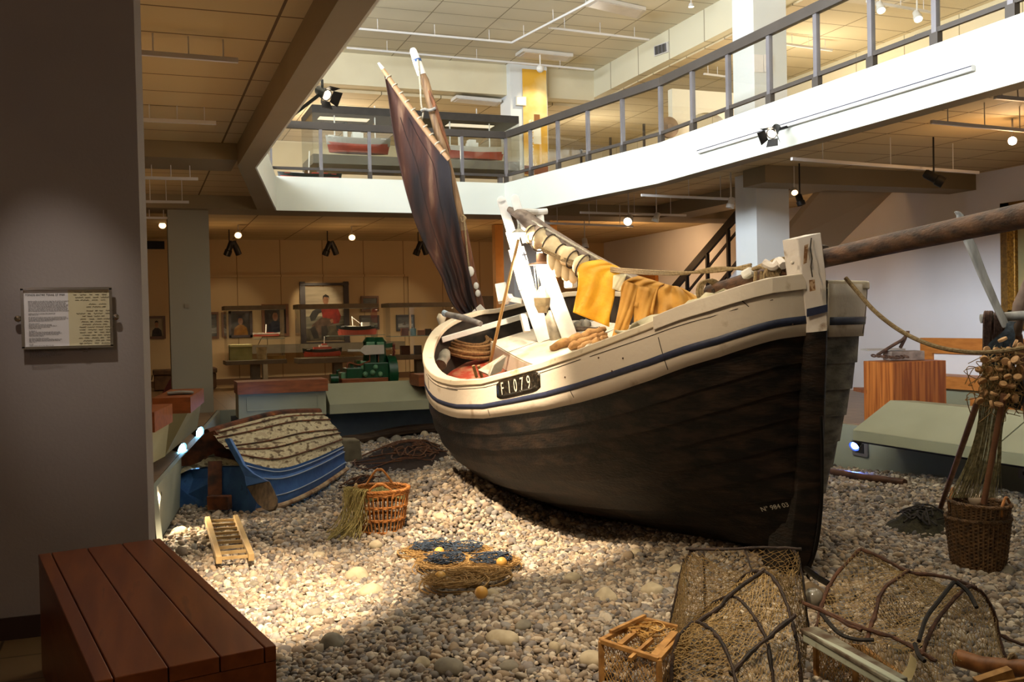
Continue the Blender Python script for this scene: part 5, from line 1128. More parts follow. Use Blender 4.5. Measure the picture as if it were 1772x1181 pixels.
ins = lambda u, v, z: fr_(u).lerp(bk(u), v)+Vector((0, 0, z))
MB().hexa([ins(.1, .04, -.48), ins(.93, .04, -.48), ins(.93, .9, -.48), ins(.1, .9, -.48), ins(.1, .04, -.05), ins(.93, .04, -.05), ins(.93, .9, -.05), ins(.1, .9, -.05)]).build('base_panel', M('grey_panel', '8d9290'), t)
struct('baseboard_left', MB().box((-8, 4.985, 0), (.02, 4.999, .1)), M('brown_skirting', '3a2418'))
# framed notice on the wall: two sheets behind glass
t = thing('framed_notice', 'framed notice with a typed sheet and a handwritten yellowed letter on the near wall', 'frame', tuple(A(116, 550, 'Y', 4.97)))
fa, fb = A(38, 500, 'Y', 4.97), A(194, 600, 'Y', 4.97); fa.z, fb.z = A(116, 500, 'Y', 4.97).z, A(116, 601, 'Y', 4.97).z
x0_, x1_, z0_, z1_ = fa.x, fb.x, fb.z, fa.z; mx_ = A(119, 550, 'Y', 4.97).x
PAP = M('white_paper', 'ece6e4', 'e6e0dd', rough=.7, scale=3); LET = M('yellowed_paper', 'd8caa0', 'e2d6b0', rough=.7, scale=4)
MB().box((x0_, 4.962, z0_), (mx_, 4.966, z1_)).build('typed_sheet', PAP, t); lt = MB().box((mx_, 4.962, z0_), (x1_, 4.966, z1_)).build('handwritten_letter', LET, t)
s = MB(); e = .006
for p, q in (((x0_-e, z0_), (x1_+e, z0_)), ((x0_-e, z1_), (x1_+e, z1_)), ((x0_, z0_), (x0_, z1_)), ((x1_, z0_), (x1_, z1_)), ): s.bar((p[0], 4.957, p[1]), (q[0], 4.957, q[1]), .012, .012)
s.build('chrome_frame', M('chrome', 'c9c9cc', rough=.15, metal=1), t)
for x in (x0_-.02, x1_+.02): MB().lathe([(.016, 0), (.014, .012), (.001, .016)], (x, 4.97, (z0_+z1_)/2), 16, R=Rx(math.pi/2)).build('fixing_stud', MATS['chrome'], t, smooth=True)
INK = M('typed_ink', '4a4444'); INK2 = M('brown_ink', '3c2c20'); rnd = random.Random(8)
text('typed_heading', 'FONDS ENTRE TERRE ET MER', INK, t, Vector(((x0_+mx_)/2, 4.960, z1_-.028)), (math.pi/2, 0, 0), .0125, ext=.0002)
W_ = 'la mer les marins du port de peche au temps des voiles et leurs familles a terre ont garde ces objets avec soin dans le musee'.split()
def line(n, r): 
    o = ''
    while len(o) < n: o += r.choice(W_)+' '
    return o[:n].strip()
yy = z1_-.052; body = [52]*9+[0, 34, 12, 0, 50, 52, 50, 30, 0, 14, 30, 38, 26, 18, 0, 12, 38, 44, 36, 20, 0, 26, 44, 40, 10, 0, 6, 34, 0, 18, 34, 46, 12, 36, 44, 40, 28]
txt = '\n'.join(line(n, rnd) if n else '' for n in body)
o = text('typed_text', txt, INK, t, Vector((x0_+.024, 4.960, yy)), (math.pi/2, 0, 0), .0078, align='LEFT', ext=.0001, aly='TOP', spl=.72)
s = MB(); yy = z1_-.016; W2 = x1_-mx_
for k in range(22):
    x = mx_+(.02+(.05 if 3 < k < 7 else 0)+(.02 if k > 7 else 0)+rnd.random()*.02); ind = x
    if k in (4, 6): yy -= .006
    while x < x1_-.02-(0.08 if k > 19 else 0):
        L_ = rnd.uniform(.010, .04); pts = [(x+L_*j/10, 4.9605, yy+.0028*math.sin(j*2.1+k)*rnd.uniform(.4, 1.4)) for j in range(11)]; s.tube(pts, .0009, 3, cap=False); x += L_+rnd.uniform(.006, .014)
    yy -= .0125
s.build('handwriting', INK2, t)
# ================================================================ balcony railings
RAIL = M('dark_rail_paint', '403a36', '46403c', rough=.5, scale=3); POST = M('grey_metal', '77757c', '85838a', rough=.35, metal=.4, scale=3)
def seglen(a, b): return (Vector(b)-Vector(a)).length
def railing(name, lab, pts, posts, top=4.76, zb=3.85):
    t = thing(name, lab, 'railing', (pts[0][0], pts[0][1], zb))
    for a, b in zip(pts[:-1], pts[1:]):
        d = (Vector((*b, 0))-Vector((*a, 0))).normalized()
        MB().bar((*a, top-.055), (*b, top-.055), .07, .12).build('handrail', RAIL, t, bevel=.004); MB().bar((*a, zb+.14), (*b, zb+.14), .04, .045).build('bottom_rail', RAIL, t)
        n_ = Vector((-d.y, d.x, 0))*.0
        G0, G1 = Vector((*a, zb+.17)), Vector((*b, zb+.17)); MB().slab([G0, G1, Vector((*b, top-.12)), Vector((*a, top-.12))], (-d.y, d.x, 0), .008).build('glass_panel', GLASS, t)
    for x, y in posts:
        MB().box((x-.025, y-.03, zb), (x+.025, y+.03, top-.11)).build('post', POST, t); MB().box((x-.03, y-.05, zb), (x+.03, y+.05, zb+.12)).build('post_foot', RAIL, t)
railing('balcony_railing', 'long railing with glass panels along the right white balcony', [(6.93, 12.24), (6.93, 1.2)], [(6.93, 12.25-k*.85) for k in range(13)])
import itertools
ax_, ay_ = 6.2, 16.42; bx_, by_ = 6.93, 12.24
railing('balcony_railing', 'railing section with glass panels above the bend of the balcony', [(ax_, ay_), (bx_, by_)], [(ax_+(bx_-ax_)*f_, ay_+(by_-ay_)*f_) for f_ in (.18, .38, .58, .79)])
railing('balcony_railing', 'railing with glass panels across the far end of the upper floor', [(2.1, 16.5), (6.2, 16.5)], [(2.1+.82*k-.01, 16.5) for k in range(6)])
railing('balcony_railing', 'short railing section in the far left corner of the void', [(1.35, 12.3), (2.1, 16.5)], [(1.72, 14.4)])
# ---- banner and posters on the upper floor
t = thing('banner', 'tall yellow lighthouse banner on the far upper pillar', 'banner', (x0+.3, 18.9, 5.0))
ba, bb, bz1, bz0 = at(905, 200, 'Y', 18.97)[0], at(946, 200, 'Y', 18.97)[0], at(925, 121, 'Y', 18.97)[2], at(925, 305, 'Y', 18.97)[2]
BAN = M('banner_yellow', 'dca83a', 'f0e0ae', rough=.5, scale=1.0, lo=.42, hi=.66)
MB().box((ba, 18.95, bz0), (bb, 18.97, bz1)).build('banner_sheet', BAN, t)
cx_ = (ba+bb)/2; s = MB(); s.prism([(cx_-.05, 18.948), (cx_+.12, 18.948), (cx_+.12, 18.949), (cx_-.05, 18.949)], 5.05, 5.5); s.build('lighthouse_picture', M('lighthouse_white', 'f0ead8'), t)
MB().box((cx_-.03, 18.946, 5.5), (cx_+.10, 18.949, 5.66)).build('lighthouse_lantern', M('lantern_brown', '8a5a30'), t)
MB().box((ba, 18.946, 4.42), (bb, 18.949, 4.6)).build('banner_stripe', M('banner_stripe', '8c5a40'), t); MB().box((ba+.1, 18.946, 3.85), (bb-.1, 18.949, 4.35)).build('window_picture', M('pale_photo', 'd6bf8c', 'e8dcb8', scale=9), t)
text('banner_text', 'La pêche morutière', M('banner_white', 'f4eedc'), t, (ba+.15, 18.944, 4.75), (math.pi/2, -math.pi/2, 0), .20, ext=.001)
light('banner_spot_light', 'SPOT', (cx_, 17.9, 6.4), 70, (1, .85, .55), .05, (cx_, 19, 5.5), math.radians(60), .6)
t = thing('paper_notice', 'white paper notices taped to the right upper pillar', 'notice', tuple(A(1325, 110, 'Y', 12.48)))
for x in (1315, 1332):
    p = A(x, 110, 'Y', 12.49); MB().box((p.x-.1, 12.488, p.z-.13), (p.x+.06, 12.498, p.z+.13)).build('paper', PAP, t)
# ---- light tracks
TRK = M('white_track', 'cfcccb', rough=.4)
def track(a, b, lab, hang=None, r=.018, mat=TRK):
    a, b = Vector(a), Vector(b); t = thing('light_track', lab, 'track', tuple(a)); MB().bar(a, b, .035, .035).build('rail', mat, t)
    if hang:
        for f_ in (.15, .5, .85): p = a.lerp(b, f_); MB().tube([p, (p.x, p.y, hang)], .006, 5).build('hanger', mat, t)
ZU, ZL = 6.66, 3.5
track(A(600, 83, 'Z', 6.5), A(1028, 121, 'Z', 6.5), 'lowest long white track under the upper ceiling, before the far beam', 6.7)
track(A(610, 49, 'Z', 6.5), A(886, 74, 'Z', 6.5), 'upper long white track under the upper ceiling, ending at the corner', 6.7)
track(A(886, 74, 'Z', 6.5), A(1040, -6, 'Z', 6.5), 'white track slanting up right from the corner of the long one', 6.7)
track(A(950, 48, 'Z', 6.5), A(1123, 69, 'Z', 6.5), 'short white track between the two ceiling light panels', 6.7)
track(A(238, 91, 'Z', 3.4), A(412, 105, 'Z', 3.4), 'nearest white track under the left mezzanine ceiling', 3.55)
track(A(238, 207, 'Z', 3.4), A(374, 213, 'Z', 3.4), 'second white track under the left mezzanine ceiling', 3.55)
track(A(248, 308, 'Z', 3.2), A(343, 310, 'Z', 3.2), 'third white track under the left mezzanine ceiling, beyond the beam', 3.55)
track(A(248, 349, 'Z', 3.2), A(327, 350, 'Z', 3.2), 'fourth white track under the left mezzanine ceiling', 3.55)
track(A(248, 377, 'Z', 3.2), A(318, 378, 'Z', 3.2), 'farthest white track on the left, beside the grey pillar', 3.55)
track(A(1110, 338, 'Z', 3.2), A(1270, 345, 'Z', 3.2), 'white hanging track ending at the right pillar', 3.55)
track(A(1004, 368, 'Z', 3.2), A(1187, 373, 'Z', 3.2), 'white hanging track with the lit spotlight, above the furled sail', 3.55)
track(A(940, 386, 'Z', 3.15), A(1095, 392, 'Z', 3.15), 'low dim hanging track behind the mast crutch', 3.55)
track(A(1370, 275, 'Z', 3.2), A(1693, 299, 'Z', 3.2), 'white hanging track with the black spotlight, right of the pillar', 3.55)
track(A(1612, 211, 'Z', 3.3), A(1790, 228, 'Z', 3.3), 'white hanging track near the starry lamp on the right', 3.55)
track(A(1722, 168, 'Z', 3.3), A(1800, 175, 'Z', 3.3), 'short white track at the upper right edge under the mezzanine', 3.55)
track(A(1500, 2, 'Z', 5.9), A(1615, 22, 'Z', 5.9), 'short white track with two lit spots on the upper floor', 6.12)
track(A(1218, 128, 'Z', 5.95), A(1265, 134, 'Z', 5.95), 'short white track beyond the railing, left of the upper pillar', 6.12)
track(A(1358, 76, 'Z', 5.95), A(1440, 87, 'Z', 5.95), 'short white track beyond the railing, right of the upper pillar', 6.12)
a, b = at(1208, 263, 'X', 6.84), at(1684, 117, 'X', 6.84)
t = thing('light_track', 'long white track fixed along the face of the right balcony', 'track', tuple(a)); MB().bar(a, b, .04, .05).build('rail', TRK, t); MB().bar(Vector(a)+Vector((-.022, 0, .012)), Vector(b)+Vector((-.022, 0, .012)), .004, .008).build('slot', BLUE, t)
# ---- spotlights
BLK = M('black_spot_metal', '141212', '1c1a1a', rough=.4, metal=.3); WSP = M('white_spot_metal', 'cac6c0', rough=.4)
def spot(name, lab, c, aim, L=.2, r=.055, mat=BLK, lit=None, grp=None, up=.15, barn=False):
    c = Vector(c); d = Vector(aim).normalized(); R = toR(d); t = thing(name, lab, 'spotlight', tuple(c), grp)
    if name != 'stage_spotlight' or 'track' in lab: up = (3.549 if c.z < 3.55 else 6.119 if c.z < 6.1 else 6.699)-c.z
    elif 'balcony' in lab: MB().bar(c, (6.83, c.y, c.z+.05), .03, .03).build('arm', mat, t)
    else: MB().bar(c, (1.37, c.y, 3.33), .03, .03).build('arm', mat, t)
    MB().lathe([(r*.6, -L*.5), (r*.8, -L*.4), (r*.8, L*.1), (r, L*.15), (r, L*.5), (r*.9, L*.5), (r*.85, L*.2)], c, 16, R=R).build('lamp_body', mat, t, smooth=True)
    MB().tube([c, c+Vector((0, 0, up))], .012, 6).build('bracket', mat, t)
    MB().lathe([(.001, L*.42), (r*.8, L*.42), (r*.8, L*.44), (.001, L*.44)], c, 16, R=R).build('lens', emit('lamp_glow_'+lit[0], lit[0], lit[1]) if lit else M('dark_lens', '222020', rough=.1), t)
    if barn:
        for s_ in (-1, 1): MB().slab([c+R @ Vector((s_*r, -r, L*.5)), c+R @ Vector((s_*r, r, L*.5)), c+R @ Vector((s_*r*1.9, r*1.3, L*.95)), c+R @ Vector((s_*r*1.9, -r*1.3, L*.95))], R @ Vector((1, 0, 0)), .004).build('barn_door', mat, t)
        for s_ in (-1, 1): MB().slab([c+R @ Vector((-r, s_*r, L*.5)), c+R @ Vector((r, s_*r, L*.5)), c+R @ Vector((r*1.2, s_*r*1.9, L*.9)), c+R @ Vector((-r*1.2, s_*r*1.9, L*.9))], R @ Vector((0, 1, 0)), .004).build('barn_door', mat, t)
    return t
WH = ('ffe9c8', 14)
spot('stage_spotlight', 'black stage spotlight with barn doors under the left void edge', A(558, 160, 'D', 9.2), (.45, -.7, -.5), .15, .055, lit=WH, up=.12, barn=True)
spot('stage_spotlight', 'lit stage spotlight with barn doors on the face of the right balcony', A(1340, 226, 'X', 6.66), (-.75, -.35, -.6), .17, .06, lit=WH, up=.06, barn=True)
spot('stage_spotlight', 'black twin-barrel spotlight on the track right of the pillar', A(1616, 308, 'Z', 3.05), (.6, -.5, -.5), .26, .07, up=.12)
spot('track_spotlight', 'lit white spotlight on the hanging track above the furled sail', A(1088, 380, 'Z', 3.1), (-.5, -.6, -.4), .2, .08, WSP, lit=WH, up=.1)
spot('track_spotlight', 'white unlit spotlight at the end of that track above the tan oilskins', A(1136, 376, 'Z', 3.1), (-.3, .2, -.9), .16, .06, WSP, up=.1)
spot('track_spotlight', 'white unlit spotlight beside the right pillar', A(1265, 351, 'Z', 3.1), (-.2, .1, -.9), .16, .06, WSP, up=.1)
spot('track_spotlight', 'tiny white spotlight low behind the furled sail', A(1012, 421, 'D', 20), (0, -.2, -.9), .2, .07, WSP, up=.3)
st = A(1752, 244, 'Z', 3.3); spot('track_spotlight', 'glaring lit spotlight at the upper right under the mezzanine', st, CP-np.array(st), .12, .05, WSP, lit=('fff2d8', 160), up=.15)
for x, y, lab in ((397, 430, 'black spotlight left of the portraits, above the first display case'), (567, 430, 'black twin spotlight above the big portrait'), (724, 430, 'black spotlight right of the big portrait, beside the sail')):
    c = A(x, y, 'Y', 22.6); t = spot('gallery_spotlight', lab, c, (-.3, .3, -.85), .34, .08, up=.55); R = toR((.35, .3, -.85)); MB().lathe([(.05, -.15), (.07, 0), (.07, .17)], c+Vector((.14, 0, .02)), 12, R=R).build('second_barrel', BLK, t)
    light('portrait_spot_light', 'SPOT', c+Vector((0, .0, -.2)), 150 if x == 567 else 36, (1, .80, .52), .04, (c.x+.1, 25, 1.5 if x != 567 else 1.9), math.radians(30 if x == 567 else 50), .6)
for x, y, lab, e in ((412, 405, 'small lit lamp above the leftmost black spotlight', 6), (609, 409, 'white round lit lamp near the big portrait', 14), (281, 388, 'small lit lamp left of the grey pillar', 8)):
    c = A(x, y, 'Y', 21.5); spot('track_spotlight', lab, c, CP-np.array(c)+np.array([0, 0, -12]), .14, .08, WSP, lit=('ffd9a0', e), up=.2)
for x, y, lab in ((1523, 12, 'left'), (1587, 27, 'right')): spot('track_spotlight', f'lit white upper-floor spotlight above the railing, {lab} one of the pair', A(x, y, 'D', 13.5), (-.2, -.5, -.8), .16, .06, WSP, lit=('ffe6c0', 30), grp='upper-floor spotlights', up=.1)
for x, y, z, lab in ((1196, 9, 6.6, 'small lit ceiling spot near the top edge, left of the upper pillar'),): spot('ceiling_spotlight', lab, A(x, y, 'Z', z), (0, 0, -1), .06, .05, WSP, lit=('ffe6c0', 10), up=.05)
for x, y, d_, lab in ((825, 210, 19.5, 'white globe lamp under the far upper ceiling, right of the mast'), (566, 192, 19.5, 'small white spotlight under the far upper ceiling, beside the stage light'), (935, 119, 17.8, 'white spotlight on the track over the yellow banner')):
    c = A(x, y, 'D', d_); t = thing('ceiling_lamp', lab, 'lamp', tuple(c)); MB().ball(c, .10 if x == 825 else .07, 14, 10).build('lamp_body', WSP, t, smooth=True); MB().tube([c, c+Vector((0, 0, .25))], .012, 6).build('bracket', WSP, t)
# ---- fluorescent panels, vents, signs
PANL = M('diffuser', 'cfc9c6', 'd8d2cf', rough=.3)
def cpanel(px, z, lab, cat='light'):
    P = [A(x, y, 'Z', z) for x, y in px]; t = thing('ceiling_light', lab, cat, tuple(P[0])); MB().slab(P, (0, 0, 1), .06).build('frame', WSP, t)
    c = sum(P, Vector())/4; MB().slab([c.lerp(p, .88)-Vector((0, 0, .032)) for p in P], (0, 0, 1), .01).build('diffuser', PANL, t)
cpanel([(1012, 8), (1105, 30), (1118, 15), (1030, -4)], 6.66, 'white ceiling light panel near the top edge, centre of the upper ceiling')
cpanel([(892, 95), (983, 105), (992, 95), (905, 86)], 6.66, 'white ceiling light panel before the far beam, above the banner')
cpanel([(780, 174), (860, 182), (868, 174), (790, 167)], 6.0, 'pale ceiling light panel behind the far beam, right of the mast')
def vent(px, lab, ax, val, nrm):
    P = [A(x, y, ax, val) for x, y in px]; c = sum(P, Vector())/4; t = thing('air_vent', lab, 'vent', tuple(c)); MB().slab(P, nrm, .03).build('frame', WSP, t); MB().slab([c.lerp(p, .82)+Vector(nrm)*.014 for p in P], nrm, .006).build('grille', M('vent_dark', '4a4844'), t)
    for k in range(4): f_ = (k+.5)/4; a_, b_ = P[0].lerp(P[1], f_), P[3].lerp(P[2], f_); MB().bar(a_.lerp(b_, .12)+Vector(nrm)*.02, a_.lerp(b_, .88)+Vector(nrm)*.02, .02, .02).build('slat', POST, t)
vent([(1132, 80), (1156, 72), (1157, 90), (1133, 98)], 'metal air vent in the white panelled bulkhead of the upper ceiling', 'X', 9.235, (-1, 0, 0))
vent([(1583, 61), (1600, 55), (1600, 60), (1584, 66)], 'small air vent high on the far upper wall beyond the railing', 'X', 12.28, (-1, 0, 0))
P = A(892, 176, 'Y', 19.0); t = thing('exit_sign', 'small illuminated white sign box at the end of the far beam', 'sign', tuple(P)); MB().box((P.x-.02, 18.9, P.z-.09), (P.x+.2, 18.98, P.z+.09)).build('sign_box', WSP, t); MB().box((P.x, 18.896, P.z-.07), (P.x+.18, 18.899, P.z+.07)).build('sign_face', emit('sign_face', 'ffd8c0', 1.2), t)
# ---- dark ceiling duct and glass showcase with ship models beyond the far railing
DUCT = M('dark_duct', '2c2824', '35302c', rough=.6)
t = thing('showcase', 'large glass showcase with dark lit lid behind the far railing', 'showcase', (4.5, 18, 3.85))
zz = float(at(650, 186, 'Y', 18.0)[2]); X0, X1 = float(at(530, 186, 'Y', 18.0)[0]), float(at(878, 190, 'Y', 18.0)[0])
MB().box((X0, 17.4, 5.12), (X1, 18.6, 5.26)).build('lid', DUCT, t)
for x in (548, 768): p = A(x, 185, 'Y', 18.0); MB().box((p.x, 17.7, 5.112), (p.x+.9, 17.95, 5.119)).build('lid_light', emit('lid_glow', 'fff0d0', .9), t)
zt = float(at(600, 276, 'Y', 17.5)[2]); MB().box((X0, 17.4, 4.24), (X1, 18.6, 4.40)).box((X0+.3, 17.6, 3.92), (X1, 18.4, 4.02)).build('plinth', M('grey_case_base', '6b6558', '746e60', rough=.5), t)
for p, q in (((X0, 17.4), (X1, 17.4)), ((X1, 17.4), (X1, 18.6)), ((X0, 18.6), (X1, 18.6)), ((X0, 17.4), (X0, 18.6))):
    d = Vector((q[0]-p[0], q[1]-p[1], 0)).normalized(); MB().slab([(*p, 4.40), (*q, 4.40), (*q, 5.12), (*p, 5.12)], (-d.y, d.x, 0), .01).build('glass_pane', GLASS, t)
for x in (X0+.2, X1-.2, (X0+X1)/2): MB().box((x-.04, 17.9, 3.84), (x+.04, 18.0, 4.24)).build('leg', POST, t)
RED = M('model_red', 'a8402c', 'b84a32', rough=.5, scale=10); WM = M('model_white', 'd8d4cc', 'e0dcd4', rough=.5); GRM = M('model_grey', '9a968c', rough=.5); BKM = M('model_black', '1e2420', rough=.4)
def ship(lab, c, L, h, upper, lower, deckm, style, par=None, yaw=0, cat='ship model', name='ship_model', grp=None):
    c = Vector(c); t = thing(name, lab, cat, tuple(c), grp); R = Rz(yaw)
    def hull(z0, z1, f0, f1, mat, nm):
        G = []
        for k in range(15):
            u = k/14; x = (u-.5)*L; b = h*.55*max(.02, (1-abs(2*u-1)**3.2)); sh = h*.18*(2*u-1)**2
            G.append([c+R @ Vector((x*f, s_*b*f, z+(sh if z == z1 else 0))) for s_, z, f in ((-1, z1, f1), (-.8, z0, f0), (.8, z0, f0), (1, z1, f1))])
        s = MB(); s.grid(G, closed_u=True); s.add(G[0], [(0, 1, 2, 3)]); s.add(G[-1], [(3, 2, 1, 0)]); s.build(nm, mat, t)
    hull(0, h*.45, .9, .97, lower, 'lower_hull'); hull(h*.45, h*.8, .97, 1.0, upper, 'upper_hull')
    MB().box((-L*.4, -h*.4, h*.8), (L*.4, h*.4, h*.84), R, c).build('deck', deckm, t)
    def bx(x, w_, z, hh, m_, nm, d_=.3): MB().box((x*L-w_*L/2, -h*d_, h*z), (x*L+w_*L/2, h*d_, h*(z+hh)), R, c).build(nm, m_, t)
    if style == 0:
        bx(-.02, .16, .8, .35, WM, 'cabin'); bx(-.03, .11, 1.15, .2, WM, 'bridge'); bx(-.2, .05, .8, .8, WM, 'funnel', .15); bx(-.2, .05, 1.6, .15, BKM, 'funnel_top', .15); bx(-.42, .1, .85, .1, WM, 'stern_house')
        for x, hh in ((-.36, 1.9), (.26, 2.0)): MB().tube([c+R @ Vector((x*L, 0, h*.8)), c+R @ Vector((x*L, 0, h*(.8+hh)))], .012, 6).build('mast', WM, t)
        MB().tube([c+R @ Vector((.06*L, 0, h*.9)), c+R @ Vector((.26*L, 0, h*1.8))], .008, 5).build('derrick', M('model_wood', 'b08a58'), t)
    if style == 1:
        bx(.0, .45, .82, .25, RED, 'superstructure', .35); bx(.03, .22, 1.07, .22, WM, 'cabin'); bx(.05, .12, 1.29, .18, RED, 'wheelhouse', .25); MB().tube([c+R @ Vector((.05*L, 0, h*1.4)), c+R @ Vector((.06*L, 0, h*2.3))], .01, 6).build('mast', WM, t)
        bx(.18, .06, .84, .2, BKM, 'winch')
    if style == 2:
        bx(.2, .18, .82, .4, WM, 'wheelhouse'); bx(-.2, .3, .82, .08, WM, 'deck_house', .3); MB().tube([c+R @ Vector((-.1*L, 0, h*.85)), c+R @ Vector((-.12*L, 0, h*1.8))], .009, 6).build('mast', WM, t); MB().tube([c+R @ Vector((-.12*L, 0, h*1.75)), c+R @ Vector((.08*L, 0, h*1.1))], .006, 5).build('boom', WM, t)
    if style == 3:
        bx(.15, .25, .82, .12, RED, 'cabin'); MB().tube([c+R @ Vector((-.02*L, 0, h*.8)), c+R @ Vector((0, 0, h*3.0))], .012, 6).build('mast', WM, t); bx(-.2, .2, .82, .1, WM, 'deck_house')
    return t
ship('long grey and red trawler model in the upper showcase, left of the sail', (A(614, 272, 'Y', 17.9).x, 17.55, 4.46), 1.18, .31, GRM, RED, WM, 0)
ship('grey and red ship model in the upper showcase, right of the sail', (A(818, 282, 'Y', 17.9).x-.1, 17.55, 4.44), 1.25, .26, WM, RED, WM, 0)
c = A(535, 306, 'Y', 17.2); ship('dark green and red hull model low behind the far railing', (c.x, 17.1, 3.85), 1.1, .18, BKM, RED, RED, 3)
c = A(868, 268, 'Y', 17.7); t = thing('deck_gun_model', 'white metal winch model at the right end of the upper showcase', 'model', (c.x, 17.8, 4.40)); MB().box((c.x-.12, 17.7, 4.401), (c.x+.12, 17.9, 4.45)).build('base', WM, t); MB().tube([(c.x, 17.8, 4.45), (c.x, 17.8, 4.62)], .02, 8).build('pillar', WM, t); MB().tube([(c.x-.1, 17.8, 4.51), (c.x+.1, 17.8, 4.56)], .03, 8).build('barrel', WM, t)
# items deeper on the upper floor
p = A(620, 225, 'Y', 25.05); t = thing('lit_wall_painting', 'long low painting lit by a warm lamp on the far upper wall', 'painting', (p.x-1, 25, 4.5))
q0, q1 = A(508, 232, 'Y', 25.0), A(585, 246, 'Y', 25.0); MB().box((q0.x, 24.97, q1.z), (q1.x, 25.05, q0.z)).build('frame', M('painting_brown', '6e4a34'), t); MB().box((q0.x+.08, 24.96, q1.z+.06), (q1.x-.08, 24.969, q0.z-.06)).build('canvas', M('painting_sea', '8a6a50', 'b08a68', scale=3), t)
light('painting_light', 'POINT', ((q0.x+q1.x)/2, 24.6, q0.z+.4), 25, (1, .75, .45), .05)
pn = [(488, 262, 500, 310), (525, 270, 538, 300)]
p = A(780, 300, 'Y', 19.5); t = thing('white_cabinet', 'white display cabinet glimpsed low behind the far railing', 'cabinet', (A(665, 300, 'Y', 18.9).x, 19, 3.84)); a_ = A(647, 300, 'Y', 18.9).x; b_ = A(680, 300, 'Y', 18.9).x; MB().box((a_, 18.9, 3.84), (b_, 19.3, 4.12)).build('body', WM, t); MB().box((a_+.1, 18.89, 3.92), (b_-.1, 18.899, 4.05)).build('window', M('cab_grey', '77736a'), t)
# arched white partition and things seen beyond the right railing
t = thing('arched_partition', 'white partition with an arched opening on the upper floor beyond the railing', 'partition', tuple(A(1190, 200, 'Y', 15.5)))
a_, b_ = A(1163, 160, 'Y', 16.0).x, A(1262, 160, 'Y', 16.0).x; zt = float(at(1200, 156, 'Y', 16)[2]); w_ = b_-a_
s = MB(); N_ = 16; c_ = a_+w_*.62; r_ = w_*.30; za = zt-.62
s.box((a_, 16, 3.84), (c_-r_, 16.15, zt)); s.box((c_+r_, 16, 3.84), (b_+.6, 16.15, zt))
for k in range(N_):
    t0, t1 = math.pi*(1-k/N_), math.pi*(1-(k+1)/N_); P = [(c_+r_*math.cos(t0), za+r_*.6*math.sin(t0)), (c_+r_*math.cos(t1), za+r_*.6*math.sin(t1))]
    s.hexa([(P[0][0], 16, P[0][1]), (P[1][0], 16, P[1][1]), (P[1][0], 16.15, P[1][1]), (P[0][0], 16.15, P[0][1]), (P[0][0], 16, zt), (P[1][0], 16, zt), (P[1][0], 16.15, zt), (P[0][0], 16.15, zt)])
s.build('panel', M('partition_white', 'd8d0bc'), t)
p = A(1154, 222, 'Y', 15.9); tag(MB().lathe([(.16, 0), (.19, .02), (.19, .1), (.06, .12), (.06, .13)], p, 20, R=Rx(math.pi/2)).build('ship_wheel_hub', M('bronze', '6b5a48', '8a7460', metal=.5, rough=.5), None, smooth=True), 'round bronze porthole fitting beside the arched partition upstairs', 'porthole')
p = A(1261, 175, 'D', 15.5); tag(MB().lathe([(.05, -.5), (.06, -.4), (.03, -.3), (.03, .1), (.05, .2), (.02, .35)], p, 14).build('brass_instrument', M('brass', 'a8894c', metal=.8, rough=.3), None, smooth=True), 'upright brass ship instrument left of the upper pillar', 'instrument')
p0_ = [A(x, y, 'Y', 15.8) for x, y in ((1035, 265), (1100, 240), (1165, 195))]
t = thing('stair_railing', 'dark sloping stair handrail on the upper floor beyond the glass', 'railing', tuple(p0_[0]))
q = [A(975, 268, 'X', 11.6), A(1157, 175, 'X', 11.6)]; MB().bar(q[0], q[1], .06, .10).build('handrail', RAIL, t)
for f_ in (.2, .5, .8): p = q[0].lerp(q[1], f_); MB().bar(p, (p.x, p.y, p.z-1.0), .05, .05, up=(0, 1, 0)).build('post', RAIL, t)
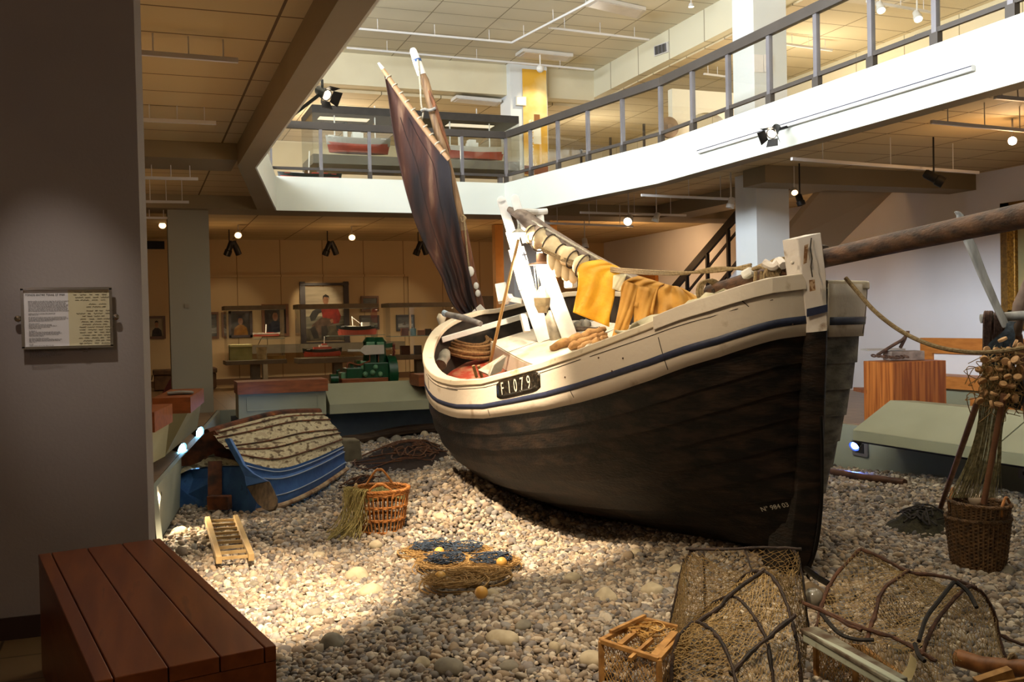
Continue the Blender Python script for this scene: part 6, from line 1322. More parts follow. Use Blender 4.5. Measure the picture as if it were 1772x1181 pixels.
# ================================================================ desks round the pit
DESK = M('desk_paint', '8e8f78', '94957e', rough=.6, scale=2); OAK = M('oak_top', '6e3818', '8a4c24', rough=.45, scale=4, stretch=(1, 5, 5), detail=7); OAKF = M('light_oak', 'a8662c', 'c07c3a', rough=.45, scale=4, stretch=(5, 1, 5), detail=7)
def desk(lab, a, b, inward, z_top, z_lip, z_bot, over=.55, top=False, ztb=None):
    """sloping desk along a-b (x, y at the pit side lip), inward = unit vector away from the pit"""
    a, b = Vector((*a, 0)), Vector((*b, 0)); n = Vector((*inward, 0)).normalized(); t = thing('information_desk', lab, 'desk', tuple(a.lerp(b, .5)))
    P = lambda p, off, z: p+n*off+Vector((0, 0, z))
    MB().hexa([P(a, 0, z_bot), P(b, 0, z_bot), P(b, over+.35, z_bot), P(a, over+.35, z_bot), P(a, 0, z_lip), P(b, 0, z_lip), P(b, over+.35, z_lip), P(a, over+.35, z_lip)]).build('desk_base', DESK, t)
    MB().hexa([P(a, 0, z_lip+.002), P(b, 0, z_lip+.002), P(b, over+.35, z_lip+.002), P(a, over+.35, z_lip+.002), P(a, .01, z_lip+.01), P(b, .01, z_lip+.01), P(b, over, z_top), P(a, over, z_top)] if not top else
              [P(a, .12, z_lip+.002), P(b, .12, z_lip+.002), P(b, over+.35, z_lip+.002), P(a, over+.35, z_lip+.002), P(a, .12, z_top), P(b, .12, z_top), P(b, over+.35, z_top), P(a, over+.35, z_top)]).build('sloping_panel', DESK, t)
    if not top: MB().hexa([P(a, over, z_lip+.01), P(b, over, z_lip+.01), P(b, over+.35, z_lip+.01), P(a, over+.35, z_lip+.01), P(a, over, z_top), P(b, over, z_top), P(b, over+.35, z_top-.02), P(a, over+.35, z_top-.02)]).build('desk_back', DESK, t)
    if top: MB().hexa([P(a, .0, z_top+.001), P(b, .0, z_top+.001), P(b, over+.4, z_top+.001), P(a, over+.4, z_top+.001), P(a, .0, z_top+.16), P(b, .0, z_top+.16), P(b, over+.4, z_top+.16), P(a, over+.4, z_top+.16)]).build('oak_top', OAK, t)
    return t
# right side
dR0, dR1 = A(1476, 745, 'X', 7.75), A(1780, 776, 'X', 7.75)
zl = (A(1476, 745, 'X', 7.75).z); zb = A(1476, 762, 'X', 7.75).z; zt_ = A(1508, 690, 'X', 8.3).z
desk('long sloping grey-green desk along the right edge of the pit, over the blue lamp', (7.75, dR0.y), (7.75, 7.35), (1, 0), zt_, zl, zb)
desk('sloping grey-green desk at the right edge of the pit, behind the hanging net', (7.75, 7.33), (7.75, 4.0), (1, 0), zt_, zl, zb)
MB_ = MB(); MB_.bar((7.82, dR0.y, zb-.02), (7.82, 4.0, zb-.02), .03, .02); tag(MB_.build('lamp_rail', M('dark_blue_rail', '20243a', rough=.4), None), 'thin dark lamp rail under the lip of the right-hand desks', 'rail')
t = thing('oak_table', 'dark oak-framed table end just left of the wooden pedestal', 'table', tuple(A(1510, 700, 'D', 13.2)))
a = A(1488, 676, 'D', 13.0); b = A(1526, 676, 'D', 13.0); MB().bar(a, b, .5, .05).build('table_top', OAK, t); MB().bar(b, (b.x, b.y, 0), .07, .5, up=(0, 1, 0)).build('table_leg', OAK, t)
# pit vents
for x0_, y0_, x1_, y1_, lab in ((1476, 760, 1503, 792, 'dark square vent in the right pit wall under the blue lamp'), (1764, 808, 1790, 832, 'dark square vent in the right pit wall behind the hanging net')):
    a, b = A(x0_, y0_, 'X', 8.34), A(x1_, y1_, 'X', 8.34); t = thing('pit_vent', lab, 'vent', tuple(a)); MB().box((8.325, b.y, b.z), (8.345, a.y, a.z)).build('frame', POST, t); MB().box((8.318, b.y+.06, b.z+.04), (8.324, a.y-.06, a.z-.04)).build('grille', M('black_grille', '17171c'), t)
a, b = A(754, 707, 'Y', 16.28), A(775, 726, 'Y', 16.28)
# back edge of the pit: solid wall under the desks
struct('wall_pit_inner', MB().box((1.35, 16.3, -.9), (8.35, 16.42, -.02)), M('pit_wall_blue', '55616a', '5b6870', rough=.8))
t = thing('pit_vent', 'square vent with grey frame in the back pit wall beside the stern', 'vent', tuple(a)); MB().box((a.x, 16.27, b.z), (b.x, 16.295, a.z)).build('frame', POST, t); MB().box((a.x+.04, 16.26, b.z+.03), (b.x-.04, 16.268, a.z-.03)).build('grille', MATS['black_grille'], t)
Y_ = 15.75
zA = [float(at(480, y, 'Y', Y_)[2]) for y in (659, 680, 711)]; xA0, xA1 = float(at(410, 680, 'Y', Y_)[0]), float(at(566, 680, 'Y', Y_)[0])
t = thing('oak_topped_counter', 'counter with thick oak top and framed panel, left of the sloping back desk', 'counter', (xA0, Y_, 0))
MB().box((xA0, Y_-.1, zA[1]), (xA1, Y_+.5, zA[0])).build('oak_top', OAK, t); MB().box((xA0+.02, Y_, zA[2]-.1), (xA1-.02, Y_+.5, zA[1])).build('front_panel', DESK, t)
s = MB(); zm0, zm1 = zA[2]+.02, zA[1]-.06
for p, q in (((xA0+.15, zm0), (xA1-.15, zm0)), ((xA0+.15, zm1), (xA1-.15, zm1)), ((xA0+.15, zm0), (xA0+.15, zm1)), ((xA1-.15, zm0), (xA1-.15, zm1))): s.bar((p[0], Y_-.005, p[1]), (q[0], Y_-.005, q[1]), .02, .02)
s.build('panel_moulding', DESK, t)
xB0, xB1 = float(at(570, 680, 'Y', Y_)[0]), float(at(742, 690, 'Y', Y_)[0]); z1_, z2_, z3_ = float(at(650, 661, 'Y', 16.3)[2]), float(at(650, 697, 'Y', Y_)[2]), float(at(650, 713, 'Y', Y_)[2])
desk('sloping pale desk at the back of the pit, in front of the green engine', (xB0, Y_), (xB1, Y_), (0, 1), z1_, z2_, z3_)
xC0, xC1 = float(at(722, 660, 'Y', Y_)[0]), float(at(800, 660, 'Y', Y_)[0])
t = thing('oak_topped_counter', 'counter with oak top at the back of the pit, just left of the stern', 'counter', (xC0, Y_, 0)); MB().box((xC0, Y_-.1, float(at(740, 668, 'Y', Y_)[2])), (xC1+2.5, Y_+.5, float(at(740, 648, 'Y', Y_)[2]))).build('oak_top', OAK, t); MB().box((xB1+.02, Y_, z3_), (xC1+2.5, Y_+.5, float(at(740, 668, 'Y', Y_)[2]))).build('front_panel', DESK, t)
# left side units along the slanting edge
def edgeX(y): return .075+max(0, (y-9.3))*.141
e_ = Vector((.14, .99, 0))
def unit(lab, a, b, w_, zt0, zt1, ba, bb):
    """block with an oak top whose right face runs a-b, panel flaring out to ba-bb at the bottom"""
    t = thing('oak_topped_counter', lab, 'counter', (a[0], a[1], 0)); a, b = Vector((*a, 0)), Vector((*b, 0)); n = Vector((-1, .14, 0)).normalized()
    P = lambda p, off, z: p+n*off+Vector((0, 0, z))
    MB().hexa([P(a, 0, zt0), P(b, 0, zt0), P(b, w_, zt0), P(a, w_, zt0), P(a, 0, zt1), P(b, 0, zt1), P(b, w_, zt1), P(a, w_, zt1)]).build('oak_top', OAK, t)
    MB().hexa([ba, bb, bb+n*(w_+.2), ba+n*(w_+.2), P(a, .03, zt0), P(b, .03, zt0), P(b, w_, zt0), P(a, w_, zt0)]).build('panel', DESK, t)
    return t
unit('oak-topped counter nearest behind the left wall, over the warm lamp', (.10, 8.3), (.26, 9.15), .5, .58, .74, A(256, 806, 'D', 8.4), A(286, 790, 'D', 9.1))
unit('second oak-topped counter on the left with a book on it, before the grey pillar', (.44, 9.75), (.64, 11.1), .34, .60, .75, A(286, 789, 'D', 9.5), A(341, 742, 'D', 11.2))
s = MB(); c = A(312, 680, 'Z', .765); s.slab([c+Vector(v)*.6 for v in ((-.2, -.2, 0), (0, -.2, .015), (0, .2, .015), (-.2, .2, 0))], (0, 0, 1), .012); s.slab([c+Vector(v)*.6 for v in ((0, -.2, .015), (.2, -.2, 0), (.2, .2, 0), (0, .2, .015))], (0, 0, 1), .012); tag(s.build('open_book', M('book_paper', '6b6a66', '8a8882'), None), 'open book lying on the left oak-topped counter before the grey pillar', 'book')
# small pit lamps
def pit_lamp(lab, c, aim, col, e, hexc, es, r=.05):
    c = Vector(c); d = Vector(aim).normalized(); R = toR(d); t = thing('pit_lamp', lab, 'lamp', tuple(c))
    MB().lathe([(r*.5, -.12), (r*.9, -.04), (r*1.15, .03), (r*1.1, .03), (r*.8, -.02)], c, 16, R=R).build('lamp_hood', BLK, t, smooth=True); MB().ball(c+d*.0, r*.8, 12, 8).build('bulb', emit('bulb_'+hexc, hexc, es), t, smooth=True)
    MB().tube([c-d*.1, c-d*.1+Vector((-.08, 0, .12))], .012, 6).build('arm', BLK, t)
    light('pit_lamp_light', 'SPOT', c+d*.07, e, col, .03, c+d, math.radians(150), .6)
pit_lamp('blue-white glaring lamp at the left pit edge, middle one of three', A(312, 777, 'Z', .02), (.75, -.6, -.25), (.25, .55, 1), 42, '7fd0ff', 140, .07)
pit_lamp('blue-white glaring lamp at the left pit edge, farthest of three', A(343, 748, 'Z', .05), (.75, -.65, -.2), (.25, .55, 1), 42, '80d0ff', 140, .07)
pit_lamp('warm white glaring lamp low at the end of the left wall', A(267, 858, 'Z', -.12), (.8, -.75, -.12), (1, .78, .5), 110, 'ffd9a0', 200, .055)
pit_lamp('blue lamp under the right-hand desk beside the boat stem', A(1480, 771, 'X', 7.9), (-.85, -.2, -.5), (.15, .3, 1), 14, '5a80ff', 40, .06)
light('pit_edge_lamp_light', 'POINT', (1.7, 15.0, .2), 4, (.25, .5, 1), .1)
# ================================================================ back wall: showcases, pictures, engine
CASE = M('case_bronze', '5e5340', '6a5e4a', rough=.5)
def picture(lab, x0_, y0_, x1_, y1_, paint, fr=('4a2c18', .07), Yw=25.08, inner=True, ax='Y', name='painting'):
    a, b = A(x0_, y0_, ax, Yw), A(x1_, y1_, ax, Yw); t = thing(name, lab, 'painting' if name == 'painting' else 'photograph', tuple((a+b)/2)); w_ = fr[1]; FM = M('frame_'+fr[0], fr[0], rough=.4, spec=.6)
    s = MB(); X0_, X1_, Z0, Z1 = a.x, b.x, b.z, a.z
    for p, q in (((X0_, Z0+w_/2), (X1_, Z0+w_/2)), ((X0_, Z1-w_/2), (X1_, Z1-w_/2)), ((X0_+w_/2, Z0), (X0_+w_/2, Z1)), ((X1_-w_/2, Z0), (X1_-w_/2, Z1))): s.bar((p[0], Yw-.03, p[1]), (q[0], Yw-.03, q[1]), w_, .06, up=(0, 1, 0) if p[0] == q[0] else (0, 0, 1))
    s.build('frame', FM, t); MB().box((X0_+w_, Yw-.02, Z0+w_), (X1_-w_, Yw-.005, Z1-w_)).build('canvas', paint, t)
    return t, (X0_+w_, X1_-w_, Z0+w_, Z1-w_)
def patchp(t, R_, pts, mat, nm, off=.024, Yw=25.08):
    X0_, X1_, Z0, Z1 = R_; P = [Vector((X0_+(X1_-X0_)*u, Yw-off, Z1-(Z1-Z0)*v)) for u, v in pts]; MB().slab(P, (0, 1, 0), .003).build(nm, mat, t)
sky = M('painted_sky', 'a89a80', 'c4b698', rough=.6, scale=3, stretch=(.5, 1, 3)); sea = M('painted_shore', '5c5848', '8a8470', rough=.6, scale=5, stretch=(.4, 1, 3))
t, R_ = picture('large framed portrait of a seated man in a red sweater on the back wall', 518, 488, 605, 597, sky, ('2c180e', .13))
patchp(t, R_, [(0, .55), (1, .55), (1, 1), (0, 1)], sea, 'shore', .0215); patchp(t, R_, [(0, .78), (1, .70), (1, 1), (0, 1)], M('painted_sand', '4a4232', '6e6248', scale=6), 'sand', .022)
patchp(t, R_, [(.18, .45), (.10, .55), (.14, .64), (.24, .62), (.34, .50), (.44, .47), (.4, .40), (.3, .40)], M('painted_grey_sleeve', '2f2c2a', '4a4642', scale=9), 'sleeve', .0235)
patchp(t, R_, [(.40, .38), (.48, .34), (.66, .33), (.84, .40), (.92, .55), (.86, .68), (.70, .70), (.62, .60), (.44, .58), (.42, .48)], M('painted_red_sweater', '7a1f14', 'a83224', scale=9), 'sweater', .024)
patchp(t, R_, [(.14, .72), (.40, .57), (.66, .60), (.72, .70), (.50, .76), (.42, .90), (.30, .92), (.22, .80)], M('painted_trousers', '4a3628', '6a5240', scale=9), 'trousers', .0245)
patchp(t, R_, [(.10, .78), (.22, .72), (.30, .84), (.34, .96), (.20, .97)], M('painted_boots', '241d18', '3c332b', scale=9), 'boots', .025); patchp(t, R_, [(.40, .74), (.54, .72), (.58, .84), (.52, .98), (.40, .97)], MATS['painted_boots'], 'boots', .025)
FACE = M('painted_skin', '8f6448', 'a87a5a', scale=12); patchp(t, R_, [(.46+.075*math.cos(a)+.07, .25+.085*math.sin(a)) for a in np.linspace(0, 6.28, 14, endpoint=False)], FACE, 'face', .025); patchp(t, R_, [(.45, .24), (.46, .17), (.53, .14), (.61, .17), (.63, .25), (.60, .20), (.49, .19)], MATS['painted_boots'], 'hair', .026)
patchp(t, R_, [(.62, .62), (.70, .60), (.72, .66), (.66, .68)], FACE, 'hand', .026)
dk_ = M('painted_dusk', '2e2a2a', '4c4238', scale=4); gp = M('painted_gold', '8a5a1c', 'a87428', scale=9); nv = M('painted_navy', '1e2230', '2e3444', scale=9)
def bust(lab, box, bg, coat, frm, hat=None):
    t, R_ = picture(lab, *box, bg, frm)
    patchp(t, R_, [(.12, 1), (.18, .66), (.38, .52), (.62, .52), (.84, .66), (.9, 1)], coat, 'coat', .0225); patchp(t, R_, [(.5+.13*math.cos(a), .36+.17*math.sin(a)) for a in np.linspace(0, 6.28, 14, endpoint=False)], FACE, 'face', .024); patchp(t, R_, [(.36, .30), (.38, .16), (.5, .12), (.62, .16), (.64, .30), (.58, .22), (.42, .22)], hat or MATS['painted_boots'], 'hair', .025)
bust('framed portrait of a fisherman in golden oilskins, behind the first display case', (395, 539, 437, 584), dk_, gp, ('3a2012', .06), nv)
bust('framed portrait of a man in a dark blue jersey, behind the first display case', (452, 527, 500, 582), dk_, nv, ('7a4a1c', .07))
bust('small framed picture of a man in a dark coat, far left by the near wall', (255, 548, 287, 586), M('sepia', '8a7a5c', 'a8987a', scale=3), MATS['painted_boots'], ('5a3418', .05), MATS['painted_boots'])
def seascape(lab, box, frm=('6a421c', .05)):
    t, R_ = picture(lab, *box, M('painted_storm', '4a4c4c', '7c7c74', scale=4, stretch=(.5, 1, 2)), frm); patchp(t, R_, [(0, .6), (.3, .56), (.6, .62), (1, .58), (1, .85), (0, .85)], M('painted_foam', '8a8c88', 'b4b4ac', scale=9, stretch=(.4, 1, 2)), 'sea', .0225); patchp(t, R_, [(.3, .6), (.55, .6), (.5, .66), (.33, .66)], MATS['painted_boots'], 'boat', .024); patchp(t, R_, [(.40, .58), (.44, .3), (.5, .58)], M('painted_sail', '5a4a3a'), 'sail', .024)
seascape('framed seascape with sailing boat, half hidden behind the grey pillar', (350, 541, 379, 586)); seascape('narrow framed seascape left of the first display case', (383, 541, 391, 583))
seascape('small gilt-framed seascape right of the big portrait, upper one', (624, 513, 655, 539)); seascape('small framed picture right of the big portrait, lower one', (622, 547, 656, 570), ('3a2616', .04)); seascape('framed black and white picture of boats in the third display case', (685, 546, 717, 572), ('2c2a28', .04))
struct('trim_1', MB().box((1.6, 25.0, 2.62), (6.6, 25.08, 2.68)).box((1.55, 25.0, 0), (1.6, 25.08, 2.68)).box((6.6, 25.0, 0), (6.65, 25.08, 2.68)), PANELW)
struct('baseboard_back', MB().box((-8, 25.0, 0), (12.3, 25.08, .14)), M('dark_skirting', '5c4024'))
def case(lab, x0_, x1_, yt, yt2, yb, yb2, Yf=22.6, dp=.75):
    a, b = A(x0_, yt, 'Y', Yf), A(x1_, yb2, 'Y', Yf); z = [float(at((x0_+x1_)/2, y, 'Y', Yf)[2]) for y in (yt, yt2, yb, yb2)]; t = thing('display_case', lab, 'display case', (a.x, Yf, z[3]))
    MB().box((a.x, Yf, z[1]), (b.x, Yf+dp, z[0])).build('lid', CASE, t, bevel=.005); MB().box((a.x, Yf, z[3]), (b.x, Yf+dp, z[2])).build('base', CASE, t, bevel=.005)
    for p, q in (((a.x+.04, Yf+.03), (b.x-.04, Yf+.03)), ((a.x+.04, Yf+.03), (a.x+.04, Yf+dp-.03)), ((b.x-.04, Yf+.03), (b.x-.04, Yf+dp-.03))):
        d = Vector((q[0]-p[0], q[1]-p[1], 0)).normalized(); MB().slab([(*p, z[2]), (*q, z[2]), (*q, z[1]), (*p, z[1])], (-d.y, d.x, 0), .01).build('glass_pane', GLASS, t)
    m_ = (a.x+b.x)/2; MB().box((m_-.1, Yf+.25, 0), (m_+.1, Yf+.5, z[3])).build('stand', CASE, t)
    light('case_light', 'AREA', (m_, Yf+.35, z[1]-.04), 24, (1, .80, .55), b.x-a.x-.2, (m_, Yf+.35, 0), sy=.2)
    return t, a.x, b.x, z, Yf
t, xa, xb, z, Yf = case('display case with small red boat model, box and basket, left on the back wall', 388, 497, 529, 536, 624, 631)
GLS = M('shelf_glass', '7d8a80', rough=.1, spec=.6)
P0 = A(500, 640, 'Y', 22.9)
pz = lambda x, y, Yv=22.95: A(x, y, 'Y', Yv)
q = pz(461, 580); ship('little red and white sailing boat model on the glass shelf, first display case', (q.x, q.y, q.z-.03), .62, .09, WM, RED, RED, 3, yaw=.05)
MB().box((pz(440, 586).x, 22.75, pz(440, 586).z-.02), (pz(488, 586).x, 23.2, pz(440, 586).z-.005)).build('glass_shelf', GLS, t)
q0, q1 = pz(397, 597), pz(436, 623); tt = thing('document_box', 'pale yellow lit box with folded lid in the first display case', 'box', ((q0.x+q1.x)/2, 22.9, z[2])); MB().box((q0.x, 22.85, z[2]+.002), (q1.x, 23.15, q0.z-.04)).build('box_body', M('olive_box', '8a8450', '9a945e'), tt); MB().box((q0.x, 22.82, q0.z-.05), (q1.x, 23.16, q0.z)).build('box_lid', M('cream_lid', 'd0c890'), tt)
q = pz(453, 622); tt = thing('canvas_bucket', 'old canvas bucket with rope handle in the first display case', 'bucket', (q.x, 22.95, z[2])); MB().lathe([(.10, 0), (.12, .28), (.11, .28), (.09, .02)], (q.x, 22.95, z[2]+.002), 16).build('bucket_body', M('canvas_bucket', '8a7450', 'a48c64', scale=12), tt, smooth=True); MB().tube(catmull([(q.x-.11, 22.95, z[2]+.26), (q.x+.02, 22.95, z[2]+.5), (q.x+.12, 22.95, z[2]+.52), (q.x+.14, 22.95, z[2]+.3)], 5), .008, 5).build('rope_handle', ROPE, tt)
q = pz(478, 620); ship('wooden half-hull model lying at the right of the first display case', (q.x, 22.95, z[2]+.002), .42, .09, M('model_oak', '8f6a36', 'a8803f'), MATS['model_oak'], MATS['model_oak'], 9)
t, xa, xb, z, Yf = case('display case with two red lifeboat models before the big portrait', 515, 658, 526, 534, 619, 628)
q = pz(558, 614); ship('red, white and green lifeboat model at the bottom of the second display case', (q.x, 22.95, z[2]+.03), .92, .2, BKM, RED, WM, 1)
q = pz(618, 571); ship('black and red trawler model with white wheelhouse on the glass shelf, second display case', (q.x, 22.95, q.z-.12), .98, .24, BKM, RED, WM, 2); MB().box((q.x-.7, 22.75, q.z-.14), (q.x+.62, 23.2, q.z-.125)).build('glass_shelf', GLS, t)
q = pz(600, 621); tag(MB().box((q.x-.2, 22.8, z[2]+.002), (q.x+.15, 22.9, z[2]+.03)).build('caption_plate', M('caption', '8a6a40'), None), 'small caption plate beside the lifeboat model, second display case', 'label')
t, xa, xb, z, Yf = case('display case with small brown objects on glass shelves, right of the engine', 672, 790, 524, 531, 614, 622)
zs = pz(720, 581).z; MB().box((xa+.06, 22.7, zs-.015), (xb-.06, 23.2, zs)).build('glass_shelf', GLS, t)
OBJ = [(700, 566, 579, 12, '5a3420'), (715, 567, 579, 9, '47606a'), (729, 570, 579, 12, '5a3420'), (741, 568, 579, 10, '2c1c14'), (751, 570, 579, 8, '5a3420'), (701, 597, 612, 16, '4a2818'), (723, 597, 612, 12, '3c2a1c'), (741, 600, 612, 8, '4a2818')]
for k, (x, y0_, y1_, w_, c_) in enumerate(OBJ):
    a, b = pz(x-w_/2, y0_), pz(x+w_/2, y1_); zz_ = zs+.001 if y1_ < 600 else z[2]+.001; tag(MB().box((a.x, 22.9, zz_), (b.x, 23.02, zz_+a.z-b.z)).build('small_case', M('obj_'+c_, c_, rough=.4), None, bevel=.004), f'small {"blue-grey" if c_ == "47606a" else "brown"} object, {["first", "second", "third", "fourth", "fifth"][k % 5 if k < 5 else k-5]} on the {"upper shelf" if y1_ < 600 else "floor"} of the third display case', 'box', 'boxed objects in the third display case')
q = A(475, 640, 'Y', 24.4); tag(MB().box((A(398, 633, 'Y', 24.4).x, 24.3, .75), (A(700, 633, 'Y', 24.4).x, 24.7, .95)).box((A(455, 640, 'Y', 24.4).x, 24.35, 0), (A(463, 640, 'Y', 24.4).x, 24.6, .75)).box((A(640, 640, 'Y', 24.4).x, 24.35, 0), (A(650, 640, 'Y', 24.4).x, 24.6, .75)).build('wall_shelf', CASE, None), 'long low bronze-grey shelf running along the back wall behind the cases', 'shelf')
# green engine
GE = M('engine_green', '083a20', '0e4a2c', rough=.3, spec=.6, scale=12, bump=.1); GE2 = M('engine_pale_green', '5f8a68', rough=.35)
Ye = 17.9; E0 = A(630, 660, 'Y', Ye); t = thing('marine_engine', 'dark green marine engine with red chain and white board, behind the sloping desk', 'engine', (E0.x, Ye, E0.z))
ep = lambda x, y: (A(x, y, 'Y', Ye).x, A(x, y, 'Y', Ye).z)
def eb(x0_, y0_, x1_, y1_, nm, m_, d_=.2, bv=.015): (a, zt0), (b, zb0) = ep(x0_, y0_), ep(x1_, y1_); return MB().box((a, Ye-d_, zb0), (b, Ye+d_, zt0)).build(nm, m_, t, bevel=bv)
eb(587, 655, 667, 663, 'wooden_base', OAK, .25); struct('trim_2', MB().box((ep(583, 660)[0], Ye-.4, 0), (ep(672, 660)[0], Ye+.4, ep(600, 663)[1]-.002)), DESK)
eb(596, 637, 626, 656, 'gearbox', GE); eb(625, 628, 668, 656, 'crankcase', GE, .24); eb(633, 607, 648, 630, 'cylinder', GE, .16); eb(650, 607, 662, 630, 'cylinder', GE, .16); eb(631, 592, 646, 600, 'cylinder_head', GE2, .14); eb(649, 592, 662, 600, 'cylinder_head', GE2, .14)
for x in (641, 656): p = A(x, 612, 'Y', Ye); MB().lathe([(.13, -.28), (.15, -.2), (.12, .1), (.14, .22), (.08, .3)], p, 16).build('cylinder_barrel', GE, t, smooth=True)
for x, y in ((632, 648), (645, 645), (658, 648), (650, 636)): p = A(x, y, 'Y', Ye-.25); MB().ball(p, .05, 10, 6).build('valve', GE2, t, smooth=True)
MB().tube(catmull([A(600, 637, 'Y', Ye-.2), A(604, 628, 'Y', Ye-.2), A(622, 632, 'Y', Ye-.2), A(640, 625, 'Y', Ye-.2)], 5), .02, 6).build('pipe', M('copper_pipe', '7a4a30', metal=.6, rough=.4), t)
eb(588, 645, 597, 656, 'coupling', GE2, .12); eb(620, 625, 634, 640, 'pump', GE2, .2)
def wheel(x, y, r, w_, nm, m_, axis=(1, 0, 0)):
    p = A(x, y, 'Y', Ye); return MB().lathe([(.02, -w_/2), (r, -w_/2), (r, w_/2), (.02, w_/2)], p, 28, R=toR(axis)).build(nm, m_, t, smooth=True)
wheel(675, 645, .33, .16, 'flywheel', GE); wheel(578, 656, .09, .14, 'pulley', GE); wheel(619, 640, .18, .08, 'flange', GE); wheel(607, 642, .15, .06, 'flange', GE)
p0_, p1_ = A(584, 652, 'Y', Ye), A(583, 642, 'Y', Ye); MB().tube([p0_, p1_, A(588, 640, 'Y', Ye)], .02, 6).build('lever', GE, t)
MB().bar(A(662, 600, 'Y', Ye), A(680, 597, 'Y', Ye), .08, .08).build('shaft_bracket', GE, t)
CH = M('red_chain', '5a1c14', '7a2c1e', rough=.5)
for k in range(18):
    y = 597+k*3.1; p = A(681.5, y, 'Y', Ye-.1); R = Ry(math.pi/2*(k % 2)); MB().tube([p+Rz(math.pi/2*(k % 2)) @ Vector((.022*math.cos(a), 0, .03*math.sin(a))) for a in np.linspace(0, 6.28, 8, endpoint=False)], .009, 4, closed=True).build('chain_link', CH, t)
s = MB(); bp_ = [(601, 605), (624, 605), (630, 598), (664, 597), (665, 613), (631, 615), (624, 609), (601, 609)]; s.slab([A(x, y, 'Y', Ye-.28) for x, y in bp_], (0, 1, 0), .05); s.build('oar_shaped_board', M('white_board', 'b0a89c', 'bab2a6'), t, bevel=.008)
for x in (640, 655): MB().bar(A(x, 613, 'Y', Ye-.25), A(x, 632, 'Y', Ye-.2), .015, .015).build('rod', M('copper_rod', '8a4a2c'), t)
# chests and boxes on the floor at the far left
CHS = M('old_chest_wood', '4a3420', '6b4c30', rough=.7, scale=6)
for x0_, x1_, y0_, y1_, lab in ((266, 300, 641, 675, 'old wooden sea chest at the far left, before the grey pillar'), (352, 374, 637, 673, 'old wooden sea chest just right of the grey pillar')):
    a, b = A(x0_, y0_, 'Y', 23.6), A(x1_, y1_, 'Y', 23.6); t = thing('sea_chest', lab, 'chest', (a.x, 23.6, 0)); MB().box((a.x, 23.4, .02), (b.x, 24.0, a.z-.12)).build('chest_body', CHS, t, bevel=.02); MB().box((a.x-.02, 23.38, a.z-.11), (b.x+.02, 24.02, a.z)).build('chest_lid', CHS, t, bevel=.02); MB().tube([(a.x-.03, 23.6, .35), (a.x-.05, 23.7, .25), (a.x-.03, 23.8, .35)], .012, 5).build('rope_handle', ROPE, t)
a = A(292, 668, 'Y', 20.5); tag(MB().slab([(a.x-.2, 20.5, 0), (a.x+.12, 20.5, 0), (a.x+.25, 20.7, .7), (a.x+.2, 20.7, .7)], (0, 1, 0), .03).build('red_board', M('dark_red', '5a1c12'), None), 'dark red slanting board on the floor before the grey pillar, far left', 'board')
a, b = A(250, 417, 'Y', 24.9), A(285, 431, 'Y', 24.9); t = thing('air_vent', 'dark rectangular air vent high on the back wall, far left', 'vent', tuple(a)); MB().box((a.x-.2, 24.95, b.z), (b.x, 25.0, a.z)).build('grille', MATS['black_grille'], t)
t = thing('light_switch', 'small pale square switch plate on the grey left pillar', 'switch', tuple(A(323, 530, 'Y', 16.99))); p = A(323, 530, 'Y', 16.99); MB().box((p.x-.035, 16.98, p.z-.035), (p.x+.035, 16.995, p.z+.035)).build('plate', M('switch_plate', '8a8272'), t)
# orange lit panel left of the back pillar, screens
ol = [A(x, y, 'Y', 20.5) for x, y in ((857, 421), (893, 421), (893, 575), (857, 575))]; struct('wall_recess', MB().box((ol[0].x, 20.5, 0), (ol[1].x+1.0, 20.7, 3.54)), M('orange_partition', 'b88a50', 'c09258', rough=.8))
light('recess_light', 'POINT', (ol[0].x+.6, 20.0, 2.4), 9, (1, .45, .14), .06)
a, b = A(806, 513, 'Y', 24.0), A(842, 600, 'Y', 24.0); tag(MB().box((a.x, 24.0, 0), (b.x+.3, 24.1, a.z)).build('grey_screen', CASE, None), 'plain grey-brown panel behind the third display case, left of the mizzen mast', 'panel')
# ================================================================ right side of the lower floor
SR = M('stair_black_metal', '15161a', '1c1d22', rough=.4, metal=.3)
t = thing('staircase', 'staircase with black sloping handrails rising behind the right pillar', 'staircase', (10.6, 15.5, 0))
MB().box((10.7, 17.2, 0), (11.8, 17.8, 1.0)).build('stair_support', WHITEW, t)
def sl(x0_, y0_, x1_, y1_, X_, w_, h_, nm, m_=SR): a, b = A(x0_, y0_, 'X', X_), A(x1_, y1_, 'X', X_); MB().bar(a, b, w_, h_).build(nm, m_, t); return a, b
a, b = sl(1150, 518, 1284, 362, 10.6, .06, .16, 'handrail'); a2, b2 = sl(1172, 528, 1290, 383, 10.6, .03, .05, 'mid_rail')
c_, d_ = sl(1205, 540, 1300, 425, 10.6, .04, .07, 'lower_rail')
for x, y in ((1189, 478), (1224, 440), (1260, 398)):
    p = A(x, y, 'X', 10.6); MB().bar(p, (p.x, p.y, p.z-1.1), .06, .06, up=(0, 1, 0)).build('post', SR, t)
s = MB(); P0_, P1_ = A(1190, 560, 'X', 10.65), A(1420, 300, 'X', 10.65); 
e0 = c_-Vector((0, 0, .12)); e1 = d_-Vector((0, 0, .12)); dd = (e1-e0)
n_st = 14; zf0 = .0
s.hexa([e0+Vector((.0, 0, -1.2)), e1+Vector((0, 0, -.35)), e1+Vector((1.4, 0, -.35)), e0+Vector((1.4, 0, -1.2)), e0, e1, e1+Vector((1.4, 0, 0)), e0+Vector((1.4, 0, 0))]); s.build('stair_flight', WHITEW, t)
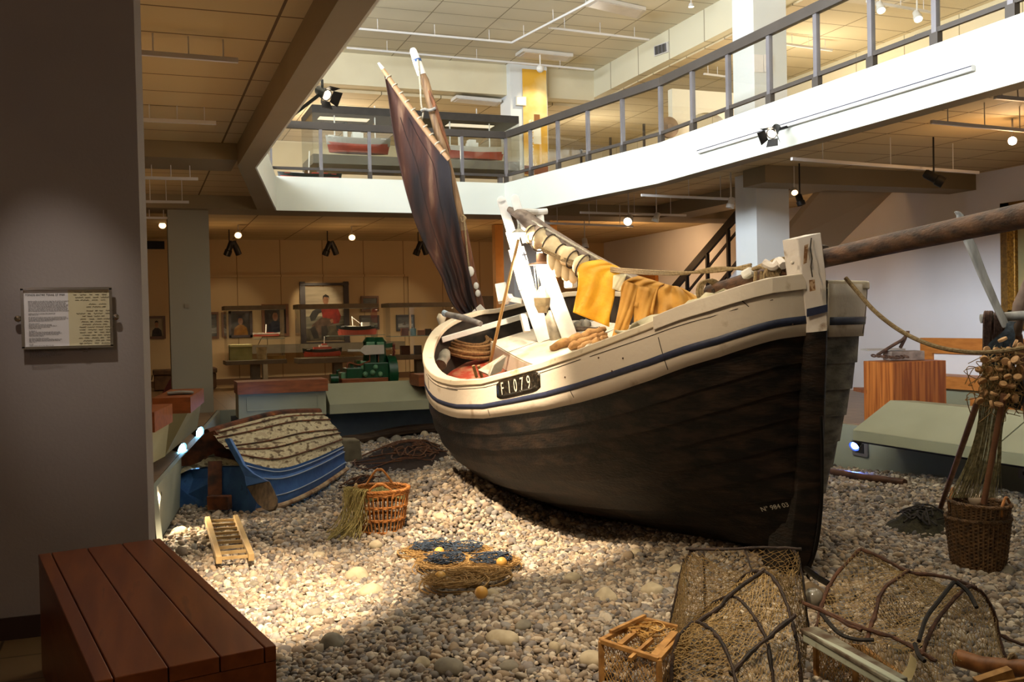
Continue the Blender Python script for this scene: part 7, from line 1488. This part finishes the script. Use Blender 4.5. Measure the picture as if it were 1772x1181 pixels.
# sloping soffit of the upper flight
so = [A(1362, 500, 'X', 10.2), A(1545, 322, 'X', 10.2)]
t = thing('stair_soffit', 'sloping cream underside of the upper stair flight, right of the pillar', 'staircase', tuple(A(1400, 380, 'D', 14.6)))
q = [A(1340, 428, 'D', 16.2), A(1419, 333, 'D', 16.2), A(1546, 331, 'D', 16.9), A(1404, 472, 'D', 16.9)]
MB().hexa(q+[p+Vector((0, 0, .12)) for p in q]).build('flight', M('stair_paint', 'b3a184'), t)
c = A(1384, 346, 'D', 14.0); spot('track_spotlight', 'small black spotlight between the right pillar and the sloping stair', c, (.2, -.2, -.9), .16, .06, up=.15)
c = A(1362, 330, 'D', 14.2); spot('track_spotlight', 'small lit lamp at the right edge of the right pillar', c+Vector((.12, 0, 0)), (-.3, -.6, -.5), .12, .05, WSP, lit=('ffc890', 12), up=.12)
a, b = A(1100, 476, 'X', 12.25), A(1137, 492, 'X', 12.25); t = thing('painting', 'orange lit picture on the right wall, above the tan trousers', 'painting', tuple(a)); MB().box((12.2, b.y, b.z-.15), (12.29, a.y, a.z)).build('frame', OAKF, t)
light('right_wall_light', 'SPOT', (10.2, 19.5, 3.3), 120, (1, .62, .3), .05, (12.3, 20.5, 1.9), math.radians(100), .7)
# oak pedestal with anchor and box
PED = M('pedestal_wood', '8f4c20', 'bd7336', rough=.45, scale=3, detail=6, stretch=(9, 9, .35), lo=.4, hi=.6)
c0 = A(1545, 628, 'D', 12.2); zt0 = c0.z; 
lx = A(1494, 625, 'Z', zt0); rx = A(1637, 624, 'Z', zt0); bxk = lx+rx-c0
t = thing('pedestal', 'orange-brown wooden box pedestal carrying the anchor, behind the right-hand desk', 'pedestal', (c0.x, c0.y, 0))
L0 = Vector((lx.x, lx.y, zt0)); R0 = Vector((rx.x, rx.y, zt0)); K0 = L0+R0-c0
MB().hexa([Vector((p.x, p.y, 0)) for p in (c0, R0, K0, L0)]+[c0, R0, K0, L0]).build('pedestal_body', PED, t, bevel=.005)
RI = M('rusted_iron', '3a2a24', '5c4234', rough=.8, scale=20, bump=.4); t = thing('grapnel_anchor', 'rusty iron grapnel with its chain lying on the wooden pedestal', 'anchor', tuple(c0.lerp(K0, .5)))
zz_ = zt0+.03; TP = lambda x, y, lift=0: Vector((*(lambda P: (P.x, P.y))(A(x, y, 'Z', zt0+.02)), 0))
dA = dep(c0)+.25; AD = lambda x, y, d=0: A(x, y, 'D', dA+d)
MB().tube(catmull([AD(1518, 615), AD(1545, 598), AD(1562, 588), AD(1570, 578), AD(1571, 573)], 5), .022, 8).build('shank', RI, t, smooth=True); MB().tube(catmull([AD(1558, 602, .05), AD(1565, 588), AD(1571, 574)], 4), .022, 8).build('arm', RI, t, smooth=True)
for k in range(9): p = AD(1512+k*7, 619-abs(k-5)*.6, -.1); p.z = max(p.z, zt0+.03); MB().tube([p+Rz(k) @ Vector((.035*math.cos(a), .02*math.sin(a), .012*math.sin(a+k))) for a in np.linspace(0, 6.28, 10, endpoint=False)], .010, 5, closed=True).build('chain_link', RI, t)
t = thing('relief_block', 'grey and rusty carved block lying on the pedestal behind the anchor', 'block', tuple(AD(1560, 615))); a = AD(1535, 617, .25); b = AD(1592, 612, .25); s = MB(); s.bar((a.x, a.y, zt0+.065), (b.x, b.y, zt0+.065), .3, .12); s.build('block_body', M('mottled_block', '6a605c', '9a8c84', rough=.6, scale=9, bump=.4), t, bevel=.01)
a = AD(1495, 612, .3); b = AD(1560, 608, .3); tag(MB().bar((a.x, a.y, zt0+.145), (b.x, b.y, zt0+.145), .25, .02).build('slate_sheet', M('pale_sheet', 'a09a94'), None), 'thin pale sheet lying on the block on the pedestal', 'sheet')
# wall bench
X_ = 11.6; t = thing('wall_bench', 'light oak framed bench with grey-white back panel against the right wall', 'bench', (X_, 12, 0))
def wb(y0_, y1_, x0_=1592, x1_=1800, X=11.6): a, b = A(x0_, y0_, 'X', X), A(x0_, y1_, 'X', X); e = A(x1_, y0_, 'X', X); return a.y, e.y, a.z, b.z
ya, yb, za, zb2 = wb(585, 611); MB().box((X_, yb-1, zb2), (X_+.1, ya, za)).build('back_rail', OAKF, t); zk = A(1592, 655, 'X', X_).z; MB().box((X_, ya-.25, zk-.02), (X_+.1, ya, zb2)).build('back_post', OAKF, t); MB().box((X_+.04, yb-1, 0), (X_+.08, ya-.2, zb2)).build('back_panel', WHITEW, t)
zs1, zs0 = A(1640, 652, 'X', 11.1).z, A(1640, 673, 'X', 11.1).z; MB().box((11.1, yb-1, zs0), (11.6, ya+.3, zs1)).build('seat', OAKF, t); MB().box((11.2, yb-1, 0), (11.25, ya+.2, zs0)).build('seat_front', DESK, t)
a = A(1684, 692, 'D', 11.0); t = thing('oak_block_seat', 'light oak block seat behind the hanging net at the right edge', 'seat', (a.x, a.y, 0)); b = A(1800, 700, 'D', 10.8); MB().bar((a.x, a.y, a.z-.12), (b.x, b.y, a.z-.12), .5, .24).build('seat_top', OAKF, t); MB().bar((a.x+.05, a.y, (a.z-.24)/2), (b.x, b.y, (a.z-.24)/2), .44, a.z-.25).build('seat_base', DESK, t)
# gilt framed painting on the right wall
ya = A(1733, 450, 'X', 12.2).y; zt1 = A(1750, 385, 'X', 12.2).z+.3; zb1 = A(1765, 570, 'X', 12.2).z; yb = ya-2.6; GILT = M('gilt_frame', '6e4c1c', 'a87c30', rough=.35, metal=.5, scale=30, bump=.6); t = thing('painting', 'large painting in an ornate gilt frame on the white right wall', 'painting', (12.2, ya, zt1))
MB().box((12.18, ya-.16, zb1), (12.29, ya, zt1)).box((12.18, yb, zb1), (12.29, ya, zb1+.16)).box((12.18, yb, zt1-.16), (12.29, ya, zt1)).build('outer_frame', M('dark_gilt', '5a4018', '7a5824', rough=.5, scale=20), t); MB().box((12.14, ya-.30, zb1+.14), (12.24, ya-.14, zt1-.1)).box((12.14, yb, zb1+.14), (12.24, ya-.14, zb1+.30)).build('inner_frame', GILT, t, bevel=.02); MB().box((12.2, yb+.1, zb1+.28), (12.23, ya-.28, zt1-.2)).build('canvas', M('painted_meadow', '8a8a68', 'c8a868', scale=1.2, detail=6, c3='c9a09a'), t)
